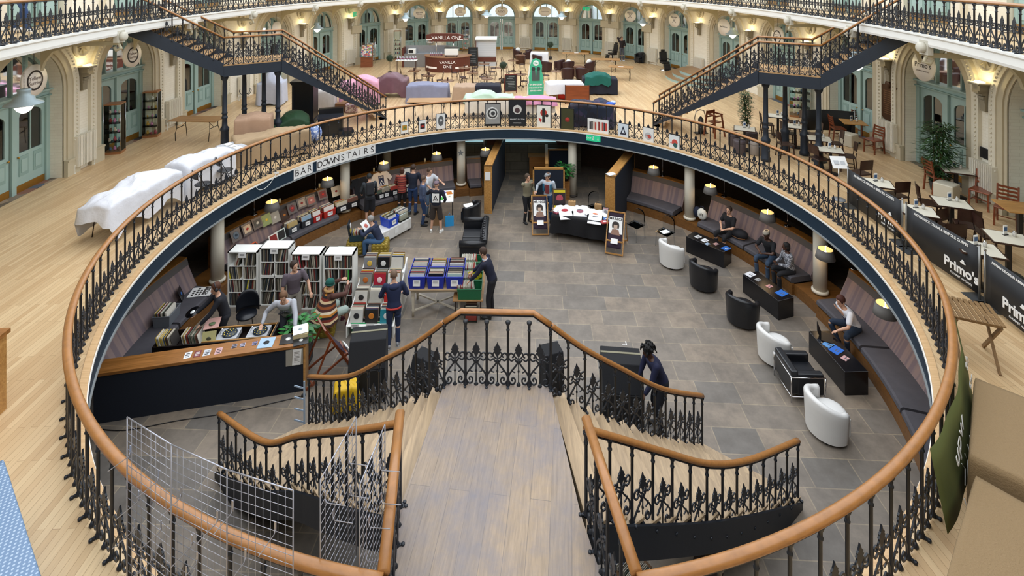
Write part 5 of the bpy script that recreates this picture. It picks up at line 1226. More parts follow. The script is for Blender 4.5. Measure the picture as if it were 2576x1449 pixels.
def tleg(x, y, rz, lab):
    t = thing('trestle_leg_frame', lab, 'table', (x, y, 0), rz); 
    part(t, 'folding_leg', C('#2a1c18', .4), lambda m: (m.tube([(-.24, 0, .72), (-.24, 0, .45), (-.31, 0, 0)], .013, 6), m.tube([(.24, 0, .72), (.24, 0, .45), (.31, 0, 0)], .013, 6), m.tube([(-.24, 0, .66), (.24, 0, .66)], .012, 6))); part(t, 'tabletop', WHITEP, lambda m: m.box((0, .3, .735), (.72, .66, .02)))
tleg(-9.46, 11.95, -.12, 'folding table end showing under the nearest white sheet')
cloth('dust_sheet', 'long white sheet over goods on a folding table beside the left railing', 'cloth', (-9.35, 12.75, 0), -.13, .80, 2.15, .80, WH, drop=.66, bumps=[(.1, -.5, .7, .14), (-.1, .3, .7, .22), (.1, .8, .5, .16), (0, -.1, .5, .12)], rip=.05, flare=.06, seed=3, hem=.18, fold=.07, group='white dust sheets', lowside=(0, -1, .55))
cloth('dust_sheet', 'second white sheet over goods, further along the left railing', 'cloth', (-9.0, 14.95, 0), -.25, .82, 1.65, .80, WH, bumps=[(0, -.4, .6, .18), (.1, .4, .5, .15)], rip=.05, seed=8, hem=.15, fold=.06, group='white dust sheets')
K_ts = None
t = thing('paper_table', 'small table with white papers between railing and white sheet', 'table', (-8.75, 16.15, 0), -.6); part(t, 'tabletop', C('#b9bcc2'), lambda m: m.box((0, 0, .735), (.9, .6, .025))); 
for sx in (-1, 1): part(t, 'leg', BLK, lambda m: (m.bar((sx*.4, -.25, 0), (sx*.4, -.25, .73), .03), m.bar((sx*.4, .25, 0), (sx*.4, .25, .73), .03)))
for k in range(3): o = tag(MB().box((0, 0, .005), (.3, .21, .01)).build('paper_sheet', PAPER), 'white papers on the small table by the left railing', 'paper', 'papers by the left railing'); o.location = (-8.95+.22*k, 16.3-.15*k, .75); o.rotation_euler = (0, 0, -.6)
def mk_fold():
    t = thing('folding_chair', 'x', 'chair'); B_ = C('#15171c', .4); part(t, 'seat', B_, lambda m: m.lathe([(0, .44), (.20, .44), (.21, .45), (.20, .46), (0, .46)], n=18)); part(t, 'backrest', B_, lambda m: m.grid(lambda u, v: ((u-.5)*.40, .20+.04*math.cos((u-.5)*PI), .66+.18*v), 8, 1), solid=.015)
    for s in (-1, 1): part(t, 'leg', B_, lambda m: (m.tube([(s*.19, -.20, 0), (s*.19, .20, .84)], .011, 6))); part(t, 'leg', B_, lambda m: m.tube([(s*.17, .22, 0), (s*.17, -.12, .45)], .011, 6))
    return t
K_fold = Kit(mk_fold)
for x, y, rz, s in ((-8.35, 13.95, .9, 'in front of the first white sheet'), (-8.3, 14.95, .8, 'in front of the second white sheet'), (-8.25, 19.9, -.4, 'beside the black cabinet')): K_fold((x, y, 0), rz+R90, 'black folding chair '+s, 'black folding chairs')
cl('draped_cloth', 'tan cloth over a tall stall left of the front iron column', 640, 292, 1.2, .3, 1.1, .8, '#a98a72', [(0, 0, .5, .1)], seed=4, fold=.05)
cl('draped_cloth', 'brown paper-like cloth over the long stall along the railing', 684, 335, .8, .62, 2.3, .8, '#a78f70', [(.3, 0, .6, .1)], seed=5, fold=.05, group=None)
cl('draped_cloth', 'dark green velvet over goods beside the black cabinet', 725, 303, .62, .4, 1.45, .9, M('green_velvet', '#143a1c', .7, 0, .3, 4), [(.25, 0, .6, .35), (-.3, 0, .4, .1)], seed=6, fold=.06)
t = thing('black_cabinet', 'black panelled cabinet with cornice under the left staircase', 'cabinet', place(G(768, 306)), .12)
part(t, 'carcass', M('cabinet_black', '#0d1018', .4, 0, .2, 4), lambda m: m.box((0, 0, .85), (.85, .8, 1.7))); part(t, 'cornice', C('#0d1018', .4), lambda m: (m.box((0, 0, 1.73), (.98, .92, .06)), m.box((0, 0, 1.66), (.92, .86, .06)))); part(t, 'plinth', C('#0d1018', .4), lambda m: m.box((0, 0, .08), (.93, .88, .16)))
for s in (-1, 1): part(t, 'pilaster', C('#141a26', .35), lambda m: m.box((s*.36, -.41, .88), (.09, .05, 1.4)))
t = thing('upright_piano', 'black piano-like case with stepped black boxes behind the left railing', 'piano', place(G(832, 338)), .25); BP = C('#14161a', .3)
part(t, 'case', BP, lambda m: (m.box((0, .1, .35), (.9, .6, .7)), m.box((0, .28, .8), (.9, .25, .3)))); part(t, 'lid', C('#20232b', .25), lambda m: m.box((0, -.1, .72), (.92, .5, .03), rx=.1)); part(t, 'pedal_box', BP, lambda m: m.box((.55, -.15, .1), (.5, .5, .2)))
t = thing('checked_bag', 'blue and white checked laundry bag by the left railing', 'bag', place(G(791, 356)), .2); part(t, 'sack', mottle('blue_check', ['#4a66a8', '#8fa3cf', '#d9dfea', '#6b84bd'], (18, 18, 18)), lambda m: m.ball((0, 0, .32), (.27, .22, .32), 16, 10)); part(t, 'handle', C('#34508c'), lambda m: m.tube([(-.12, -.1, .55), (-.08, -.12, .70), (.08, -.12, .70), (.12, -.1, .55)], .014, 6))
for k, (x, y, c) in enumerate(((858, 281, '#7a5638'), (872, 276, '#8f6b48'))): o = tag(MB().box((0, 0, .2), (.42, .34, .4)).build('cardboard_box', C(c)), ('darker' if k == 0 else 'lighter')+' brown box on the floor under the left staircase', 'box', 'boxes under the left staircase'); o.location = place(G(x, y)); o.rotation_euler = (0, 0, .3*k)
t = thing('patterned_bag', 'pink patterned bag on the floor under the left staircase', 'bag', place(G(884, 283)), 0); part(t, 'sack', mottle('pink_print', ['#d8c2c0', '#b98f96', '#8f6f7c', '#e6dcd8'], (22, 22, 22)), lambda m: m.box((0, 0, .2), (.5, .3, .4)), .05); part(t, 'handle', C('#8f6f7c'), lambda m: m.tube([(-.12, 0, .38), (0, 0, .56), (.12, 0, .38)], .012, 5))
cl('draped_cloth', 'pale grey-lavender cloth over a tall stall behind the left staircase', 685, 205, 1.05, .15, 1.1, .9, '#b7bccb', [(0, 0, .5, .45)], seed=7, fold=.06); cl('draped_cloth', 'pink cloth over a stall behind the left staircase foot', 905, 205, 1.1, .2, 1.7, .9, '#d79fb4', [(.2, 0, .7, .3), (-.4, 0, .4, .1)], seed=9, fold=.06); cl('draped_cloth', 'off-white cloth over a low stall under the left staircase', 815, 232, .8, .2, 1.0, .8, '#cfc9c6', [(0, 0, .5, .3)], seed=19, fold=.06)
cl('draped_cloth', 'shimmering purple-brown cloth over a stall in the middle distance', 986, 199, .85, .05, 1.6, .9, M('shot_silk', '#6e5058', .45, .15, .3, 3), [(.0, 0, .7, .35)], seed=10, fold=.05); cl('draped_cloth', 'grey-blue cloth over a long table', 1077, 213, .82, 0, 1.95, .85, '#80839a', [(-.2, 0, .9, .08)], seed=11, fold=.04)
cl('draped_cloth', 'tan cloth over a table left of the black cloth', 1170, 214, .82, -.05, 1.0, .85, '#a98f78', [(0, 0, .4, .06)], seed=12, fold=.04); cl('draped_cloth', 'black cloth over a table in the middle distance', 1225, 213, .80, 0, 1.3, .7, '#171a2a', seed=13, fold=.03, bumps=[(0, 0, .6, .05)])
cl('draped_cloth', 'mint green cloth over the long stall behind the railing', 1230, 241, .82, 0, 2.1, .75, '#b4ccb6', [(-.2, 0, .6, .25), (.6, 0, .5, .08)], seed=14, drop=.25, rip=.05, fold=.05); cl('draped_cloth', 'pink cloth over the long stall behind the railing', 1347, 247, .82, -.03, 1.75, .75, '#d58fae', [(.1, 0, .6, .08)], seed=15, drop=.22, fold=.05, rip=.05)
cl('table_skirt', 'off-white cloth hanging under the mint and pink cloths', 1283, 247, .80, 0, 3.8, .70, '#d6cdc0', seed=16, fold=.0, drop=.55, bumps=[])
cl('draped_cloth', 'white cloth over a table with red fabric showing beneath', 1420, 207, .85, .12, 1.75, .9, WH, [(0, 0, .9, .04)], seed=17, drop=.5, fold=.03)
p = P(1424, 225, .55); t = thing('red_crate', 'bright red fabric bundle under the white table cloth', 'bundle', (p.x, p.y+.25, 0), 0); part(t, 'bundle', C('#c4281c', .7), lambda m: m.ball((0, 0, .26), (.8, .3, .26), 14, 8)); part(t, 'carton', C('#8a6a48'), lambda m: m.box((-.6, -.12, .2), (.4, .4, .4)))
t = thing('upright_board', 'red-brown wooden panel standing behind the railing', 'panel', place(G(1452, 262)), -.05); part(t, 'board', wood('mahogany_board', '#6e3418', '#8f4a26', .4, 2), lambda m: m.box((0, 0, .46), (1.12, .05, .86))); part(t, 'edge', C('#4a2412'), lambda m: [m.box((s*.57, 0, .46), (.03, .07, .9)) for s in (-1, 1)])
cl('draped_cloth', 'black cloth over the far right stall table', 1508, 195, .80, -.08, 1.75, .9, '#161a28', seed=18, fold=.03, bumps=[(0, 0, .8, .05)]); cl('draped_cloth', 'dark teal cloth heaped over the left half of the black-clothed stall', 1503, 191, .90, -.08, 1.25, .85, '#0e5a50', [(.1, .0, .6, .22), (-.4, .1, .3, .12)], seed=20, drop=.45, fold=.07, hem=.3)
o = tag(MB().box((0, 0, .12), (.4, .3, .24)).build('red_box', C('#b5281e')), 'red box on the floor under the black-clothed stall', 'box'); o.location = place(G(1502, 230))
cl('draped_cloth', 'dark blue cloth over a cluttered stall right behind the railing', 1487, 262, .85, -.22, 1.75, .8, mottle('dark_bundle', ['#1b2438', '#232c44', '#2d2530', '#1a1d2a', '#37304a'], (3, 3, 3), .8), [(-.4, 0, .5, .12), (.4, 0, .4, .2)], seed=21, fold=.09, rip=.07)
t = thing('blue_bundle', 'bright blue cloth bundle on the dark stall behind the railing', 'bundle', (4.05, 20.78, .86), 0); part(t, 'fold', C('#2456b8'), lambda m: m.ball((0, 0, .07), (.24, .16, .07), 12, 6)); part(t, 'lining', C('#c9d2e2'), lambda m: m.ball((.15, .1, .10), (.12, .1, .08), 8, 5))
p = P(1357, 132, .78); cloth('draped_cloth', 'white cloth over a small table between brown tub chairs', 'cloth', (p.x, p.y, 0), -.1, 1.2, .8, .78, WH, seed=22, fold=.03)
# near tables, bottom corners of the photo
def dots(name, c1, c2, s):
    m, nt, b = _new(name); tc = nd(nt, 'ShaderNodeTexCoord'); mp = nd(nt, 'ShaderNodeMapping'); mp.inputs['Scale'].default_value = (s, s, s); mp.inputs['Rotation'].default_value = (0, 0, .35); vo = nd(nt, 'ShaderNodeTexVoronoi', Scale=1.0, Randomness=0.0); vo.voronoi_dimensions = '2D'
    lt = nd(nt, 'ShaderNodeMath', operation='LESS_THAN'); lt.inputs[1].default_value = .27; mx = nd(nt, 'ShaderNodeMixRGB'); mx.inputs[1].default_value = c4(hx(c1)); mx.inputs[2].default_value = c4(hx(c2))
    nt.links.new(tc.outputs['Object'], mp.inputs[0]); nt.links.new(mp.outputs[0], vo.inputs[0]); nt.links.new(vo.outputs['Distance'], lt.inputs[0]); nt.links.new(lt.outputs[0], mx.inputs[0]); nt.links.new(mx.outputs[0], b.inputs['Base Color']); b.inputs['Roughness'].default_value = .4; return m
cloth('oilcloth', 'blue polka dot oilcloth over a table in the bottom left corner', 'cloth', (-5.08, 4.78, 0), -.66, 1.9, .76, .76, dots('blue_dots', '#6884a5', '#a5b8cd', 26), seed=2, fold=.0, rip=.02, flare=.02)
t = thing('wooden_counter', 'edge of a wooden counter cut by the left side of the photo', 'counter', (-7.42, 6.9, 0), .1); part(t, 'carcass', OAKL, lambda m: m.box((0, 0, .53), (.7, .6, 1.06))); part(t, 'worktop', OAK, lambda m: m.box((0, 0, 1.09), (.76, .66, .06)))
e = V(-.69, -.72, 0)
cloth('burlap_cover', 'brown burlap over a table beside the right end of the railing', 'cloth', (6.02-.52+.46, 6.85-.55-.41, 0), math.atan2(.72, .69), 1.5, .95, .80, BUR, seed=23, fold=.02, rip=.03, flare=.03, group='burlap covered tables')
cloth('burlap_cover', 'brown burlap over the nearest table in the bottom right corner', 'cloth', (4.27+.36, 4.95-.42, 0), .70, 1.75, 1.0, .76, BUR, seed=24, fold=.02, rip=.03, flare=.03, group='burlap covered tables')
t = thing('slatted_table', 'folding table with a slatted wooden top beyond the right railing', 'table', (7.42, 8.24, 0), -.43); SLW = wood('slat_wood', '#6e5334', '#8f7048', .5, 3)
for k in range(9): part(t, 'slat', SLW, lambda m: m.box((-.29+.0725*k, 0, .73), (.056, .62, .018)), .003)
for s in (-1, 1): part(t, 'folding_leg', SLW, lambda m: (m.bar((s*.27, -.28, .70), (s*.25, .34, 0), .03, .05), m.bar((s*.23, .28, .70), (s*.23, -.34, 0), .03, .05), m.bar((-.27, .28*s, .705), (.27, .28*s, .705), .03)))
# green banner tied to the railing
tb0, tb1 = [min([x*.002 for x in range(-785, 0)], key=lambda q: abs((CX+F*OE(q).x/OE(q).y)-px)+(1e4 if OE(q).y > 8 else 0)) for px in (2318, 2386)]
mb = MB(); bc = OE(tb0, .075); mb.grid(lambda u, v: OE(tb0+(tb1-tb0)*u, .075+.012*math.sin(u*19)+.15*v, 1.02-v*.78)-bc, 24, 4)
t = thing('hanging_banner', 'olive green cloth banner with white writing tied to the right railing', 'banner', bc); mb.build('cloth', M('olive_cloth', '#5c6434', .85, 0, .1, 6), t, solid=.004)
om = (tb0+tb1)/2; tg = OE(om+.01)-OE(om-.01); rzb = math.atan2(tg.y, tg.x)
for s, sz, f, z in (('upw', .24, .26, .76), ('th', .18, .74, .86), ('Che', .10, .72, .66), ('Gifts', .10, .72, .48)):
    q = OE(tb0+(tb1-tb0)*f, .115+.19*(1.02-z))-bc; text(s, sz, PAPER, UPR((q.x, q.y, z), rzb, .19), t, sx=2.0)
part(t, 'cup_drawing', PAPER, lambda m: [m.tube([tuple(OE(tb0+(tb1-tb0)*(.2+.05*k), +.24)-bc+V(0, 0, .40)), tuple(OE(tb0+(tb1-tb0)*(.24+.05*k), +.22)-bc+V(0, 0, .50)), tuple(OE(tb0+(tb1-tb0)*(.22+.06*k), +.20)-bc+V(0, 0, .58))], .005, 4) for k in range(4)]+[m.tube([tuple(OE(tb0+(tb1-tb0)*a, .125+.19*(1.02-b))-bc+V(0, 0, b)) for a, b in ((.16, .34), (.17, .24), (.24, .2), (.36, .22), (.38, .34))], .006, 4)])

# ---------------------------------------------------------------- coffee bar and the tables around it
MAR = M('maroon_panel', '#5a2a1e', .45, 0, .1, 4); ZB = 0
cb = V(-4.05, 32.6, 0); t = thing('coffee_counter', 'curved maroon coffee counter lettered VANILLA ONE', 'counter', cb)
cur = [(1.5*math.sin(q), -1.25*math.cos(q)+1.0) for q in [(-1.35+2.7*k/20) for k in range(21)]]
part(t, 'front', MAR, lambda m: m.slab(cur+[(1.4, 1.1), (-1.4, 1.1)], 0, .92)); part(t, 'worktop', wood('counter_top', '#7a5640', '#9a7050', .4), lambda m: m.slab([(x*1.05, y*1.05-.02) for x, y in cur]+[(1.5, 1.15), (-1.5, 1.15)], .921, .97)); part(t, 'stripe', SIGNW, lambda m: [m.slab([(x*1.012, y*1.012) for x, y in cur[a:b]]+[(cur[b-1][0]*.9, cur[b-1][1]*.9), (cur[a][0]*.9, cur[a][1]*.9)], .22, .34) for a, b in ((2, 8), (13, 19))])
text('VANILLA', .26, SIGNW, UPR((.1, -.29, .66)), t); text('ONE', .26, SIGNW, UPR((.1, -.29, .38)), t)
t = thing('hanging_bar_sign', 'maroon fascia sign reading VANILLA ONE above the coffee counter', 'sign', (-4.2, 33.0, .97)); part(t, 'board', MAR, lambda m: m.prism([(-1.2, 1.02), (-1.2, 1.35), (-.8, 1.45), (.8, 1.45), (1.2, 1.35), (1.2, 1.02), (.6, .93), (-.6, .93)], .25)); text('VANILLA ONE', .30, SIGNW, UPR((.12, -.13, 1.18)), t); part(t, 'post', CHROME, lambda m: (m.cyl((-.55, 0, 0), (-.55, 0, 1.0), .03, n=8), m.cyl((.55, .2, 0), (.55, .1, 1.0), .03, n=8))); part(t, 'stripe', SIGNW, lambda m: [m.box((s*1.0, -.13, 1.08), (.36, .01, .05)) for s in (-1, 1)])
t = thing('espresso_machine', 'white and black espresso machine on the coffee counter', 'coffee machine', (-3.75, 32.9, .97)); part(t, 'body', WHITEP, lambda m: m.box((0, 0, .30), (.85, .5, .44)), .04); part(t, 'top', BLK, lambda m: m.box((0, 0, .55), (.88, .5, .06))); part(t, 'foot', BLK, lambda m: [m.box((s*.35, 0, .04), (.08, .3, .08)) for s in (-1, 1)])
t = thing('back_counter', 'steel back counter with maroon end behind the coffee bar', 'counter', (-5.6, 34.6, 0)); part(t, 'carcass', [C('#8d8f92', .35, metal=.5), MAR], lambda m: (m.box((0, 0, .45), (3.0, .6, .9)), m.box((-1.55, 0, .65), (.12, .7, 1.3), 1))); part(t, 'splashback', C('#9a9da0', .3, metal=.5), lambda m: m.box((0, .3, 1.15), (3.0, .04, .5)))
o = thing('microwave', 'small white microwave on the steel back counter', 'microwave', (-6.6, 34.55, .9)); part(o, 'body', WHITEP, lambda m: m.box((0, 0, .15), (.5, .35, .3))); part(o, 'door', BLK, lambda m: m.box((-.05, -.18, .15), (.3, .01, .2)))
t = thing('side_table', 'small table crowded with syrup bottles left of the coffee counter', 'table', (-6.45, 32.0, 0), 0); part(t, 'tabletop', WHITEP, lambda m: m.box((0, 0, .86), (1.3, .5, .03))); [part(t, 'leg', BENT, lambda m: m.bar((sx*.6, sy*.2, 0), (sx*.6, sy*.2, .85), .04)) for sx in (-1, 1) for sy in (-1, 1)]
bt = None
def mk_bottle():
    t = thing('syrup_bottle', 'x', 'bottle'); part(t, 'bottle', M('bottle_pale', '#b8bcc4', .2, 0, .2, 9), lambda m: m.lathe([(.04, 0), (.04, .17), (.015, .22), (.015, .25), (0, .25)], n=8)); part(t, 'bottle_label', C('#8a3a5a'), lambda m: m.lathe([(.041, .05), (.041, .12)], n=8)); return t
K_bot = Kit(mk_bottle)
for k in range(12): K_bot((-7.0+.10*k, 31.9+.16*(k % 2), .876), 0, 'syrup bottle in the row on the small table left of the coffee counter', 'syrup bottles')
for k in range(7): K_bot((-5.1+.12*k, 32.95, .97), 0, 'bottle or jar standing on the coffee counter top', 'jars on the coffee counter')
def chalk(label, loc, w, h, rz=0, text_=True, red=False):
    t = thing('chalkboard', label, 'chalkboard', loc, rz); part(t, 'frame', C('#6b2a22') if red else C('#3a2c22'), lambda m: [m.box((s*w/2, 0, h/2), (.04, .04, h), rx=.14) for s in (-1, 1)]+[m.box((0, -.0, z), (w, .04, .05)) for z in (h*.98, h*.12)]+([m.bar((s*w/2, .0, h), (s*w/2, .4, 0), .03) for s in (-1, 1)]))
    part(t, 'slate', C('#23282a', .8), lambda m: m.box((0, 0, h*.54), (w-.04, .02, h*.84))); part(t, 'writing', C('#a9aeb0', .9), lambda m: [m.box((R.uniform(-.04, .04), -.014, h*(.86-.08*k)), (w*R.uniform(.4, .75), .003, .014)) for k in range(8)]); return t
chalk('tall chalkboard menu right of the coffee counter', place(G(1190, 172)), .62, 1.4, 0); chalk('folding red-framed chalkboard sign behind the railing', place(G(1285, 235)), .62, 1.0, .15, red=True)
t = thing('shuttered_kiosk', 'pale grey kiosk with a closed roller shutter right of the coffee bar', 'kiosk', place(G(1223, 166))); part(t, 'cabinet', [C('#b9bcc0', .5), MAR], lambda m: (m.box((0, .3, .9), (1.35, .7, 1.8)), m.box((0, -.06, .45), (1.35, .04, .30), 1), m.box((-.69, .3, .9), (.05, .7, 1.7), 1))); part(t, 'shutter', bands('shutter_slats', ['#c9ccd0', '#b4b8bd'], 2, 14, .5), lambda m: m.box((.05, -.07, 1.2), (1.2, .03, 1.0))); part(t, 'hood', WHITEP, lambda m: m.box((0, .2, 1.85), (1.45, .9, .10), rx=.1))
t = thing('card_rack', 'wooden greetings card rack by the left radiator', 'rack', place(G(923, 168)), .15); part(t, 'case', wood('card_rack_wood', '#6e3a20', '#8f5232', .4), lambda m: (m.box((0, 0, .35), (.75, .5, .7)), m.prism([(-.25, .7), (.25, .7), (.25, 1.45), (.12, 1.45)], .75, 0, rotz(PI/2)))); part(t, 'cards', mottle('cards', ['#d9d4cc', '#b5524a', '#4a6fa0', '#e3c86a', '#7a9a6a', '#c9a0b0'], (11, 11, 11)), lambda m: m.box((0, -.11, 1.08), (.70, .03, .8), rx=-.46))
def mk_rack():
    t = thing('wire_rack', 'x', 'rack'); part(t, 'frame', CHROME, lambda m: [m.cyl((s*.25, q*.15, 0), (s*.25, q*.15, 1.8), .012, n=5) for s in (-1, 1) for q in (-1, 1)]+[m.box((0, 0, .25+.35*k), (.5, .3, .012)) for k in range(5)]); part(t, 'goods', mottle('rack_goods', ['#d8d4d0', '#9aa6b8', '#b86a5a', '#e6e0d0', '#7a8a7a'], (9, 9, 9)), lambda m: [m.box((0, 0, .33+.35*k), (.4, .22, .13)) for k in range(4)]); return t
K_rack = Kit(mk_rack); K_rack(place(G(934, 160)), .2, 'thin wire rack with pale goods beside the card rack', 'wire racks'); K_rack(place(G(1082, 140)), 0, 'wire rack behind the coffee bar', 'wire racks'); K_rack(place(G(1172, 130)), 0, 'wire rack with hanging goods behind the coffee bar sign', 'wire racks')
K_top(place(G(981, 189)), 0, 'round clipped topiary tree left of the coffee bar', 'topiary trees', .82); K_top(place(G(1266, 209)), 1, 'round clipped topiary tree among the bistro tables', 'topiary trees', .8); K_top(place(G(1384, 150)), 2, 'round clipped topiary tree beyond the brown chairs', 'topiary trees', .85)
bt = [(1042, 178), (1079, 190), (1126, 203), (1189, 183), (1225, 197), (1218, 160), (1291, 152), (1310, 187), (1399, 179), (1168, 170), (1262, 170)]
nth = 0
for k, (x, y) in enumerate(bt):
    q = Q(x, y, .72); (K_bsq if k in (0, 1, 3) else K_round)(q, 0, ('square' if k in (0, 1, 3) else 'round')+' dark bistro table, %s counted from the left by the coffee bar' % ORD[sorted(b[0] for b in bt).index(x)], 'bistro tables'); K_cand((q[0], q[1], .73), 0, 'dark menu block on the %s bistro table from the left' % ORD[sorted(b[0] for b in bt).index(x)], 'menu blocks')
    for j, an in enumerate(((.3, 3.3), (.2, 3.0, 4.9), (-.2, 3.4), (.4, 2.9), (.1, 3.2), (0, 3.1), (.2, 2.8), (.3, 3.5, 5.0), (2.9,), (.5, 3.4), (.2, 3.0))[k]):
        K_bent((q[0]+.58*math.cos(an), q[1]+.58*math.sin(an), 0), an-PI/2, 'dark bentwood bistro chair, %s side of the %s bistro table from the left' % (('right', 'left', 'near')[0 if math.cos(an) > .6 else 1 if math.cos(an) < -.6 else 2], ORD[sorted(b[0] for b in bt).index(x)]), 'bentwood bistro chairs')
for x, y, rz, s in [(1303, 146, R90, 'left of the far round table'), (1326, 148, -R90, 'right of the far round table'), (1374, 180, 2.6, 'behind the tea sign cut-out'), (1407, 176, -2.4, 'right behind the tea sign cut-out'), (1430, 180, PI+.3, 'with the white cushion'), (1428, 199, PI, 'nearest, front of the group'), (1482, 180, -R90-.5, 'far right of the group'), (1464, 199, PI-.3, 'front right of the group'), (1352, 162, 2.2, 'beside the yellow cushion')]:
    K_brtub(place(G(x, y)), rz, 'dark brown leather tub chair, '+s, 'brown tub chairs')
for x, y, s in ((1430, 180, 'second'), (1303, 146, 'first'), (1482, 180, 'third')):
    p = G(x, y); t = thing('seat_cushion', 'white cushion in a brown tub chair, %s from the left' % {'first': 'first', 'second': 'second', 'third': 'third'}[s], 'cushion', (p.x, p.y, .43), .3, 'white seat cushions'); part(t, 'pad', WHITEP, lambda m: m.ball((0, 0, .16), (.2, .09, .2), 12, 8)); part(t, 'piping', PAPER, lambda m: m.tube([(math.cos(a)*.19, 0, .16+math.sin(a)*.19) for a in [k*PI/8 for k in range(16)]], .006, 4, closed=True))
def mk_drum():
    t = thing('drum_table', 'x', 'table'); part(t, 'drum', M('drum_brown', '#4a2c22', .5), lambda m: m.lathe([(.33, 0), (.33, .55), (.35, .57), (0, .57)], n=24)); part(t, 'top', C('#6b4430', .35), lambda m: m.lathe([(.36, .571), (.36, .60), (0, .60)], n=24)); return t
K_drum = Kit(mk_drum); K_drum(place(G(1309, 160)), 0, 'brown drum table between the far tub chairs', 'drum tables'); K_drum(place(G(1457, 192)), 0, 'brown drum table among the right tub chairs', 'drum tables')
p = G(1352, 162); t = thing('patterned_cushion', 'yellow patterned cushion on a brown tub chair', 'cushion', (p.x, p.y, .43), .5); part(t, 'pad', mottle('cush', ['#c9b27a', '#8a6a3a', '#e0cfa0'], (16, 16, 16)), lambda m: m.ball((0, 0, .12), (.2, .07, .18), 10, 8)); part(t, 'edge', C('#8a6a3a'), lambda m: m.tube([(math.cos(a)*.2, 0, .12+math.sin(a)*.18) for a in [k*PI/6 for k in range(12)]], .008, 4, closed=True))
# tea sign cut-out
t = thing('tea_sign', 'tall green cut-out sign with two grey figures advertising tea', 'sign', place(G(1348, 238)), .1); GR = C('#2f9a76', .6)
part(t, 'outline_board', [C('#3fae88', .6), C('#e8ece6')], lambda m: (m.prism([(-.38, .0), (.40, 0), (.42, .55), (.36, .62), (.40, .9), (.30, 1.2), (.32, 1.5), (.22, 1.78), (.0, 1.88), (-.2, 1.78), (-.3, 1.5), (-.28, 1.2), (-.38, .9), (-.34, .62), (-.40, .55)], .03), m.prism([(-.46, 0), (-.40, 0), (-.36, .9), (-.30, 1.5), (-.34, 1.5), (-.42, .9)], .03, 1)))
part(t, 'figures', [C('#4a5250'), C('#2a3230')], lambda m: [f for s in (-1, 1) for f in (m.prism([(s*.10-.10, .72), (s*.10+.10, .72), (s*.12+.08, 1.25), (s*.12-.08, 1.25)], .012, 0, Matrix.Translation(V(0, -.025, 0))), m.ball((s*.13, -.025, 1.33), (.10, .012, .11), 12, 6, 1))]); part(t, 'roundel', C('#e3ebe6'), lambda m: m.ball((0, -.026, 1.62), (.15, .012, .15), 16, 6))
for s, sz, z in (('TEA', .10, 1.62), ("EH BAH GUM!", .105, .52), ('FABULICIOUS TEA', .085, .36), ('SERVED HERE', .10, .20)): text(s, sz, PAPER if z < 1 else GR, UPR((0, -.042 if z > 1 else -.02, z)), t, bold=.003)
# barber chairs, tub chair, poinsettia
def mk_barber():
    t = thing('barber_chair', 'x', 'chair'); L_ = C('#14161a', .35); part(t, 'base', CHROME, lambda m: m.lathe([(.30, 0), (.30, .03), (.06, .07), (.05, .45)], n=20)); part(t, 'seat', L_, lambda m: m.box((0, 0, .52), (.52, .5, .14)), .04); part(t, 'backrest', L_, lambda m: m.box((0, .25, .88), (.50, .12, .62), rx=-.15), .04); part(t, 'headrest', L_, lambda m: m.box((0, .31, 1.25), (.26, .1, .14)), .03); part(t, 'footrest', L_, lambda m: (m.box((0, -.42, .30), (.40, .06, .36), rx=-.4), m.box((0, -.55, .12), (.42, .2, .03))))
    for s in (-1, 1): part(t, 'armrest', L_, lambda m: m.box((s*.30, 0, .72), (.08, .42, .06)), .02)
    return t
K_barb = Kit(mk_barber); K_barb(place(G(1541, 153)), -R90+.3, 'black barber chair beside the man on the phone', 'barber chairs'); K_barb(place(G(1672, 177)), .1, 'black barber chair between a radiator and a teal door', 'barber chairs'); K_btub(place(G(1609, 158)), -R90+.6, 'black tub chair in front of the far teal door', 'black leather tub chairs')
t = thing('potted_poinsettia', 'red-flowered plant on a stem in a black pot', 'plant', place(G(1742, 179))); part(t, 'pot', C('#1d1d20'), lambda m: m.lathe([(.18, 0), (.28, .38), (.25, .38), (0, .34)], n=12)); part(t, 'stem', C('#4a4a30'), lambda m: m.cyl((0, 0, .3), (0, 0, .9), .015, n=5))
def poin(m):
    rr = random.Random(2)
    for k in range(150):
        d = Vector((rr.gauss(0, 1), rr.gauss(0, 1), rr.gauss(0, 1))).normalized(); p = Vector((0, 0, 1.08))+d*.22; s = d.cross(Vector((.3, .2, 1))).normalized()*.03; m.add([p-s, p+d*.07, p+s, p-d*.05], [(0, 1, 2, 3)], k % 2)
part(t, 'foliage', [C('#9a2430'), C('#4a5a3c')], poin)
# radiator-side notices and exit signs
GRN = emit('exit_green', (.02, .42, .20), .5)
def exit_sign(label, loc, rz, w=.36, h=.18, txt='EXIT', arrow=True):
    t = thing('exit_sign', label, 'sign', loc, rz, 'green exit signs'); part(t, 'panel', GRN, lambda m: m.box((0, 0, 0), (w, .03, h))); part(t, 'running_figure', PAPER, lambda m: (m.ball((.0, -.018, h*.28), (h*.09, .003, h*.09), 8, 4), m.bar((0, -.018, h*.18), (-h*.06, -.018, -h*.1), h*.13, .003, up=(0, 1, 0)), m.bar((-h*.06, -.018, -h*.08), (h*.16, -.018, -h*.32), h*.08, .003, up=(0, 1, 0)), m.bar((-h*.06, -.018, -h*.08), (-h*.22, -.018, -h*.34), h*.08, .003, up=(0, 1, 0)), m.bar((w*.33, -.018, h*.3), (w*.33, -.018, -h*.2), h*.1, .003, up=(0, 1, 0)), m.prism([(w*.33-h*.2, -h*.08), (w*.33+h*.2, -h*.08), (w*.33, -h*.34)], .003, 0, Matrix.Translation(V(0, -.018, 0))))); 
    if txt: text(txt, h*.42, PAPER, UPR((-w*.3, -.018, 0)), t, ext=.001)
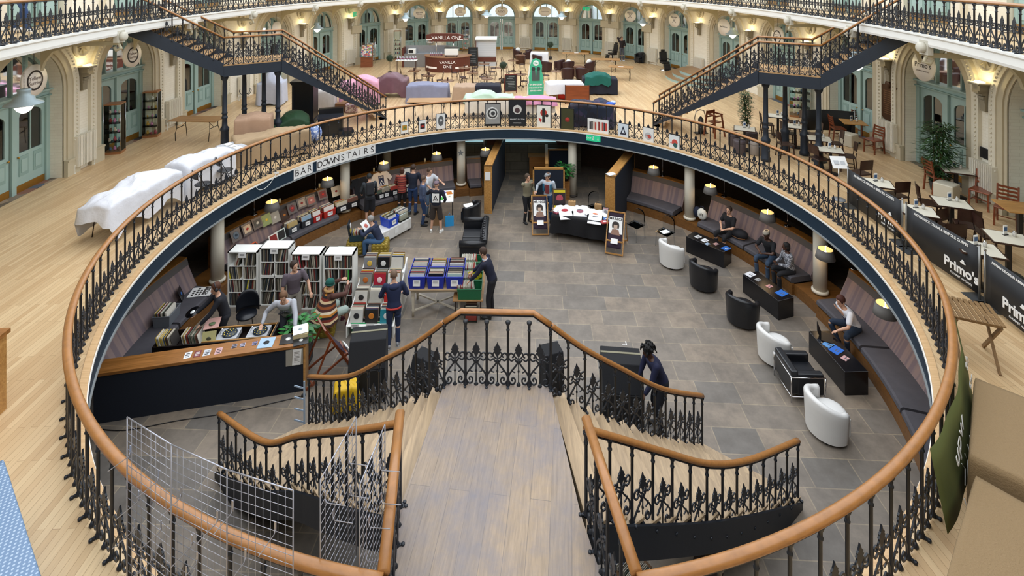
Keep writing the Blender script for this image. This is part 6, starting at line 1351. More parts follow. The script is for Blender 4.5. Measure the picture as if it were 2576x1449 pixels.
c, a = BAY[6]; exit_sign('green running-man exit sign hanging at the left of the far hall', P(857, 36, 0)*0+away(*pier(6), .5, 0)+V(0, 0, 0)+V(0, 0, CZ-96*away(*pier(6), .5).y/F), a+.3, .6, .3, None); c, a = BAY[12]; exit_sign('green exit sign hanging in the far central arch', away(c, a, .5, CZ-82*away(c, a, .5).y/F), a, .6, .28, None)
# ---------------------------------------------------------------- on the oval edge
def edge_at(px, off): t = curve_t(lambda q: OE(q, off), px); p = OE(t, off); e = OE(t+.01)-OE(t-.01); return p, math.atan2(-e.y, -e.x)
letters = [('B', 715, 265), ('A', 770, 245), ('R', 830, 220), ('D', 925, 190), ('O', 970, 175), ('W', 1025, 155), ('N', 1078, 140), ('S', 1132, 122), ('T', 1186, 110), ('A', 1240, 96), ('I', 1288, 88), ('R', 1345, 75), ('S', 1400, 52)]
for k, (ch, x, y) in enumerate(letters):
    p, rz = edge_at(550+x/3.623, -.205-.006*(k % 2)); z = -.235
    t = thing('letter_sheet', 'white sheet with the letter %s, %s of the pinned letters BAR DOWNSTAIRS' % (ch, ORD[k]), 'letter', (p.x, p.y, z), rz, 'pinned letter sheets'); part(t, 'sheet', PAPER, lambda m: m.box((0, 0, 0), (.245, .003, .34))); text(ch, .30, INK, UPR((0, -.004, -.0), 0), t, ext=.001)
p, rz = edge_at(1493, -.205); exit_sign('green exit sign with a down arrow on the navy beam', (p.x, p.y, -.20), rz, .56, .22, 'EXIT')
def poster(x, y, w, h, label, deco):
    p, rz = edge_at(x, -.06); s = p.y/F; z = CZ-(y-CY)*s; t = thing('framed_poster', label, 'poster', (p.x, p.y, z), rz, 'posters on the railing'); w *= s; h *= s*1.12
    part(t, 'frame', BLK, lambda m: m.box((0, 0, 0), (w, .02, h))); deco(t, w, h); return t
def rect(t, nm, c, x, z, w, h, y=-.013): return part(t, nm, C(c) if isinstance(c, str) else c, lambda m: m.box((x, y, z), (w, .004, h)))
def disc(t, nm, c, x, z, r, y=-.017, rz_=None): return part(t, nm, C(c), lambda m: m.ball((x, y, z), (r, .002, rz_ or r), 20, 6))
def d_spiral(t, w, h):
    rect(t, 'print', '#8f8f8d', 0, .02, w*.9, h*.86); 
    for k in range(4): disc(t, 'ring', '#c9c9c6' if k % 2 == 0 else '#3a3a3a', -.02+.01*k, .05, w*(.40-.09*k), -.016-.002*k)
def d_skull(t, w, h): rect(t, 'print', '#14161c', 0, 0, w*.92, h*.94); disc(t, 'motif', '#c9c6c0', 0, h*.13, w*.26); disc(t, 'motif', '#4a3436', 0, h*.10, w*.15, -.019); text('MAURICE FULTON', w*.10, PAPER, UPR((0, -.016, -h*.24)), t, ext=.001); text('OF SEPTEMBER', w*.07, PAPER, UPR((0, -.016, -h*.38)), t, ext=.001)
def d_dj(t, w, h): rect(t, 'print', '#e9e5da', 0, 0, w*.94, h*.94); disc(t, 'motif', '#b5382c', .0, h*.16, w*.24); rect(t, 'motif', '#26221f', 0, h*.05, w*.2, h*.6, -.018); disc(t, 'motif', '#26221f', w*.22, h*.05, w*.12); part(t, 'motif', C('#c8342a'), lambda m: m.prism([(-w*.38, -h*.05), (-w*.12, -h*.12), (-w*.2, -h*.28)], .004, 0, Matrix.Translation(V(0, -.018, 0))))
def d_red(t, w, h): rect(t, 'print', '#3a3a1c', 0, 0, w*.92, h*.94); disc(t, 'motif', '#8a2420', 0, -.01, w*.18); disc(t, 'motif', '#b5382c', 0, h*.02, w*.10, -.019)
def d_shelf(t, w, h): rect(t, 'print', '#dcdcd8', 0, 0, w*.95, h*.92); [rect(t, 'motif', c, -w*.35+w*.08*k, h*.0, w*.07, h*(.5+.1*(k % 3)), -.016) for k, c in enumerate(('#2a2022', '#2a2022', '#c9bfae', '#b5463a', '#e6e0d6', '#8a2f2a', '#d8cfc0', '#b5463a', '#3a3032', '#c43a2c'))]; rect(t, 'motif', '#e9e9e6', 0, -h*.33, w*.95, h*.2, -.017); rect(t, 'motif', '#e9e9e6', 0, h*.37, w*.95, h*.15, -.017)
def d_tri(t, w, h): rect(t, 'print', '#d3dde6', 0, 0, w*.93, h*.93); part(t, 'motif', C('#23283a'), lambda m: m.prism([(-w*.28, -h*.25), (w*.30, -h*.25), (0, h*.32)], .004, 0, Matrix.Translation(V(0, -.017, 0)))); part(t, 'motif', C('#d3dde6'), lambda m: m.prism([(-w*.13, -h*.15), (w*.15, -h*.15), (0, h*.12)], .004, 0, Matrix.Translation(V(0, -.020, 0))))
def d_hex(t, w, h): rect(t, 'print', '#e3e3e0', 0, 0, w*.93, h*.93); disc(t, 'motif', '#b5b8ba', 0, 0, w*.32); disc(t, 'motif', '#b84a40', .04, -.02, w*.16, -.019); rect(t, 'motif', '#b84a40', -w*.15, .02, w*.3, .02, -.02)
def d_ball(t, w, h): rect(t, 'print', '#dfe3e4', 0, 0, w*.93, h*.93); disc(t, 'motif', '#c24a40', .02, .04, w*.26); disc(t, 'motif', '#2c5a58', .04, -.05, w*.19, -.019); rect(t, 'motif', '#c24a40', -w*.2, .0, w*.3, .02, -.02)
def d_sm(c1, c2):
    def f(t, w, h): rect(t, 'mount', '#e6e6e2', 0, 0, w*.94, h*.94); rect(t, 'print', c1, 0, 0, w*.6, h*.42, -.017); disc(t, 'motif', c2, 0, 0, w*.16, -.020)
    return f
def d_mono(t, w, h): rect(t, 'mount', '#dfe0de', 0, 0, w*.94, h*.94); disc(t, 'motif', '#5a5c5e', 0, .02, w*.3, -.016, h*.33); disc(t, 'motif', '#c9cacb', 0, .04, w*.14, -.019)
for x, y, w, h, lab, dc in [(1240, 288, 40, 51, 'black-framed poster of a grey spiral staircase', d_spiral), (1301.6, 284, 44, 59, 'black poster with a white skull-like motif', d_skull), (1368, 293, 36, 52, 'cream poster with red and black music motifs', d_dj), (1428, 300, 34, 50, 'dark olive poster with a red motif', d_red), (1505, 318, 57, 36, 'wide white poster with red and black books motif', d_shelf), (1568, 329, 29, 34, 'pale poster with a black triangle', d_tri), (1632, 342, 30, 39, 'white poster with a grey hexagon and red shape', d_hex), (1697, 361, 31, 40, 'white poster with red and green balls', d_ball), (1018, 321, 20, 27, 'small white framed print with a yellow red picture', d_sm('#b5862a', '#6a7a3a')), (1063, 317, 20, 28, 'small white framed print with a dark red picture', d_sm('#2a1416', '#a82a24')), (1109, 305, 24, 36, 'pale framed print with a grey crest', d_mono)]: poster(x, y, w, h, lab, dc)
# ---------------------------------------------------------------- wire grid panels at the near left
WIRE = M('wire_silver', '#a7a9b4', .35, .6, .05, 9)
def gridpanel(a, b, z0, z1, label, hooks=()):
    a = V(*a, z0); b = V(*b, z0); L = (b-a).length; rz = math.atan2((b-a).y, (b-a).x); t = thing('grid_panel', label, 'display panel', a, rz, 'wire display grid panels'); H = z1-z0
    def fr(m):
        m.tube([(0, 0, 0), (0, 0, H)], .006, 6); m.tube([(L, 0, 0), (L, 0, H)], .006, 6); m.tube([(0, 0, H), (L, 0, H)], .006, 6); m.tube([(0, 0, 0), (L, 0, 0)], .006, 6)
    part(t, 'frame', WIRE, fr); n = max(2, round(L/.075)); k = round(H/.078)
    part(t, 'wires', WIRE, lambda m: [m.tube([(L*i/n, 0, 0), (L*i/n, 0, H)], .0026, 4) for i in range(1, n)]+[m.tube([(0, .004, H*j/k), (L, .004, H*j/k)], .003, 4) for j in range(1, k)])
    for x, z in hooks: part(t, 'hook', WIRE, lambda m: (m.tube([(x*L, -.01, z*H), (x*L, -.02, z*H-.03), (x*L, -.20, z*H-.02)], .004, 5), m.box((x*L, -.008, z*H+.02), (.02, .004, .09)))); 
    return t
hk = [(.1, .83), (.75, .80), (.3, .62), (.8, .55), (.2, .45), (.6, .36), (.35, .27)]
po = [OE(ang_, .13) for ang_ in [min([x*.001 for x in range(3300, 4800)], key=lambda q: abs(OE(q, .13).x-X_)) for X_ in (-3.70, -3.08, -2.44, -1.80)]]
for k in range(3): gridpanel(po[k][:2], po[k+1][:2], .04, 1.84, 'silver wire grid panel outside the near left railing, %s from the left' % ORD[k], hk if k != 1 else [(x+.1 if x < .8 else .5, z-.05) for x, z in hk])
gridpanel((-1.62, 4.38), (-1.50, 5.00), .45, 1.80, 'silver wire grid panel left of the stair head rail', hk[:4]); gridpanel((-1.27, 4.33), (-1.20, 4.92), .45, 1.80, 'silver wire grid panel hung along the stair head rail', hk[1:5])
# ---------------------------------------------------------------- basement furniture
def QB(px, py, z=BZ, zz=None): p = P(px, py, z); return V(p.x, p.y, BZ if zz is None else zz)
A_ = V(-8.22, 10.12, BZ); B_ = V(-4.37, 10.95, BZ); L = (B_-A_).length; rz = math.atan2((B_-A_).y, (B_-A_).x)
t = thing('bar_counter', 'long black-fronted bar counter with oak top on the left', 'counter', A_, rz); BH = 1.0
part(t, 'front', BLKF, lambda m: m.box((L/2-.02, .02, .47), (L-.04, .04, .94))); part(t, 'worktop', OAK, lambda m: m.box((L/2, .19, .97), (L, .42, .06)), .004); part(t, 'end_panel', OAKL, lambda m: m.box((L-.02, .19, .47), (.04, .40, .94))); part(t, 'back', BLK, lambda m: m.box((L/2-.05, .37, .47), (L-.1, .02, .94)))
CT = lambda x, y, z=0: A_+V(x*math.cos(rz)-y*math.sin(rz), x*math.sin(rz)+y*math.cos(rz), 1.001+z)
def sheet(nm, lab, cat, loc, rz, w, l, mats, th=.006, grp=None, deco=None, tilt=0):
    o = thing(nm, lab, cat, loc, rz, grp); part(o, 'sleeve' if 'sleeve' in nm else 'sheet', mats, lambda m: m.box((0, 0, th/2), (w, l, th), rx=tilt))
    if deco: deco(o, th)
    return o
def dsc(c, r=.05, c2=None):
    def f(o, th):
        part(o, 'printed_disc', C(c), lambda m: m.lathe([(0, 0), (r, 0), (r, .002), (0, .002)], (0, 0, th), n=20))
        if c2: part(o, 'disc_centre', C(c2), lambda m: m.lathe([(0, 0), (r*.4, 0), (r*.4, .003), (0, .003)], (0, 0, th), n=14))
    return f
def wr(n=3, c='#3a3a3c', w=.7):
    def f(o, th): part(o, 'printing', C(c), lambda m: [m.box((0, -.05+.045*k, th+.001), (.1*w+.02*(k % 2), .02, .002)) for k in range(n)])
    return f
for k, (x, c, lab) in enumerate([(1.62, '#dfe0e2', 'white flyer with black writing'), (1.80, '#7a3a3a', 'dark red photo flyer'), (1.98, '#c8ccd2', 'pale grey flyer'), (2.20, '#c9a0a0', 'pink and red flyer'), (2.48, '#8f8a9a', 'small patterned flyer'), (2.64, '#a9a4b8', 'small lilac flyer'), (2.88, '#8a86b0', 'small violet flyer near the record sleeves')]):
    sheet('flyer', lab+' on the oak bar top', 'flyer', CT(x, .16+(.0 if k < 4 else .08), 0), rz+.1, .13 if k < 4 else .10, .19 if k < 4 else .12, C(c, .5), .003, 'flyers on the bar top', wr(3, '#2a2a30' if k != 1 else '#c9c0c0'))
sheet('record_sleeve', 'pale blue sleeve with black label lying on the bar top', 'record sleeve', CT(3.12, .20), rz-.05, .31, .31, C('#9fb9cf', .4), .01, None, dsc('#23262c', .06)); sheet('record_sleeve', 'black record with white label lying on the bar top', 'record sleeve', CT(3.55, .22), rz, .31, .31, C('#1b1613', .35), .01, None, dsc('#e6e6e2', .05)); sheet('record_sleeve', 'black sleeve hanging over the bar edge near its right end', 'record sleeve', CT(3.83, .12, .0), rz+.15, .30, .30, C('#181a1d', .35), .012, None, dsc('#c9c9c6', .04)); 
sheet('record_sleeve', 'white sleeve with a small star held on top of the pile at the bar end', 'record sleeve', CT(3.78, .34, .10), rz+.2, .31, .31, C('#e6e7e6', .5), .008, None, dsc('#8fa0a0', .04)); o = tag(MB().box((0, 0, .045), (.30, .30, .09)).build('record_pile', C('#c9b98f')), 'small pile of sleeves at the right end of the bar top', 'records'); o.location = CT(3.79, .33, .0); o.rotation_euler = (0, 0, rz+.1)
t = thing('beer_glass', 'glass with a little beer on the bar top', 'glass', CT(3.62, .35)); part(t, 'tumbler', GLASSC, lambda m: m.lathe([(.03, 0), (.038, .13)], n=14, cap=False), solid=.003); part(t, 'beer', C('#b07a20', .2), lambda m: m.lathe([(0, .004), (.028, .004), (.03, .03), (0, .03)], n=12))
q = CT(3.72, -.008, 0); t = thing('hanging_notice', 'grey card and white note hanging on the bar front', 'notice', (q.x, q.y, q.z-.36), rz); part(t, 'card', C('#9a968c'), lambda m: m.box((0, 0, .11), (.34, .008, .34))); part(t, 'note', PAPER, lambda m: m.box((.05, -.008, .11), (.17, .004, .33), ry=.06)); part(t, 'print', C('#6b6560'), lambda m: [m.box((.05, -.011, .22-.03*k), (.11, .002, .008)) for k in range(8)])
# deejay desk with two turntables
D0 = V(-7.75, 11.12, BZ); t = thing('deejay_desk', 'black open desk holding two record decks behind the bar', 'desk', D0, .12); DL, DW = 2.45, .52
part(t, 'carcass', M('dark_stain', '#160d0b', .4, 0, .2, 5), lambda m: (m.box((DL/2, 0, .40), (DL, .03, .80)), m.box((DL/2, DW, .40), (DL, .03, .80)), m.box((0, DW/2, .40), (.03, DW, .80)), m.box((DL, DW/2, .40), (.03, DW, .80)), m.box((DL/2, DW/2, .62), (DL, DW, .02)))); part(t, 'rim', OAKL, lambda m: (m.box((DL*.7, .03, .80), (DL*.6, .02, .03)), m.box((DL*.7, DW-.03, .80), (DL*.6, .02, .03)), m.box((DL-.03, DW/2, .80), (.02, DW, .03))))
DD = lambda x, y, z: D0+V(x*math.cos(.12)-y*math.sin(.12), x*math.sin(.12)+y*math.cos(.12), z)
for k, x in enumerate((1.45, 2.10)):
    o = thing('turntable', ('left' if k == 0 else 'right')+' silver record deck with a yellow-dotted dark mat', 'turntable', DD(x, .26, .68), .12, 'record decks'); part(o, 'plinth', C('#b9bcc0', .35, metal=.3), lambda m: m.box((0, 0, .07), (.45, .36, .10)), .006); part(o, 'platter', C('#1c2a38', .4), lambda m: m.lathe([(0, .12), (.155, .12), (.155, .14), (0, .14)], (.03, 0, 0), n=28)); part(o, 'mat_dots', C('#c9b24a'), lambda m: [m.ball((.03+.115*math.cos(a), .115*math.sin(a), .142), (.016, .016, .003), 8, 4) for a in [j*PI/5 for j in range(10)]]+[m.ball((.03+.055*math.cos(a), .055*math.sin(a), .142), (.014, .014, .003), 8, 4) for a in [j*PI/2.5 for j in range(5)]]); part(o, 'tonearm', CHROME, lambda m: (m.tube([(-.19, .13, .15), (-.17, -.02, .155), (-.10, -.08, .15)], .005, 5), m.ball((-.19, .13, .14), .022, 8, 5)))
for k, (x, w) in enumerate(((.18, .32), (.72, .36))):
    REST_X = Matrix.Translation(DD(x, .25, .64)) @ rotz(.12+PI/2*(1)); pack(REST_X, .30, w, .28, 16, .25)
o = thing('record_sleeve', 'open gatefold sleeve held over the decks, pink and green', 'record sleeve', DD(1.05, .40, .97), .3); part(o, 'cover', C('#b98f86', .4), lambda m: m.box((0, 0, 0), (.31, .31, .006), rx=.15)); part(o, 'print', C('#5a6a4a', .4), lambda m: m.ball((0, -.02, .006), (.07, .07, .006), 12, 4))
o = thing('record_sleeve', 'yellow-green sleeve standing on the deejay desk', 'record sleeve', DD(1.12, .06, .68), .2); part(o, 'cover', C('#b5ae7a', .4), lambda m: m.box((0, 0, .16), (.28, .006, .30), rx=-.4)); part(o, 'print', C('#5a5a48', .4), lambda m: m.ball((0, -.008, .17), (.05, .006, .05), 12, 4))
# crates of records
def crate(label, loc, rz, col, w=.36, d=.40, h=.28, n=20, lip=True, tagc=True, grp=None, fill=True, front=None, clear=False, full=.8):
    t = thing('record_crate', label, 'crate', loc, rz, grp); mt = GLASSC if clear else C(col, .4)
    def bx(m):
        q = .012
        m.box((0, 0, q/2), (w*.9, d*.9, q), 0)
        for s in (-1, 1):
            m.add([(s*w*.45, -d*.45, 0), (s*w*.45, d*.45, 0), (s*w/2, d/2, h), (s*w/2, -d/2, h)], [(0, 1, 2, 3)]); m.add([(-w*.45, s*d*.45, 0), (w*.45, s*d*.45, 0), (w/2, s*d/2, h), (-w/2, s*d/2, h)], [(0, 1, 2, 3)])
    part(t, 'body', mt, bx, solid=.008)
    if lip: part(t, 'rim', mt, lambda m: m.tube([(-w/2, -d/2, h), (w/2, -d/2, h), (w/2, d/2, h), (-w/2, d/2, h)], .016, 6, closed=True, sm=False))
    if tagc: part(t, 'price_label', PAPER, lambda m: m.box((0, -d*.48-.012, h*.55), (w*.42, .004, h*.6), rx=-.12)); part(t, 'label_print', C('#4a4a4c'), lambda m: [m.box((0, -d*.48-.020, h*.62-.03*k), (w*.28, .002, .008), rx=-.12) for k in range(2)])
    if fill: pack(TR(loc, rz) @ Matrix.Translation(V(0, .02, .02)), w*.84, d*.74, .31*full/.8, n, .12)
    if front:
        o = thing('record_sleeve', front[0], 'record sleeve', TR(loc, rz) @ V(0, -d*.34, .03), rz); part(o, 'cover', C(front[1], .4), lambda m: m.box((0, 0, .16), (w*.84, .008, .31), rx=-.14)); 
        if len(front) > 2: part(o, 'disc_label', C(front[2], .4), lambda m: m.ball((0, -.012, .17), (.06, .008, .06), 14, 6, X=Matrix.Rotation(-.14, 4, 'X')))
    return t
SW = C('#d9dce2', .45)
rack = thing('tiered_rack', 'white tiered rack of record bins beside the shelves', 'rack', (-3.43, 13.3, BZ)); part(rack, 'frame', WHITEP, lambda m: [m.prism([(-.75, 0), (.95, 0), (.95, 1.05), (-.75, .28)], .03, 0, Matrix.Translation(V(s*.57, 0, 0)) @ rotz(PI/2)) for s in (-1, 1)]); part(rack, 'shelf', WHITEP, lambda m: [m.box((0, -.55+.40*k, .26+.21*k), (1.14, .38, .02)) for k in range(4)])
FC = [('#c9c8c2', '#2a2a2e'), ('#2a2826', '#c97a2a'), ('#2f8fa0', '#e0e0dc'), ('#d3d1c8', '#2a2a2a'), ('#b9b7ae',), ('#b52a26',), ('#8a8780', '#b5642a'), ('#a82438', '#e6c9c9'), ('#dcdcd8', '#8fb0d0'), ('#7d7f82', '#c9a84a'), ('#15171a', '#cfcfcc'), ('#cdcbc2',)]
CN_ = ['pale grey', 'black', 'teal', 'off-white', 'grey', 'red', 'silver', 'crimson', 'white', 'slate grey', 'black and white', 'cream']
for r in range(4):
    for c in range(3):
        k = r*3+c; X = TR((-3.80+.37*c, 12.78+.40*r, BZ+.275+.21*r)); REST.X = Matrix(); pack(X @ Matrix.Translation(V(0, .06, 0)), .31, .26, .31, 13, .2)
        o = thing('record_sleeve', '%s sleeve facing out from the %s row of the white tiered rack' % (CN_[k], ('front', 'second', 'third', 'back')[r]), 'record sleeve', (-3.80+.37*c, 12.69+.40*r, BZ+.275+.21*r), 0, 'front sleeves of the tiered rack'); f = FC[k]; part(o, 'cover', C(f[0], .35), lambda m: m.box((0, 0, .155), (.31, .008, .31), rx=-.2))
        if len(f) > 1: part(o, 'disc_label', C(f[1], .4), lambda m: m.ball((0, -.012, .17), (.07, .007, .07), 14, 6, X=Matrix.Rotation(-.2, 4, 'X')))
    
for c in range(3): o = thing('price_card', 'white price card clipped to the front row of the tiered rack, %s of three' % ('left', 'middle', 'right')[c], 'card', (-3.80+.37*c, 12.56, BZ+.20), 0, 'price cards of the tiered rack'); part(o, 'card', PAPER, lambda m: m.box((0, 0, .07), (.2, .006, .12))); part(o, 'print', C('#55565a'), lambda m: [m.box((0, -.005, .09-.03*k), (.13, .002, .008)) for k in range(2)])
crate('green crate of records on the floor under the tiered rack, left one', QB(908, 828), 0, '#1f9a5a', n=14, grp='green floor crates', front=('black glossy sleeve at the front of the left green floor crate', '#101012')); crate('green crate of records on the floor behind the navy-hooded man', QB(957, 826), 0, '#1f7a4a', n=14, grp='green floor crates', front=('dark brown sleeve at the front of the right green floor crate', '#2a2420'))
o = sheet('record_sleeve', 'cream sleeve leaning on the right green floor crate', 'record sleeve', QB(949, 842), .1, .30, .01, C('#d8d4b0', .5)); o.children[0].data = MB().box((0, 0, .16), (.29, .01, .31), rx=-.3).mesh('sleeve', [C('#d8d4b0', .5)]); part(o, 'picture', C('#6a9a4a'), lambda m: m.box((0, -.035, .10), (.10, .01, .09), rx=-.3))
# turned-leg table with six blue crates
t = thing('farmhouse_table', 'pale table with turned legs under six blue crates', 'table', (-1.93, 13.72, BZ), .02); LW = M('limed_wood', '#c9c0ae', .6, 0, .1, 6); part(t, 'tabletop', wood('scrubbed_top', '#9a8062', '#c0a684', .5, 2), lambda m: m.box((0, 0, .735), (1.5, .95, .035)), .006)
for sx in (-1, 1):
    for sy in (-1, 1): part(t, 'leg', LW, lambda m: (m.lathe([(.03, 0), (.028, .12), (.045, .16), (.03, .2), (.04, .42), (.05, .50), (.03, .54), (.045, .58)], (sx*.60, sy*.36, 0), n=12), m.box((sx*.60, sy*.36, .65), (.09, .09, .14))))
part(t, 'stretcher', LW, lambda m: (m.bar((-.60, -.36, .14), (0, 0, .14), .05, .03), m.bar((.60, -.36, .14), (0, 0, .14), .05, .03), m.bar((-.60, .36, .14), (0, 0, .14), .05, .03), m.bar((.60, .36, .14), (0, 0, .14), .05, .03))); part(t, 'apron', LW, lambda m: [m.box((0, s*.36, .67), (1.15, .03, .10)) for s in (-1, 1)])
FB = [('white sleeve', '#c9d2de', '#8f9fc0'), ('black sleeve', '#15161c'), ('pale green sleeve', '#a9c0b4'), ('cream sleeve', '#d4d0c4'), ('white paper sleeve', '#e0e2e4'), ('grey sleeve', '#b4b6ba')]
for r in range(2):
    for c in range(3):
        k = r*3+c; nm = '%s %s' % (('front', 'back')[r], ('left', 'middle', 'right')[c]); crate('blue plastic crate of records, %s of the six on the pale table' % nm, (-2.42+.49*c, 13.48+.47*r, BZ+.755), 0, '#1a2c9a', .44, .42, .30, 15, tagc=r == 0, grp='blue record crates', front=('%s at the front of the %s blue crate' % (FB[k][0], nm), *FB[k][1:]))
# low table with green crates
t = thing('low_bench_table', 'low wooden table carrying green crates beside the browsing man', 'table', (-1.08, 13.95, BZ), 0); part(t, 'tabletop', wood('ply_top', '#8f6a42', '#b48a5a'), lambda m: m.box((0, .05, .53), (.78, 1.75, .03)), .004)
for sx in (-1, 1):
    for sy in (-1, 1): part(t, 'leg', C('#2a1c18', .4), lambda m: m.bar((sx*.32, .05+sy*.78, 0), (sx*.32, .05+sy*.78, .52), .03))
for k in range(4): crate('dark green crate crammed with records, %s on the low table' % ('nearest', 'second', 'third', 'farthest')[k], (-1.04-.01*k, 13.33+.42*k, BZ+.545+.0*k), 0, '#13603c', .62, .38, .27, 6, tagc=False, grp='dark green record crates', fill=False); pack(TR((-1.14, 13.33+.42*k, BZ+.56), PI/2), .31, .42, .31, 22, .15, bright=True)
o = thing('record_sleeve', 'yellow sleeve pulled up from the green crate by the browsing man', 'record sleeve', (-.93, 13.76, BZ+.72), .2); part(o, 'cover', C('#d8cf2a', .4), lambda m: m.box((0, 0, .12), (.30, .006, .30), ry=-.45)); part(o, 'spine', C('#8a851a'), lambda m: m.box((0, .006, .12), (.30, .003, .30), ry=-.45))
crate('clear crate of records on the floor under the low table', (-1.0, 13.25, BZ), 0, '#ffffff', .34, .36, .26, 12, tagc=False, clear=True)
# white cube shelves full of records
SP = [C(c, .6) for c in ('#57534a', '#8f887a', '#222020', '#b9b2a2', '#45342c', '#7a2e2a', '#2d3a48', '#a09070', '#5f5a4e', '#33372c', '#c9c3b4')]
SMESH = []
for i, mt in enumerate(SP): SMESH.append(MB().box((0, 0, .155), (.016, .31, .31)).mesh('vinyl_record', [mt]))
def shelf(label, which, x0, y0, h, rr, stacks=False, hot=()):
    t = thing('cube_shelf', label, 'shelf', (x0, y0, BZ), 0, 'white record shelves'); w = .80; d = .39; th = .035
    part(t, 'top', WHITEP, lambda m: m.box((0, 0, h-th/2), (w, d, th))); part(t, 'bottom', WHITEP, lambda m: m.box((0, 0, th/2), (w, d, th)))
    for s in (-1, 1): part(t, 'side', WHITEP, lambda m: m.box((s*(w/2-th/2), 0, h/2), (th, d, h)))
    part(t, 'back', WHITEP, lambda m: m.box((0, d/2-.004, h/2), (w, .006, h))); part(t, 'divider', WHITEP, lambda m: m.box((0, 0, h/2), (.018, d-.02, h-.04)))
    cell = (h-2*th-(.04 if stacks else 0))/4; zs = [th+cell*k+(.05 if stacks and k > 1 else 0) for k in range(4)]
    for k in (1, 2, 3): part(t, 'shelf_board', WHITEP, lambda m: m.box((0, 0, zs[k]-.005-(.02 if stacks and k == 2 else 0)), (w-.05, d-.02, .018 if not (stacks and k == 2) else .07)))
    part(t, 'price_sign', PAPER, lambda m: m.box((0, -d/2-.02, h-.07), (.20, .006, .15), rx=-.1)); part(t, 'sign_print', C('#6a6a6e'), lambda m: [m.box((0, -d/2-.03, h-.05-.03*q), (.12, .002, .01), rx=-.1) for q in range(2)])
    cnt = 0
    for k in range(4):
        for s in (-1, 1):
            n = rr.choice((11, 12, 13)) if (k, s) != hot else 6; ln = rr.uniform(-.22, .28); x = s*.19-.155
            if (k, s) == hot: x += .10; ln = .3
            wd = .31/13
            for j in range(n):
                a = ln*(1 if j < n*.6 else rr.uniform(.4, 1)); me = rr.choice(SMESH); xx = x0+x+wd*(j+.5)
                if j < n:
                    if k == 2 and s == -1 and j == 0 and which == 'first': me = YEL
                    if k == 1 and s == 1 and j == 2 and which == 'first': me = YEL
                    if k == 2 and s == 1 and j == n-2 and which == 'fourth': me = GREEN_
                    if k == 3 and s == -1 and j == 8 and which == 'third': me = REDM
                    o = bpy.data.objects.new('vinyl_record', me); COL.objects.link(o); o.location = (xx+(.0), y0-.02, BZ+zs[k]+.005+abs(math.sin(a))*.008); o.rotation_euler = (0, a, 0); sc_ = (1.0+.35*rr.random(), 1, min(1.0, (cell-.03)/.315)); o.scale = sc_
                    tag(o, 'record sleeve packed upright in the %s white shelf from the left' % which, 'record', 'records in the %s white shelf' % which)
YEL = MB().box((0, 0, .155), (.018, .32, .31)).mesh('vinyl_record', [C('#d8c820')]); GREEN_ = MB().box((0, 0, .155), (.03, .32, .31)).mesh('vinyl_record', [C('#3aa83a')]); REDM = MB().box((0, 0, .155), (.03, .32, .31)).mesh('vinyl_record', [C('#b02438')])
rr = random.Random(4)
shelf('white cube shelf of records, leftmost of the four', 'first', -7.15, 13.90, 1.48, rr, hot=(3, -1)); shelf('white cube shelf made of two stacked blocks, second from the left', 'second', -6.32, 13.95, 1.56, rr, stacks=True); shelf('white cube shelf of records, third from the left', 'third', -5.42, 13.80, 1.48, rr); shelf('white cube shelf of records, rightmost of the four', 'fourth', -4.55, 13.78, 1.48, rr, hot=(1, -1))
# bench-top crates and pinned sleeves on the left bench
def on_bench(px, off, z): t = curve_t(lambda q: OE(q, off), px); p = OE(t, off, BZ+z); e = OE(t+.01)-OE(t-.01); return p, math.atan2(-e.y, -e.x)
for px, col, w, lab, fr, k in [(731, '#3c4148', .42, 'dark grey crate of old sleeves on the curved bench', ('tan sleeve facing out of the dark grey bench crate', '#b09a6a'), 1), (766, '#2b2d33', .42, 'black mesh crate with a blue record on the curved bench', ('pale blue sleeve in the black mesh bench crate', '#8fa9bf'), 1), (792, '#a82420', .32, 'narrow red crate with upright white sleeves on the curved bench', ('white sleeve standing in the narrow red bench crate', '#dcd9d4'), 1), (823, '#b52a20', .46, 'red plastic crate of records on the curved bench', ('white sleeve at the front of the red plastic crate', '#d9d6d0'), 1), (857, '#1b1c20', .50, 'open black flight case of records on the curved bench', None, 1), (885, '#17181c', .46, 'second open black case of records, by the column', None, 1), (955, '#1a1a1e', .36, 'black crate with hanging white sheet, left of the pinned tshirt', None, 1), (968, '#202126', .36, 'black crate with hanging white sheet under the pinned tshirt', None, 1), (990, '#202126', .36, 'black crate with hanging white sheet, left of the plaid shirt', None, 1), (1024, '#202126', .36, 'black crate with hanging white sheet, right of the plaid shirt', None, 1)]:
    p, rz = on_bench(px, .26, .475); crate(lab, p, rz, col, w, .38, .22, 16, grp='record crates along the bench', front=fr)
pins = [(594, 592, '#5a6a7a', 'sleeve with a dark blue oval picture'), (622, 576, '#c9b49a', 'cream sleeve with red lettering'), (648, 561, '#4a4a48', 'grey photo sleeve'), (671, 553, '#8a9a6a', 'blue and green landscape sleeve'), (692, 547, '#9a9890', 'pale grey sleeve'), (716, 541, '#3a2418', 'dark brown sleeve'), (735, 524, '#7a3a3c', 'sleeve with a red round picture'), (759, 511, '#a99a8a', 'beige sleeve with a badge'), (783, 504, '#a0605a', 'small red framed sleeve'), (812, 489, '#6a2a2c', 'dark red sleeve'), (846, 481, '#c9bfae', 'white sleeve with black and red stripes')]
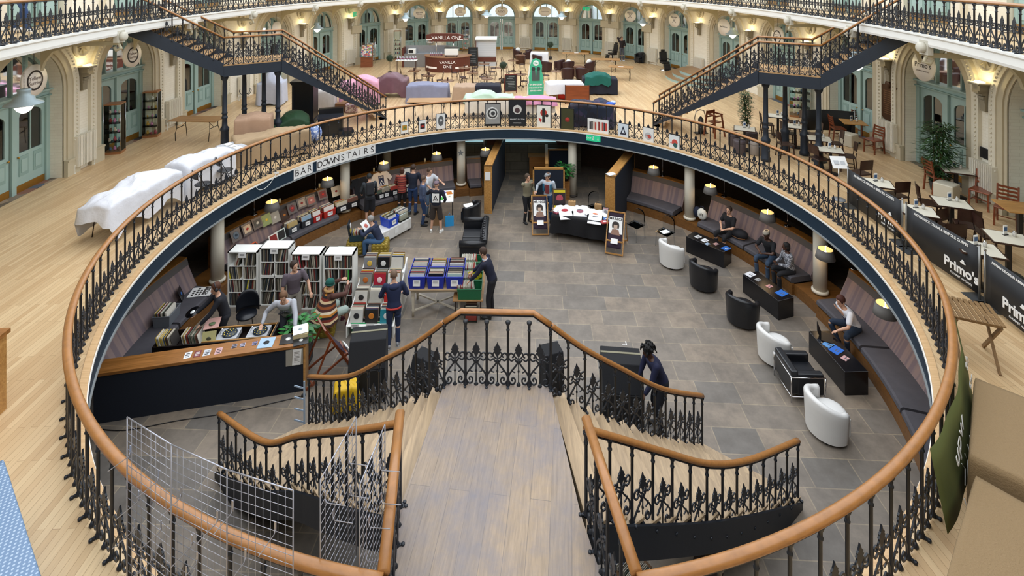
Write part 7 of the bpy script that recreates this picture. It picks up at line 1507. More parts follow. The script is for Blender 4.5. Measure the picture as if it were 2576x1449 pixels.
for k, (px, py, c, lab) in enumerate(pins):
    p, rz = on_bench(px, .66, .80); s = p.y/F; z = CZ-(py-CY)*s; t = thing('pinned_sleeve', lab+' pinned to the bench back', 'record sleeve', (p.x, p.y, max(z, BZ+.70)), rz, 'sleeves pinned along the bench back'); A = Matrix.Rotation(-.42, 4, 'X')
    part(t, 'sleeve', C('#6a6260' if k in (0, 1, 2, 6, 7, 8, 9) else c, .3), lambda m: m.box((0, 0, 0), (.34, .008, .34)), X=A); part(t, 'picture', C(c, .5), lambda m: (m.box((0, -.008, 0), (.24, .004, .22)) if k not in (0, 6) else m.ball((0, -.008, 0), (.11, .004, .11), 14, 5)), X=A); part(t, 'motif', C(('#2a3a4a', '#a02a24', '#c9c9c4', '#c9b23a', '#d8d8d4', '#b5702a', '#c93a34', '#8a2a24', '#d9b0a8', '#b8302c', '#8a2a24')[k]), lambda m: m.ball((0, -.012, 0), (.05, .004, .04), 10, 4), X=A)
for px, off, c, lab, tl in ((641, .25, '#b8441c', 'orange sleeve lying behind the leftmost shelf', -1.0), (688, .10, '#d8d4cc', 'white-edged sleeve with red figures leaning on the bench seat', -.3), (708, .12, '#c9d4cc', 'sleeve with small pictures leaning on the bench seat', -.3)):
    p, rz = on_bench(px, off, .475); t = thing('record_sleeve', lab, 'record sleeve', p, rz); part(t, 'cover', C(c, .4), lambda m: m.box((0, 0, .15), (.31, .008, .31), rx=tl)); part(t, 'print', C('#7a1e18' if c == '#d8d4cc' else '#1c1a1a'), lambda m: m.box((0, -.010, .15), (.25, .004, .25), rx=tl))
# the pinned tshirts
def tshirt(label, loc, rz, col, deco=None, flat=0.0, s=1.0, cat='tshirt', nm='tshirt'):
    t = thing(nm, label, cat, loc, rz); A = Matrix.Rotation(flat, 4, 'X') @ Matrix.Scale(s, 4)
    def sh(m):
        o = [(-.25, -.35), (.25, -.35), (.24, .12), (.33, .02), (.44, .12), (.26, .36), (.09, .38), (0, .33), (-.09, .38), (-.26, .36), (-.44, .12), (-.33, .02), (-.24, .12)]; m.prism(o, .02)
    part(t, 'shirt', C(col, .9, bump=.2), sh, X=A, bev=.008)
    if deco: deco(t, A)
    return t
def d_ear(t, A): part(t, 'print_panel', C('#1f2747'), lambda m: m.box((0, -.014, .08), (.20, .006, .34)), X=A); part(t, 'print_triangle', PAPER, lambda m: (m.bar((-.09, -.02, -.08), (0, -.02, .08), .02, .005, up=(0, 1, 0)), m.bar((.09, -.02, -.08), (0, -.02, .08), .02, .005, up=(0, 1, 0)), m.bar((-.03, -.02, -.08), (0, -.02, -.02), .02, .005, up=(0, 1, 0))), X=A); text('EAR', .07, PAPER, A @ UPR((0, -.019, .19)), t, ext=.001)
p, rz = on_bench(960, .62, .86); tshirt('white tshirt with a navy panel and triangle pinned above the record crates', p, rz, '#cdc6be', d_ear, -.35, 1.05)
p, rz = on_bench(908, .62, .86); tshirt('black tshirt pinned to the bench back right of the column', p, rz, '#14161c', None, -.35, 1.0)
p, rz = on_bench(1022, .66, .92); o = thing('framed_print', 'white print with a black triangle between the two browsing shoppers', 'print', p, rz); part(o, 'sheet', PAPER, lambda m: m.box((0, 0, .05), (.34, .01, .4), rx=-.3)); part(o, 'triangle', INK, lambda m: m.prism([(-.1, -.08), (.1, -.08), (0, .12)], .006, 0, Matrix.Translation(V(0, -.012, .04)) @ Matrix.Rotation(-.3, 4, 'X')))
# small merchandise table by the back group
K_t = thing('market_table', 'small table spread with leaflets beside the hooded man', 'table', (-2.38, 18.75, BZ), .1); part(K_t, 'tabletop', PAPER, lambda m: m.box((0, 0, .80), (.62, 1.0, .03))); [part(K_t, 'leg', BLK, lambda m: m.bar((sx*.28, sy*.45, 0), (sx*.28, sy*.45, .79), .03)) for sx in (-1, 1) for sy in (-1, 1)]
for k, (x, y, c, lab) in enumerate(((-2.5, 18.5, '#4ab04a', 'green'), (-2.25, 19.0, '#c97a2a', 'orange'), (-2.5, 19.05, '#6a5ab0', 'violet'), (-2.22, 18.7, '#e6e0d0', 'cream'))): sheet('leaflet', lab+' leaflet on the small table of the back group', 'leaflet', (x, y, BZ+.816), .3*k, .2, .26, C(c), .004, 'leaflets on the small table', wr(2))
o = thing('carrier_bag', 'bright blue carrier bag on the floor by the small table', 'bag', (-2.15, 18.2, BZ), .2); part(o, 'sack', C('#2a8fc9', .4), lambda m: m.box((0, 0, .17), (.3, .12, .34), top=(1, .4))); part(o, 'handle', C('#2a8fc9', .4), lambda m: m.tube([(-.07, 0, .33), (0, 0, .45), (.07, 0, .33)], .008, 5)); o = tag(MB().box((0, 0, .25), (.3, .25, .5)).build('cardboard_box', C('#8a6a48')), 'tall brown cardboard box under the small table of the back group', 'box'); o.location = (-2.62, 18.3, BZ)
# white ottoman with crates, suitcase and poufs
a = math.atan2(.68, .47); t = thing('long_ottoman', 'long white leather ottoman carrying blue and clear crates', 'ottoman', (-4.02, 17.5, BZ), a); part(t, 'block', WLEA, lambda m: m.box((0, 0, .24), (1.35, .5, .36)), .03); [part(t, 'foot', BLK, lambda m: m.box((sx*.6, sy*.18, .03), (.07, .07, .06))) for sx in (-1, 1) for sy in (-1, 1)]
for k in range(3): o = tag(MB().box((0, 0, 0), (.16, .004, .16)).build('price_card', PAPER), 'white price card on the side of the white ottoman, %s from the left' % ORD[k], 'card', 'price cards on the ottoman'); o.matrix_world = TR((-4.02, 17.5, BZ+.25), a) @ Matrix.Translation(V(-.45+.42*k, -.256, 0)); 
C_ = TR((-4.02, 17.5, BZ+.425), a); crate('bright blue crate of records on the white ottoman', C_ @ V(-.12, 0, 0), a, '#1c46c0', .44, .44, .28, 16, tagc=True); crate('clear plastic crate of records at the far end of the white ottoman', C_ @ V(.38, .0, 0), a, '#ffffff', .48, .48, .28, 18, tagc=False, clear=True)
K_pouf((-4.12, 16.32, BZ), .1, 'gold tufted pouf the grey-haired man sits on', 'gold tufted poufs'); K_pouf((-4.95, 16.45, BZ), .1, 'gold tufted pouf holding the open suitcase', 'gold tufted poufs'); K_pouf((-4.60, 12.75, BZ), .2, 'gold tufted pouf the person in the striped poncho sits on', 'gold tufted poufs')
o = thing('suitcase', 'open teal record suitcase with photos in its lid', 'suitcase', (-4.93, 16.4, BZ+.45), .15); part(o, 'shell', C('#14303a', .4), lambda m: (m.box((.05, 0, .02), (.42, .36, .03)), m.box((.26, 0, .1), (.02, .36, .18)), m.box((.05, .18, .1), (.42, .02, .18)), m.box((.05, -.18, .1), (.42, .02, .18)), m.box((-.16, 0, .1), (.02, .36, .18)))); part(o, 'lid', C('#1a2026', .4), lambda m: m.box((-.20, 0, .36), (.05, .38, .38), ry=-.15), .02); part(o, 'photo', [PAPER, C('#b5a03a')], lambda m: (m.box((-.165, .0, .44), (.006, .14, .12), 0, ry=-.15), m.box((-.16, .02, .28), (.006, .22, .12), 1, ry=-.15))); pack(TR((-4.90, 16.4, BZ+.48), .15+PI/2), .28, .30, .25, 12, .2)
t = thing('plastic_chair', 'pale plastic chair half hidden behind the shelves', 'chair', (-4.95, 14.9, BZ), .4); PC = C('#b9c4b8', .4); part(t, 'shell', PC, lambda m: m.grid(lambda u, v: ((u-.5)*.46, .2-.05*math.cos((u-.5)*PI)*-1+.02*v, .45+.42*v-.06*(2*u-1)**2*v), 8, 3), solid=.012); part(t, 'seat', PC, lambda m: m.box((0, 0, .44), (.44, .42, .02))); [part(t, 'leg', PC, lambda m: m.bar((sx*.18, sy*.18, .43), (sx*.21, sy*.21, 0), .025)) for sx in (-1, 1) for sy in (-1, 1)]
# sofas and chairs
t = thing('chesterfield_sofa', 'black leather tufted two-seat sofa facing left', 'sofa', (-1.15, 16.45, BZ), -PI/2)
SB = BLEA; part(t, 'base', SB, lambda m: m.box((0, 0, .24), (1.5, .78, .32)), .03); part(t, 'seat_cushion', SB, lambda m: [m.box((s*.29, -.08, .43), (.56, .6, .10)) for s in (-1, 1)], .03)
part(t, 'back', SB, lambda m: (m.box((0, .33, .5), (1.6, .16, .44)), m.tube([(-.80, .36, .72), (.80, .36, .72)], .10, 10)), .02); [part(t, 'arm', SB, lambda m: (m.box((s*.76, 0, .42), (.16, .78, .44)), m.tube([(s*.78, -.40, .66), (s*.78, .40, .66)], .10, 10))) for s in (-1, 1)]
part(t, 'tufting', SB, lambda m: [m.ball((-.62+.155*i+(.07 if j else 0), .245, .50+.12*j), (.075, .03, .06), 8, 5) for i in range(9) for j in range(2)]); part(t, 'buttons', SB, lambda m: [m.ball((-.72+.16*i, .32, .82), (.06, .05, .02), 6, 4) for i in range(10)]); [part(t, 'foot', BLK, lambda m: m.box((sx*.7, sy*.3, .04), (.06, .06, .08))) for sx in (-1, 1) for sy in (-1, 1)]
K_btub((-1.42, 18.55, BZ), -2.0, 'black tub chair with a white cushion by the tall oak-edged screen', 'black leather tub chairs'); o = thing('seat_cushion', 'white cushion in the black tub chair by the tall screen', 'cushion', (-1.47, 18.5, BZ+.47), .4); part(o, 'pad', WHITEP, lambda m: m.box((0, 0, .05), (.34, .34, .09), rx=.25), .03); part(o, 'piping', PAPER, lambda m: m.box((0, 0, .05), (.35, .35, .012), rx=.25))
K_wtub((4.98, 15.75, BZ), R90+.5, 'white tub chair beside the farthest black box table', 'white leather tub chairs', 1.05); K_wtub((6.12, 11.85, BZ), R90+.2, 'white tub chair behind the chrome-framed black chair', 'white leather tub chairs', 1.02); K_wtub((6.16, 9.95, BZ), R90+.2, 'white tub chair nearest the camera', 'white leather tub chairs', 1.06)
K_btub((5.52, 14.62, BZ), R90+.6, 'black tub chair at the farthest box table', 'black leather tub chairs', 1.05); K_btub((5.95, 13.12, BZ), R90+.8, 'black tub chair at the middle box table', 'black leather tub chairs', 1.05)
K_box((6.25, 16.15, BZ), .72, 'glossy black box table in front of the man in black', 'black box tables'); K_box((6.95, 13.85, BZ), .31, 'glossy black box table in front of the seated couple', 'black box tables'); K_box((7.30, 11.45, BZ), .03, 'glossy black box table holding the laptop', 'black box tables')
t = thing('cube_armchair', 'black leather armchair in a chrome tube frame', 'armchair', (6.20, 11.0, BZ), R90-.03); LB_ = BLEA
part(t, 'seat_cushion', LB_, lambda m: m.box((0, -.04, .34), (.46, .58, .18)), .03); part(t, 'seat_base', LB_, lambda m: m.box((0, 0, .18), (.48, .64, .14)), .02); part(t, 'back_cushion', LB_, lambda m: m.box((0, .27, .40), (.72, .15, .48)), .03); [part(t, 'arm_cushion', LB_, lambda m: m.box((s*.29, -.05, .36), (.14, .56, .44)), .03) for s in (-1, 1)]
part(t, 'chrome_frame', CHROME, lambda m: ([m.tube([(sx*.37, sy*.35, 0), (sx*.37, sy*.35, .52)], .013, 8) for sx in (-1, 1) for sy in (-1, 1)], m.tube([(-.37, -.35, .52), (-.37, .35, .52), (.37, .35, .52), (.37, -.35, .52)], .012, 8), m.tube([(-.37, -.35, .12), (-.37, .35, .12), (.37, .35, .12), (.37, -.35, .12)], .010, 8, closed=True)))
for x, y, w, c, lab in ((6.02, 16.42, .2, '#c9c9c8', 'grey crumpled leaflets on the farthest box table'), (6.15, 16.2, .22, '#e0e2e6', 'white sheet on the farthest box table'), (6.15, 15.98, .15, '#9fb9d4', 'pale blue leaflet on the farthest box table'), (6.42, 15.98, .16, '#b58a86', 'red and white leaflet on the farthest box table'), (6.62, 15.72, .26, '#2a62b0', 'bright blue magazine on the farthest box table'),
                      (6.72, 14.35, .26, '#dcdce0', 'white sheet with black motif on the middle box table'), (6.82, 14.10, .16, '#9a9a9a', 'grey leaflet on the middle box table'), (6.98, 13.8, .16, '#c98f8a', 'red and white leaflet on the middle box table'), (7.15, 13.5, .28, '#2a6ac0', 'bright blue magazine on the middle box table'), (7.28, 11.45, .28, '#2a6ac8', 'bright blue magazine on the nearest box table'), (7.22, 11.62, .24, '#5a94d0', 'pale blue magazine tucked beside the laptop'), (7.32, 11.2, .16, '#c9a0a0', 'red and white leaflet on the nearest box table')):
    sheet('magazine' if w > .22 else 'leaflet', lab, 'magazine' if w > .22 else 'leaflet', (x, y, BZ+.502), .5, w, w*.75, C(c, .4), .006, 'magazines and leaflets on the black tables', wr(2, '#5a5a60' if c != '#2a62b0' else '#dfe6f0', .8))
t = thing('laptop', 'open black laptop on the nearest box table', 'laptop', (7.30, 11.82, BZ+.502), -2.1+PI); part(t, 'keyboard_base', C('#141518', .4), lambda m: m.box((0, 0, .012), (.34, .24, .022))); part(t, 'screen', C('#101114', .3), lambda m: m.box((0, .15, .12), (.34, .012, .23), rx=-.35)); o = tag(MB().box((0, 0, .006), (.07, .13, .01)).build('mobile_phone', C('#2c2f36', .2)), 'mobile phone lying beside the laptop', 'phone'); o.location = (7.08, 11.72, BZ+.502)
# deckchairs
def deckchair(label, loc, rz, cloth_='#efeadf', poster_=True, wd=OAKL, folded=0):
    t = thing('deckchair', label, 'deckchair', loc, rz); H = 1.12
    for s in (-1, 1): part(t, 'frame_rail', wd, lambda m: (m.bar((s*.27, -.38, .03), (s*.27, .22, H), .03, .05))); part(t, 'support_rail', wd, lambda m: (m.bar((s*.235, .62, .03), (s*.235, -.28, .40), .025, .045), m.bar((s*.31, .12, .90), (s*.31, .50, .10), .022, .04)))
    part(t, 'crossbar', wd, lambda m: (m.bar((-.28, .22, H), (.28, .22, H), .035), m.bar((-.28, -.38, .05), (.28, -.38, .05), .035), m.bar((-.31, .50, .1), (.31, .50, .1), .03), m.bar((-.24, -.27, .40), (.24, -.27, .40), .035)))
    N_ = Matrix.Translation(V(0, -.08, .62)) @ Matrix.Rotation(-.51, 4, 'X')
    part(t, 'sling', C('#2a1c2c', .9), lambda m: m.grid(lambda u, v: ((u-.5)*.44, (.22-.60*v if v < .78 else .22-.60*v-.02) + .04*math.sin(v*PI), (1.10-.86*v)), 4, 12), solid=.006)
    if poster_:
        part(t, 'poster', PAPER, lambda m: m.box((0, -.005, .12), (.42, .006, .62)), X=N_); text('MR NICE', .105, INK, N_ @ UPR((0, -.012, .37)), t, ext=.001, bold=.003)
        part(t, 'portrait', [C('#b9a08e'), C('#2a201c'), C('#8a6a5a')], lambda m: (m.ball((0, -.012, .16), (.075, .004, .10), 14, 8), m.ball((0, -.014, .24), (.10, .004, .055), 12, 6, 1), m.ball((-.085, -.013, .17), (.03, .004, .09), 8, 6, 1), m.ball((.085, -.013, .17), (.03, .004, .09), 8, 6, 1), m.prism([(-.15, -.10), (.15, -.10), (.10, .06), (-.10, .06)], .006, 2, Matrix.Translation(V(0, -.010, 0))), m.box((.0, -.019, .13), (.05, .002, .012), 0)), X=N_)
        part(t, 'caption', C('#55555a'), lambda m: m.box((0, -.012, -.15), (.32, .003, .02)), X=N_)
    part(t, 'note', PAPER, lambda m: m.box((0, -.33, .43), (.22, .15, .006), rx=.9)); return t
deckchair('deckchair with a MR NICE poster standing before the two talking men', (1.03, 17.85, BZ), .02); deckchair('deckchair with a MR NICE poster right of the merchandise table', (3.42, 16.6, BZ), -.35)
deckchair('red-brown wooden deckchair seen from behind beside the bar end', (-4.0, 11.5, BZ), R90+.65, poster_=False, wd=REDW)
# merchandise table
cloth('black_tablecloth', 'black cloth over the merchandise table', 'tablecloth', (2.45, 17.45, BZ), -.32, 1.95, .78, .76, M('tablecloth_black', '#0b0b10', .9, 0, .3, 9), seed=31, fold=.01, rip=.05, flare=.05, drop=.58, hem=.1)
def d_red_(t, A): part(t, 'print', C('#a82430'), lambda m: m.ball((0, -.012, .10), (.14, .01, .07), 12, 5), X=A)
def d_face(t, A): part(t, 'print', C('#8a4a5a'), lambda m: m.ball((0, -.012, .08), (.13, .01, .10), 12, 5), X=A); part(t, 'print_detail', C('#3a3a40'), lambda m: m.ball((0, -.014, .14), (.12, .01, .03), 12, 5), X=A)
def d_or(t, A): part(t, 'print', C('#d0642a'), lambda m: m.ball((-.02, -.012, .14), (.10, .01, .04), 12, 5), X=A); part(t, 'print_detail', C('#3c3e44'), lambda m: m.box((0, -.014, .0), (.2, .008, .02)), X=A)
for x, y, rz, dc, lab in ((1.88, 17.45, .1, d_red_, 'white tshirt with dark red lettering on the merchandise table'), (2.38, 17.42, -.1, d_face, 'white tshirt with a printed face in the middle of the merchandise table'), (2.85, 17.12, -.3, d_or, 'white tshirt with an orange print on the merchandise table')): tshirt(lab, (x, y, BZ+.81), rz, '#e4e5ea', dc, -1.25, .92)
def bag(lab, x, y): t = thing('paper_bag', lab, 'bag', (x, y, BZ+.77), -.3); part(t, 'bag', C('#a98558', .8), lambda m: m.box((0, 0, .14), (.24, .12, .28))); part(t, 'handle', C('#8a6a40', .8), lambda m: m.tube([(-.06, 0, .27), (-.04, 0, .36), (.04, 0, .36), (.06, 0, .27)], .006, 4))
bag('brown paper bag behind the red-lettered tshirt', 2.15, 17.78); bag('brown paper bag at the right rear of the merchandise table', 3.02, 17.55)
def picframe(lab, loc, rz, w, h, fc, cols):
    t = thing('framed_picture', lab, 'picture', loc, rz); part(t, 'frame', C(fc, .4), lambda m: m.box((0, 0, h/2), (w, .02, h), rx=-.12)); part(t, 'print', C(cols[0], .5), lambda m: m.box((0, -.013, h/2), (w*.86, .006, h*.9), rx=-.12)); part(t, 'motif', C(cols[1], .5), lambda m: m.ball((0, -.018, h*.5), (w*.28, .006, h*.22), 12, 6)); part(t, 'banner_strip', C(cols[2], .5), lambda m: [m.box((0, -.018+.12*(h/2-z)*-1*.0+(z-h/2)*.12, z), (w*.86, .006, h*.13), rx=-.12) for z in (h*.87, h*.10)]); return t
picframe('poster on an easel with yellow strips behind the merchandise table', (1.72, 17.85, BZ+.78), .0, .46, .66, '#5a4a3a', ('#2a2024', '#b04a58', '#d6c22a')); picframe('small framed face print at the right end of the merchandise table', (3.22, 17.25, BZ+.77), -.4, .20, .30, '#2c2c30', ('#d9dadf', '#8a8a90', '#c99a9a'))
for k, (x, y, c, lab) in enumerate(((3.22, 16.98, '#3a6aa8', 'blue patterned book'), (3.10, 16.80, '#a83a3c', 'red patterned leaflet stack'), (1.60, 17.75, '#c9a07a', 'tan stack of small goods'), (1.62, 17.50, '#8a3a4a', 'dark pink stack of badges'))): t = thing('small_stack', lab+' on the merchandise table', 'book', (x, y, BZ+.775), .2*k, 'small goods on the merchandise table'); part(t, 'cover', C(c, .5), lambda m: m.box((0, 0, .02), (.24, .18, .04))); part(t, 'motif', PAPER, lambda m: m.box((0, 0, .041), (.1, .08, .003)))
def mk_ghost():
    t = thing('clear_chair', 'x', 'chair'); AC = glassm('clear_acrylic', (.90, .92, .94), .12); part(t, 'back_shell', AC, lambda m: m.grid(lambda u, v: (math.sin((u-.5)*2.2)*.25, .24-.10*(1-math.cos((u-.5)*2.2)), .45+.46*v-.12*abs(2*u-1)**3*v), 12, 5), solid=.01); part(t, 'seat', AC, lambda m: m.box((0, 0, .45), (.46, .44, .02))); [part(t, 'leg', AC, lambda m: m.bar((sx*.19, sy*.19, .44), (sx*.21, sy*.23, 0), .03)) for sx in (-1, 1) for sy in (-1, 1)]; return t
K_gh = Kit(mk_ghost); K_gh((3.15, 18.7, BZ), .4, 'clear plastic chair behind the merchandise table', 'clear plastic chairs'); K_gh((4.25, 17.35, BZ), -.9, 'clear plastic chair beside the right tall screen', 'clear plastic chairs'); K_gh((5.1, 16.85, BZ), -.9, 'clear plastic chair with papers beside the white tub chair', 'clear plastic chairs'); sheet('paper_sheet', 'papers lying on the clear chair beside the white tub chair', 'paper', (5.08, 16.8, BZ+.47), .4, .28, .2, PAPER, .01)
def potho(lab, loc, s, n, seed, pot=True):
    t = thing('potted_plant', lab, 'plant', loc); rr = random.Random(seed); part(t, 'pot', C('#2a2420'), lambda m: m.lathe([(.14, 0), (.18, .25), (.15, .25), (0, .22)], n=14)); 
    def lv(m):
        for k in range(n):
            a = rr.uniform(0, 2*PI); r = rr.uniform(.02, .36)*s; p = Vector((math.cos(a)*r, math.sin(a)*r, .3+rr.uniform(-.12, .32)*s)); d = Vector((math.cos(a), math.sin(a), rr.uniform(-.6, .4))).normalized()*.17*s; w = d.cross(Vector((0, 0, 1))).normalized()*.055*s; m.add([p, p+d*.35+w, p+d*.75+w*.7, p+d*1.1, p+d*.75-w*.7, p+d*.35-w], [(0, 1, 2, 3, 4, 5)], k % 2)
    part(t, 'leaves', [C('#2f7a34', .45), C('#1d5226', .45)], lv); return t
potho('leafy green plant beside the bar end', (-4.78, 11.72, BZ+.42), .95, 150, 3); o = tag(MB().box((0, 0, .205), (.4, .4, .41)).build('plant_stand', [BLK]), 'black stand under the leafy plant at the bar end', 'stand'); o.location = (-4.78, 11.72, BZ); potho('leafy green plant behind the navy screen and the flat-capped man', (2.18, 20.4, BZ+.75), .95, 120, 4); o = tag(MB().box((0, 0, .37), (.35, .35, .74)).build('plant_stand', [OAK]), 'oak stand under the plant behind the navy screen', 'stand'); o.location = (2.18, 20.4, BZ)
# bags on the bench, poster sheet, crate by the deejay
p, rz = on_bench(1762, .25, .475); t = thing('tote_bag', 'white and navy tote bag on the bench', 'bag', p, rz+.2); part(t, 'sack', [C('#dcdcd4', .8), C('#141c34', .8)], lambda m: (m.ball((.08, -.05, .19), (.17, .10, .20), 14, 8), m.ball((-.12, .03, .18), (.14, .10, .19), 12, 8, 1))); part(t, 'handle', C('#141c34'), lambda m: m.tube([(.0, -.06, .34), (.04, -.08, .47), (.14, -.08, .46), (.16, -.06, .34)], .012, 5)); part(t, 'printed_marks', INK, lambda m: [m.box((.05+.04*k, -.148, .2+.02*(k % 2)), (.02, .01, .08)) for k in range(3)])
p, rz = on_bench(1862, .20, .475); t = thing('rucksack', 'dark rucksack on the bench beside the man in black', 'bag', p, rz+.4); part(t, 'sack', C('#14151c', .8), lambda m: m.ball((0, 0, .14), (.26, .17, .15), 14, 8)); part(t, 'trim', C('#6a4420', .6), lambda m: m.tube([(-.2, -.12, .06), (0, -.17, .05), (.2, -.12, .07)], .014, 5))
p, rz = on_bench(507, .2, .475); t = thing('poster_sheet', 'white poster with big black writing lying on the left bench', 'poster', p, rz+.3); part(t, 'sheet', PAPER, lambda m: m.box((0, 0, .006), (.42, .56, .008))); text('HOUSE', .11, INK, Matrix.Translation(V(0, -.15, .012)), t, ext=.001, bold=.004); part(t, 'heavy_lettering', INK, lambda m: [m.box((-.13+.085*j+.02*(k % 2), .18-.085*k, .0115), (.06, .055, .002)) for k in range(4) for j in range(4 if k % 2 else 3)])
p, rz = on_bench(420, .28, .475); crate('grey plastic crate of records on the left bench', p, rz+.1, '#6a6f76', .50, .38, .26, 15, tagc=False, front=None); 
p, rz = on_bench(455, .5, .475); t = thing('record_sleeve', 'black sleeve with a blue label propped on the left bench', 'record sleeve', p, rz+.5); part(t, 'cover', C('#101216', .3), lambda m: m.box((0, 0, .16), (.31, .01, .31), rx=-.35)); part(t, 'disc_label', C('#2a5a9a'), lambda m: m.ball((0, -.012, .16), (.05, .008, .05), 12, 5, X=Matrix.Rotation(-.35, 4, 'X')))
t = thing('round_back_chair', 'black curved chair behind the deejay', 'chair', (-6.55, 12.75, BZ), .3); part(t, 'back_shell', C('#15181f', .35), lambda m: m.grid(lambda u, v: (math.sin((u-.5)*2.6)*.27, .26-.14*(1-math.cos((u-.5)*2.6)), .42+.50*v*math.cos((u-.5)*2.0)), 14, 5), solid=.02); part(t, 'seat', C('#15181f', .35), lambda m: m.lathe([(0, .42), (.24, .42), (.24, .46), (0, .46)], n=20)); [part(t, 'leg', CHROME, lambda m: m.bar((sx*.15, sy*.15, .42), (sx*.2, sy*.2, 0), .02)) for sx in (-1, 1) for sy in (-1, 1)]
# loudspeakers round the stair
def speaker(lab, loc, rz, w, d, h, slope=.0, tape=False):
    t = thing('loudspeaker', lab, 'loudspeaker', loc, rz, 'loudspeakers around the stair'); part(t, 'cabinet', M('speaker_carpet', '#15161a', .9, 0, .2, 30), lambda m: m.prism([(-d/2, 0), (d/2, 0), (d/2, h), (-d/2+slope, h), (-d/2, h*.62)], w, 0, rotz(PI/2)), .015); part(t, 'grille', C('#0c0d10', .6), lambda m: m.box((0, -d/2-.012, h*.33), (w*.86, .02, h*.55))); part(t, 'corner', C('#2c2e33', .4), lambda m: [m.ball((sx*w*.47, d*.45, h*.97), .03, 8, 5) for sx in (-1, 1)]); part(t, 'control_panel', C('#3a3d44', .4), lambda m: (m.box((0, d/2+.01, h*.7), (w*.5, .01, h*.2)), [m.ball((w*.16*k, d/2+.02, h*.7), .015, 6, 4) for k in (-1, 0, 1)]))
    if tape: part(t, 'webbing_strap', C('#7a7660'), lambda m: m.box((0, d*.25, h+.004), (w*1.01, .05, .006)))
    return t
speaker('tall black loudspeaker with a strap behind the left stair rail', (-3.02, 10.95, BZ), .15, .75, .72, 1.15, .25, True); speaker('small black loudspeaker left of the landing', (-1.83, 10.95, BZ), -.5, .45, .42, .75, .1); speaker('slate-grey loudspeaker right of the landing', (.90, 11.05, BZ), .3, .42, .40, .82, .05); speaker('tall black loudspeaker with a strap behind the right stair rail', (2.25, 10.35, BZ), -.1, .80, .70, 1.12, .22, True)
o = tag(cloth('yellow_jacket', '', '', (-3.28, 10.25, BZ), .3, .42, .3, .62, C('#c9a010', .6), seed=41, fold=.10, bumps=[(0, 0, .3, .1)], drop=.4, rip=.06), 'bright yellow jacket heaped beside the tall left loudspeaker', 'jacket'); o = tag(MB().box((0, 0, .3), (.4, .28, .6)).build('equipment_case', [BLK]), 'dark case under the yellow jacket', 'case'); o.location = (-3.28, 10.25, BZ)
t = thing('floor_cable', 'thin black cable on the flags in front of the bar', 'cable', (-6.3, 10.1, BZ)); part(t, 'cable', BLK, lambda m: m.tube(spiral([(-2.0, -.05, .012), (-1.2, -.12, .012), (-.3, .10, .012), (.6, .28, .012), (1.9, .68, .012)], 6), .008, 5)); part(t, 'plug', C('#1c1c1e'), lambda m: m.box((1.95, .7, .02), (.08, .05, .04)))
t = thing('scaffold_tape', 'pale blue ribbon ties on the end post of the left far stair rail', 'ribbon', (-4.0, 9.98, BZ)); part(t, 'strip', C('#9fb4cc'), lambda m: m.box((0, -.01, .5), (.03, .02, .95))); part(t, 'tie', C('#9fb4cc'), lambda m: [m.box((-.10, -.01, .2+.22*k), (.2, .01, .03), ry=.25) for k in range(4)])
for k, (x, y, w, c, lab) in enumerate(((2.35, 7.55, .42, '#b8bcc4', 'white carton with blue lettering under the right stair flight'), (1.75, 7.75, .5, '#7a5a3c', 'box of brown sleeves under the right stair flight'), (2.95, 7.95, .4, '#4a3a34', 'dark carton far under the right stair flight'))):
    t = thing('storage_box', lab, 'box', (x, y-.35, BZ), .4+.3*k); part(t, 'carton', C(c), lambda m: m.box((0, 0, .15), (w, .36, .3))); part(t, 'tape', C('#2a55b0' if k == 0 else '#8a6a48'), lambda m: m.box((0, -.12 if k == 0 else 0, .302), (w, .09, .004))); k or text('SCAN', .08, PAPER, Matrix.Translation(V(0, -.12, .306)), t, ext=.001)
    if k == 1: pack(TR((x, y-.35, BZ+.05), .7), .34, .45, .31, 22, .1)
t = thing('floor_mark', 'small white tape corner mark on the flagstones', 'tape', QB(1571, 868)); part(t, 'tape', PAPER, lambda m: (m.box((0, 0, .003), (.10, .02, .004)), m.box((.05, .06, .003), (.02, .12, .004)))); 
for i in range(len(RCOL)): pass
o = REST.build('packed_records', RCOL); tag(o, 'closely filed records filling the crates and bins', 'records', None, 'stuff')
# ---------------------------------------------------------------- the people
def LP(loc, rz, px, py, d): pass
# behind the bar
def phones(t, HM): b = MB(HM); b.tube([(math.sin(a)*.098, .02, .02+math.cos(a)*.118) for a in [(-1.4+2.8*k/10) for k in range(11)]], .010, 6); [b.ball((s*.098, .015, .0), (.025, .04, .045), 10, 6) for s in (-1, 1)]; b.build('headphones', C('#2a2c30', .4), t)
def logo_txt(s1, s2):
    def f(t, k): 
        X = k['Rl'] @ UPR((0, -.150, .30)); text(s1, .06, C('#5a5a60'), X, t, ext=.012); text(s2, .06, C('#5a5a60'), k['Rl'] @ UPR((0, -.142, .22)), t, ext=.012)
    return f
p = person('deejay in a dark hooded jacket and headphones, holding a record over the desk', (-6.72, 12.02, BZ), -R90+.55, hip=(0, .04, .93), lean=.26, hands=((-.10, -.56, 1.06), (.26, -.46, 1.0)), hairc='#4a2814', top='#14161f', pants='#1a1c24', head=(0, .25), hat=phones)
o = thing('vinyl_disc', 'black record with a white label held in the deejay left hand', 'record', (-7.34, 11.86, BZ+1.08), .3); part(o, 'disc', C('#0c0c10', .25), lambda m: m.lathe([(0, 0), (.15, 0), (.15, .004), (0, .004)], n=32)); part(o, 'centre_label', PAPER, lambda m: m.lathe([(0, .005), (.05, .005), (.05, .007), (0, .007)], n=20)); o.rotation_euler = (.25, -.2, 0)
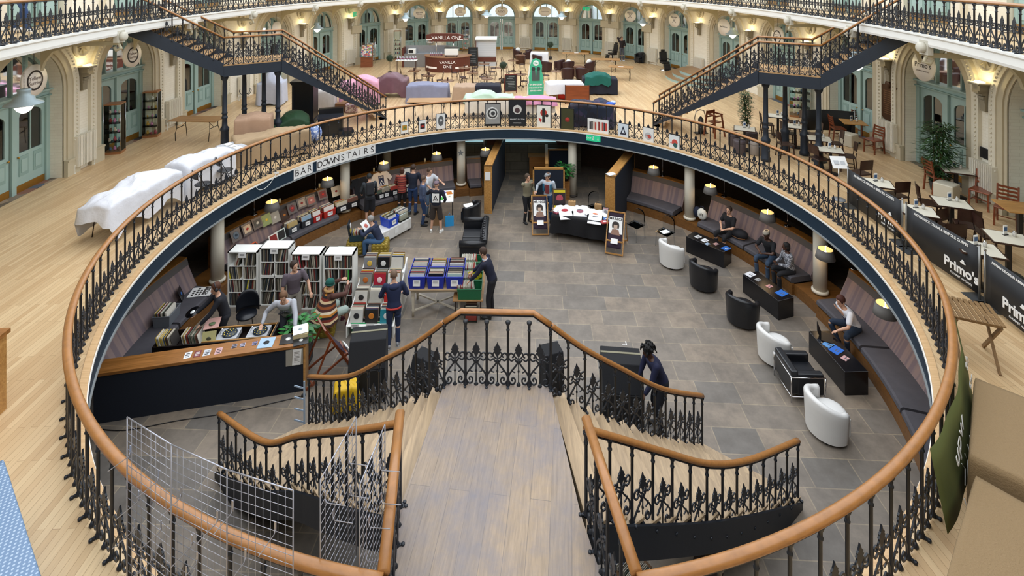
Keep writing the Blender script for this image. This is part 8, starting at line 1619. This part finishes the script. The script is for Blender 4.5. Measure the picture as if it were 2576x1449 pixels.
person('man in a pale grey lettered sweatshirt leaning over the bar with a sleeve', (-5.22, 12.0, BZ), .15, hip=(0, .08, .95), lean=.55, hands=((-.42, -.40, 1.02), (.34, -.62, 1.00)), hairc='#6a4c34', top='#a9acb4', pants='#3a3d46', head=(.1, .35), extra=logo_txt('KLOTZE', 'KLOTHING'))
person('man in a grey and maroon tshirt standing before the shelves', (-5.42, 12.85, BZ), .55, lean=.10, hands=((-.30, -.16, .90), (.34, -.28, .98)), hairc='#33241c', top='#5d535c', sleeve='short', pants='#8a857c', head=(.5, .1), shoe='#8a7250')
# poncho
def poncho(t, k):
    hp, H = k['hp'], k['H']; b = MB(); n = 26
    b.grid(lambda u, v: tuple(k['S'](.50-.62*v)+Vector((math.cos(2*PI*u)*(.09+.30*v**.7)*(1+.06*math.sin(7*2*PI*u)*v), math.sin(2*PI*u)*(.08+.22*v**.7)*(1+.06*math.sin(7*2*PI*u)*v), -.02*math.sin(5*u*PI)))), n, 14, 0, True, cu=True)
    o = b.build('poncho', bands('poncho_stripes', ['#3a2420', '#c9b08a', '#6b2418', '#1e1a1c', '#b5762a', '#d8c8ac', '#4a2a24', '#8a4a22'], 2, 2.6, .95), t, solid=.012)
    b = MB(); b.tube([tuple(H(math.cos(a)*.10, .03+math.sin(a)*.09, -.13)) for a in [2*PI*j/12 for j in range(12)]], .035, 8, closed=True); b.build('scarf', C('#b08a5a', .95), t)
person('person in a striped poncho and green beanie seated on a gold pouf, browsing', (-4.55, 12.72, BZ), PI*.78, hip=(0, .05, .50), lean=.22, hands=((-.16, -.48, 1.02), (.14, -.50, 1.04)), feet=((-.16, -.50), (.14, -.55)), kpole=((-.4, -1, .6), (.4, -1, .6)), hairc='#3a2a20', top='#4a2c24', pants='#9fb0a8', plen='shorts', shoe='#5a2434', head=(-.2, .1), hat=beanie('#16524a'), extra=poncho)
def hoodie(trim=None, logo=False):
    def f(t, k):
        b = MB(); c = k['S'](.46)+Vector((0, .07, 0)); b.ball(c, (.13, .085, .075), 12, 8); remesh(b.build('hood', t.children[[c_.name.split('.')[0] for c_ in t.children].index('jacket')].data.materials[0], t), .014, 3)
        if trim: b = MB(); b.tube([tuple(k['T'](math.cos(a)*.170, math.sin(a)*.128, -.02)) for a in [2*PI*j/16 for j in range(16)]], .022, 8, closed=True); b.build('hem_band', C(trim), t)
        if logo: b = MB(k['Rl']); b.box((0, .142, .28), (.24, .012, .30)); b.build('back_print', PAPER, t); b = MB(k['Rl']); [b.bar((s*.08, .152, .19), (0, .152, .36), .022, .006, 0, up=(0, 1, 0)) for s in (-1, 1)]; b.bar((-.03, .152, .19), (.03, .152, .25), .02, .006, 0, up=(0, 1, 0)); b.build('print_triangle', INK, t)
    return f
person('man in a navy hooded top with red trim browsing the tiered rack', (-2.78, 12.28, BZ), PI+.25, lean=.14, hands=((-.24, -.30, 1.06), (.24, -.34, 1.05)), feet=((-.09, 0), (.12, .06)), hairc='#6a5444', hair='crop', top='#1a2444', pants='#1f2c4a', shoe='#8a8c90', head=(0, .3), extra=hoodie('#a82c24'))
person('man in a navy sweater bending over the green crates, seen from the side', (-.52, 13.35, BZ), -R90-.25, lean=.34, hip=(0, .06, .96), hands=((-.10, -.52, .98), (.26, -.52, .90)), feet=((-.12, .02), (.12, .0)), hairc='#3a281c', top='#10152c', pants='#14151d', shoe='#141416', head=(0, .35), sh=1.02, extra=lambda t, k: (lambda b: b.build('shirt_collar', C('#9fb4cc'), t))(MB().tube([tuple(k['S'](.52)+Vector((math.cos(a)*.068, math.sin(a)*.068, 0))) for a in [2*PI*j/12 for j in range(12)]], .014, 6, closed=True)))
person('grey-haired man in a navy hooded top seated on a gold pouf, reading a sleeve', (-4.22, 16.28, BZ), -R90-.1, hip=(0, .10, .50), lean=.45, hands=((-.14, -.50, .74), (.20, -.48, .86)), feet=((-.14, -.42), (.14, -.36)), kpole=((-.3, -1, .6), (.3, -1, .6)), hairc='#8f8d8a', top='#1d2740', pants='#3a5a80', shoe='#2a2420', head=(0, .35), extra=hoodie())
o = thing('record_sleeve', 'white sleeve with a red print in the grey-haired man hands', 'record sleeve', (-4.62, 16.42, BZ+.86), 1.2); part(o, 'cover', PAPER, lambda m: m.box((0, 0, 0), (.31, .008, .31), rx=-.7)); part(o, 'print', C('#c2665a'), lambda m: m.ball((0, -.01, .0), (.07, .006, .07), 12, 5, X=Matrix.Rotation(-.7, 4, 'X')))
# back group
def ruck(t, k): b = MB(k['Rl']); b.box((0, .19, .28), (.28, .16, .42)); o = b.build('backpack', C('#121319', .8), t, bev=.05); b = MB(k['Rl']); [b.tube([(s*.11, .12, .46), (s*.12, 0, .50), (s*.12, -.12, .36), (s*.14, -.02, .14)], .018, 6) for s in (-1, 1)]; b.build('shoulder_strap', C('#1a1b22', .8), t)
person('man in shorts with a dark backpack leaning over the bench crates', (-5.02, 18.35, BZ), PI+.35, lean=.35, hip=(0, .05, .95), hands=((-.25, -.38, .92), (.25, -.38, .95)), hairc='#2a2c2c', top='#3a4046', pants='#1c1d24', plen='shorts', shoe='#1c1c1e', head=(0, .3), extra=ruck)
person('woman in a red plaid shirt browsing the bench crates', (-4.02, 19.1, BZ), PI+.2, lean=.14, hands=((-.18, -.34, 1.0), (.18, -.34, 1.0)), hairc='#4a2a1c', hair='bob', top='#7a2420', topmat=bands('red_plaid', ['#7a2a26', '#8f3a30', '#4a1c20', '#8f3a30', '#a8604a', '#6b2424'], 2, 6, .9), pants='#14141a', shoe='#5a2a20', female=True, long=.14, sh=.97)
person('tall man in a dark navy sweater and jeans beside the plaid shirt', (-3.62, 19.05, BZ), PI-.1, lean=.12, hands=((-.24, -.30, 1.0), (.24, -.30, 1.0)), hairc='#3a2a20', top='#121a2c', pants='#28406a', shoe='#1a1a1c', head=(0, .3), sh=1.04)
person('man in a blue-grey long-sleeved top and jeans standing side-on', (-3.12, 18.25, BZ), R90+.2, lean=.05, hands=((-.22, -.10, .86), (.24, -.12, .86)), hairc='#5a4638', hair='crop', top='#4a5672', pants='#243a5e', shoe='#1a1b1e', head=(.2, .2))
person('man in a white tshirt holding up a dark tablet', (-3.02, 19.0, BZ), .9, lean=.05, hands=((-.12, -.36, 1.02), (.30, -.42, 1.20)), hairc='#4a3628', hair='crop', top='#c9ccd2', sleeve='short', pants='#5a7088', head=(.2, .3)); o = tag(MB().box((0, 0, 0), (.2, .26, .012), rx=.5).build('tablet', C('#15161a', .2)), 'dark tablet held by the man in the white tshirt', 'tablet'); o.location = (-2.72, 18.82, BZ+1.26)
person('person in a black hooded top with a white triangle print and brown shorts', (-2.55, 17.72, BZ), PI-.05, lean=.04, hands=((-.26, -.14, 1.0), (.22, -.40, 1.28)), feet=((-.16, 0), (.18, -.02)), hairc='#8a5a44', hair='none', top='#0f1426', pants='#3a322e', plen='shorts', shoe='#dcdcd8', head=(0, -.05), hat=flatcap('#6b5a64', False), extra=hoodie(None, True))
person('man in an olive jacket and black trousers with his hand at his chin', (.60, 18.45, BZ), .7, lean=.05, hands=((.06, -.20, 1.44), (.22, -.16, 1.10)), hairc='#4a3a2c', top='#7a7460', pants='#14161c', shoe='#1c1d20', head=(.1, .1))
person('man in a flat cap and white zip jacket talking at the merchandise table', (1.38, 18.55, BZ), -.35, lean=.06, hands=((-.38, -.22, 1.12), (.28, -.06, .90)), hairc='#5a4030', top='#b4bcc6', pants='#27456b', head=(-.6, .1), hat=flatcap('#8b8d90'), extra=lambda t, k: [MB(k['Rl']).box((s*.135, -.09, .30), (.05, .12, .26)).build('sleeve_panel', C('#2a6a8a'), t) for s in (-1, 1)]+[MB(k['Rl']).box((0, -.135, .26), (.13, .02, .32)).build('shirt_print', C('#7a3236'), t)])
# seated on the right bench
def seat_at(px, off=.16): t = curve_t(lambda q: OE(q, off), px); p = OE(t, off, BZ); e = OE(t)-OE(t, 1); return p, math.atan2(e.y, e.x)+PI/2
SITK = ((-.25, -1, .5), (.25, -1, .5)); 
p, rz = seat_at(1836); person('man in a black tshirt sitting upright on the bench with clasped hands', p, rz-.1, hip=(0, .0, .56), lean=.02, hands=((-.06, -.30, .70), (.08, -.30, .70)), feet=((-.14, -.42), (.16, -.42)), kpole=SITK, hairc='#3a2a20', top='#101116', sleeve='short', pants='#14151a', head=(.2, .05), poles=((-.8, .1, -.5), (.8, .1, -.5)))
p, rz = seat_at(1940); person('man in a black tshirt leaning forward beside the woman', p, rz+.15, hip=(0, .0, .56), lean=.28, hands=((-.06, -.44, .74), (.06, -.44, .74)), feet=((-.16, -.42), (.18, -.40)), kpole=SITK, hairc='#1c1614', hair='crop', top='#121319', sleeve='short', pants='#34465c', skin='dark', head=(.1, .2), poles=((-.9, .1, -.3), (.9, .1, -.3)), hat=flatcap('#8a8478', False))
p, rz = seat_at(1990); person('woman in a grey patterned top seated beside him', p, rz-.25, hip=(0, .0, .56), lean=.18, hands=((-.10, -.38, .74), (.06, -.38, .72)), feet=((-.12, -.42), (.14, -.40)), kpole=SITK, hairc='#15110f', hair='bob', top='#7a7c84', topmat=mottle('grey_pattern', ['#8a8c94', '#4a4c54', '#a9abb2', '#5f6169'], (40, 40, 40), .9), pants='#15161c', skin='dark', head=(-.5, .1), female=True, sh=.96)
p, rz = seat_at(2152); person('man in a white tshirt bent over a laptop, hand at his mouth', p, rz+.1, hip=(0, -.02, .56), lean=.50, hands=((.02, -.44, .97), (.24, -.62, .62)), feet=((-.18, -.30), (.20, -.34)), kpole=((-.5, -1, .5), (.5, -1, .5)), hairc='#4a2418', top='#dcdde4', sleeve='short', pants='#1d2c40', head=(.1, .35), extra=lambda t, k: MB(k['Rl']).box((0, -.125, .22), (.14, .02, .24)).build('tshirt_print', C('#1c2450'), t))
# foreground and far hall
person('person with dark dreadlocks in a blue top bending at the right loudspeaker', (2.92, 10.05, BZ), -R90+.2, hip=(0, .06, .94), lean=.42, hands=((-.16, -.42, .82), (.20, -.40, .86)), hairc='#0c0b0d', hair='dreads', top='#161b3a', pants='#11131c', skin='dark', head=(0, .2))
person('man in a dark sweater and jeans on the phone by the far shops', place(G(1564, 153)), .15, lean=.02, hands=((-.13, -.08, 1.58), (.10, -.26, 1.08)), hairc='#4a3426', top='#23191c', pants='#4c4e56', shoe='#c9ccd2', head=(.1, .05))
person('person in jeans walking along the left balcony, seen below the waist', (-12.05, 12.65, 4.70), R90, lean=.03, feet=((-.08, -.26), (.10, .28)), footz=(.07, .12), hands=((-.26, .05, .86), (.27, -.18, .88)), hairc='#3a2a20', top='#c9b0a0', pants='#28406a', shoe='#dcdcdc')
def mk_candle_glass():
    t = thing('candle_jar', 'x', 'candle'); part(t, 'jar', M('candle_wax', '#d8c9a0', .4), lambda m: m.lathe([(.035, 0), (.035, .14), (0, .14)], n=12)); part(t, 'rim', CREAM, lambda m: m.tube([(math.cos(a)*.035, math.sin(a)*.035, .14) for a in [k*PI/5 for k in range(10)]], .004, 4, closed=True)); return t
K_cj = Kit(mk_candle_glass)
for px_, s in ((704, 'left of the pinned sleeves lamp'), (804, 'above the red plastic crate'), (941, 'left of the pinned tshirt'), (1069, 'above the group by the market table')):
    p = OE(curve_t(lambda q: OE(q, 1.0), px_), 1.0, BZ+1.205); K_cj(p, 0, 'pale candle on the bench ledge, '+s, 'ledge candles')
t = thing('coat_stand', 'dark curly coat stand behind the iron columns of the left staircase', 'coat stand', place(G(618, 306))); part(t, 'pole', IRON, lambda m: m.cyl((0, 0, .05), (0, 0, 1.7), .02, n=8)); part(t, 'base', IRON, lambda m: m.lathe([(.2, 0), (.2, .03), (.03, .06)], n=14))
for k in range(5): a = k*2*PI/5; part(t, 'hook', IRON, lambda m: m.tube(spiral([(0, 0, 1.2), (math.cos(a)*.14, math.sin(a)*.14, 1.15), (math.cos(a)*.24, math.sin(a)*.24, 1.3), (math.cos(a)*.2, math.sin(a)*.2, 1.38)], 3), .012, 5))

t = thing('white_cable', 'white cable looped over the navy beam left of the pinned letters', 'cable', OE(curve_t(lambda q: OE(q, -.2), 670), -.23, -.05)); q0 = Vector(t.location)
def cabl(m):
    P3 = [OE(curve_t(lambda q: OE(q, -.2), a), -.235, z)-q0 for a, z in ((640, -.03), (650, -.20), (665, -.24), (680, -.15), (690, .0), (695, .05))]; m.tube(spiral(P3, 4), .008, 5)
part(t, 'cable', WHITEP, cabl); part(t, 'plug', WHITEP, lambda m: m.box(tuple(OE(curve_t(lambda q: OE(q, -.2), 695), -.22, .06)-q0), (.12, .05, .04)))
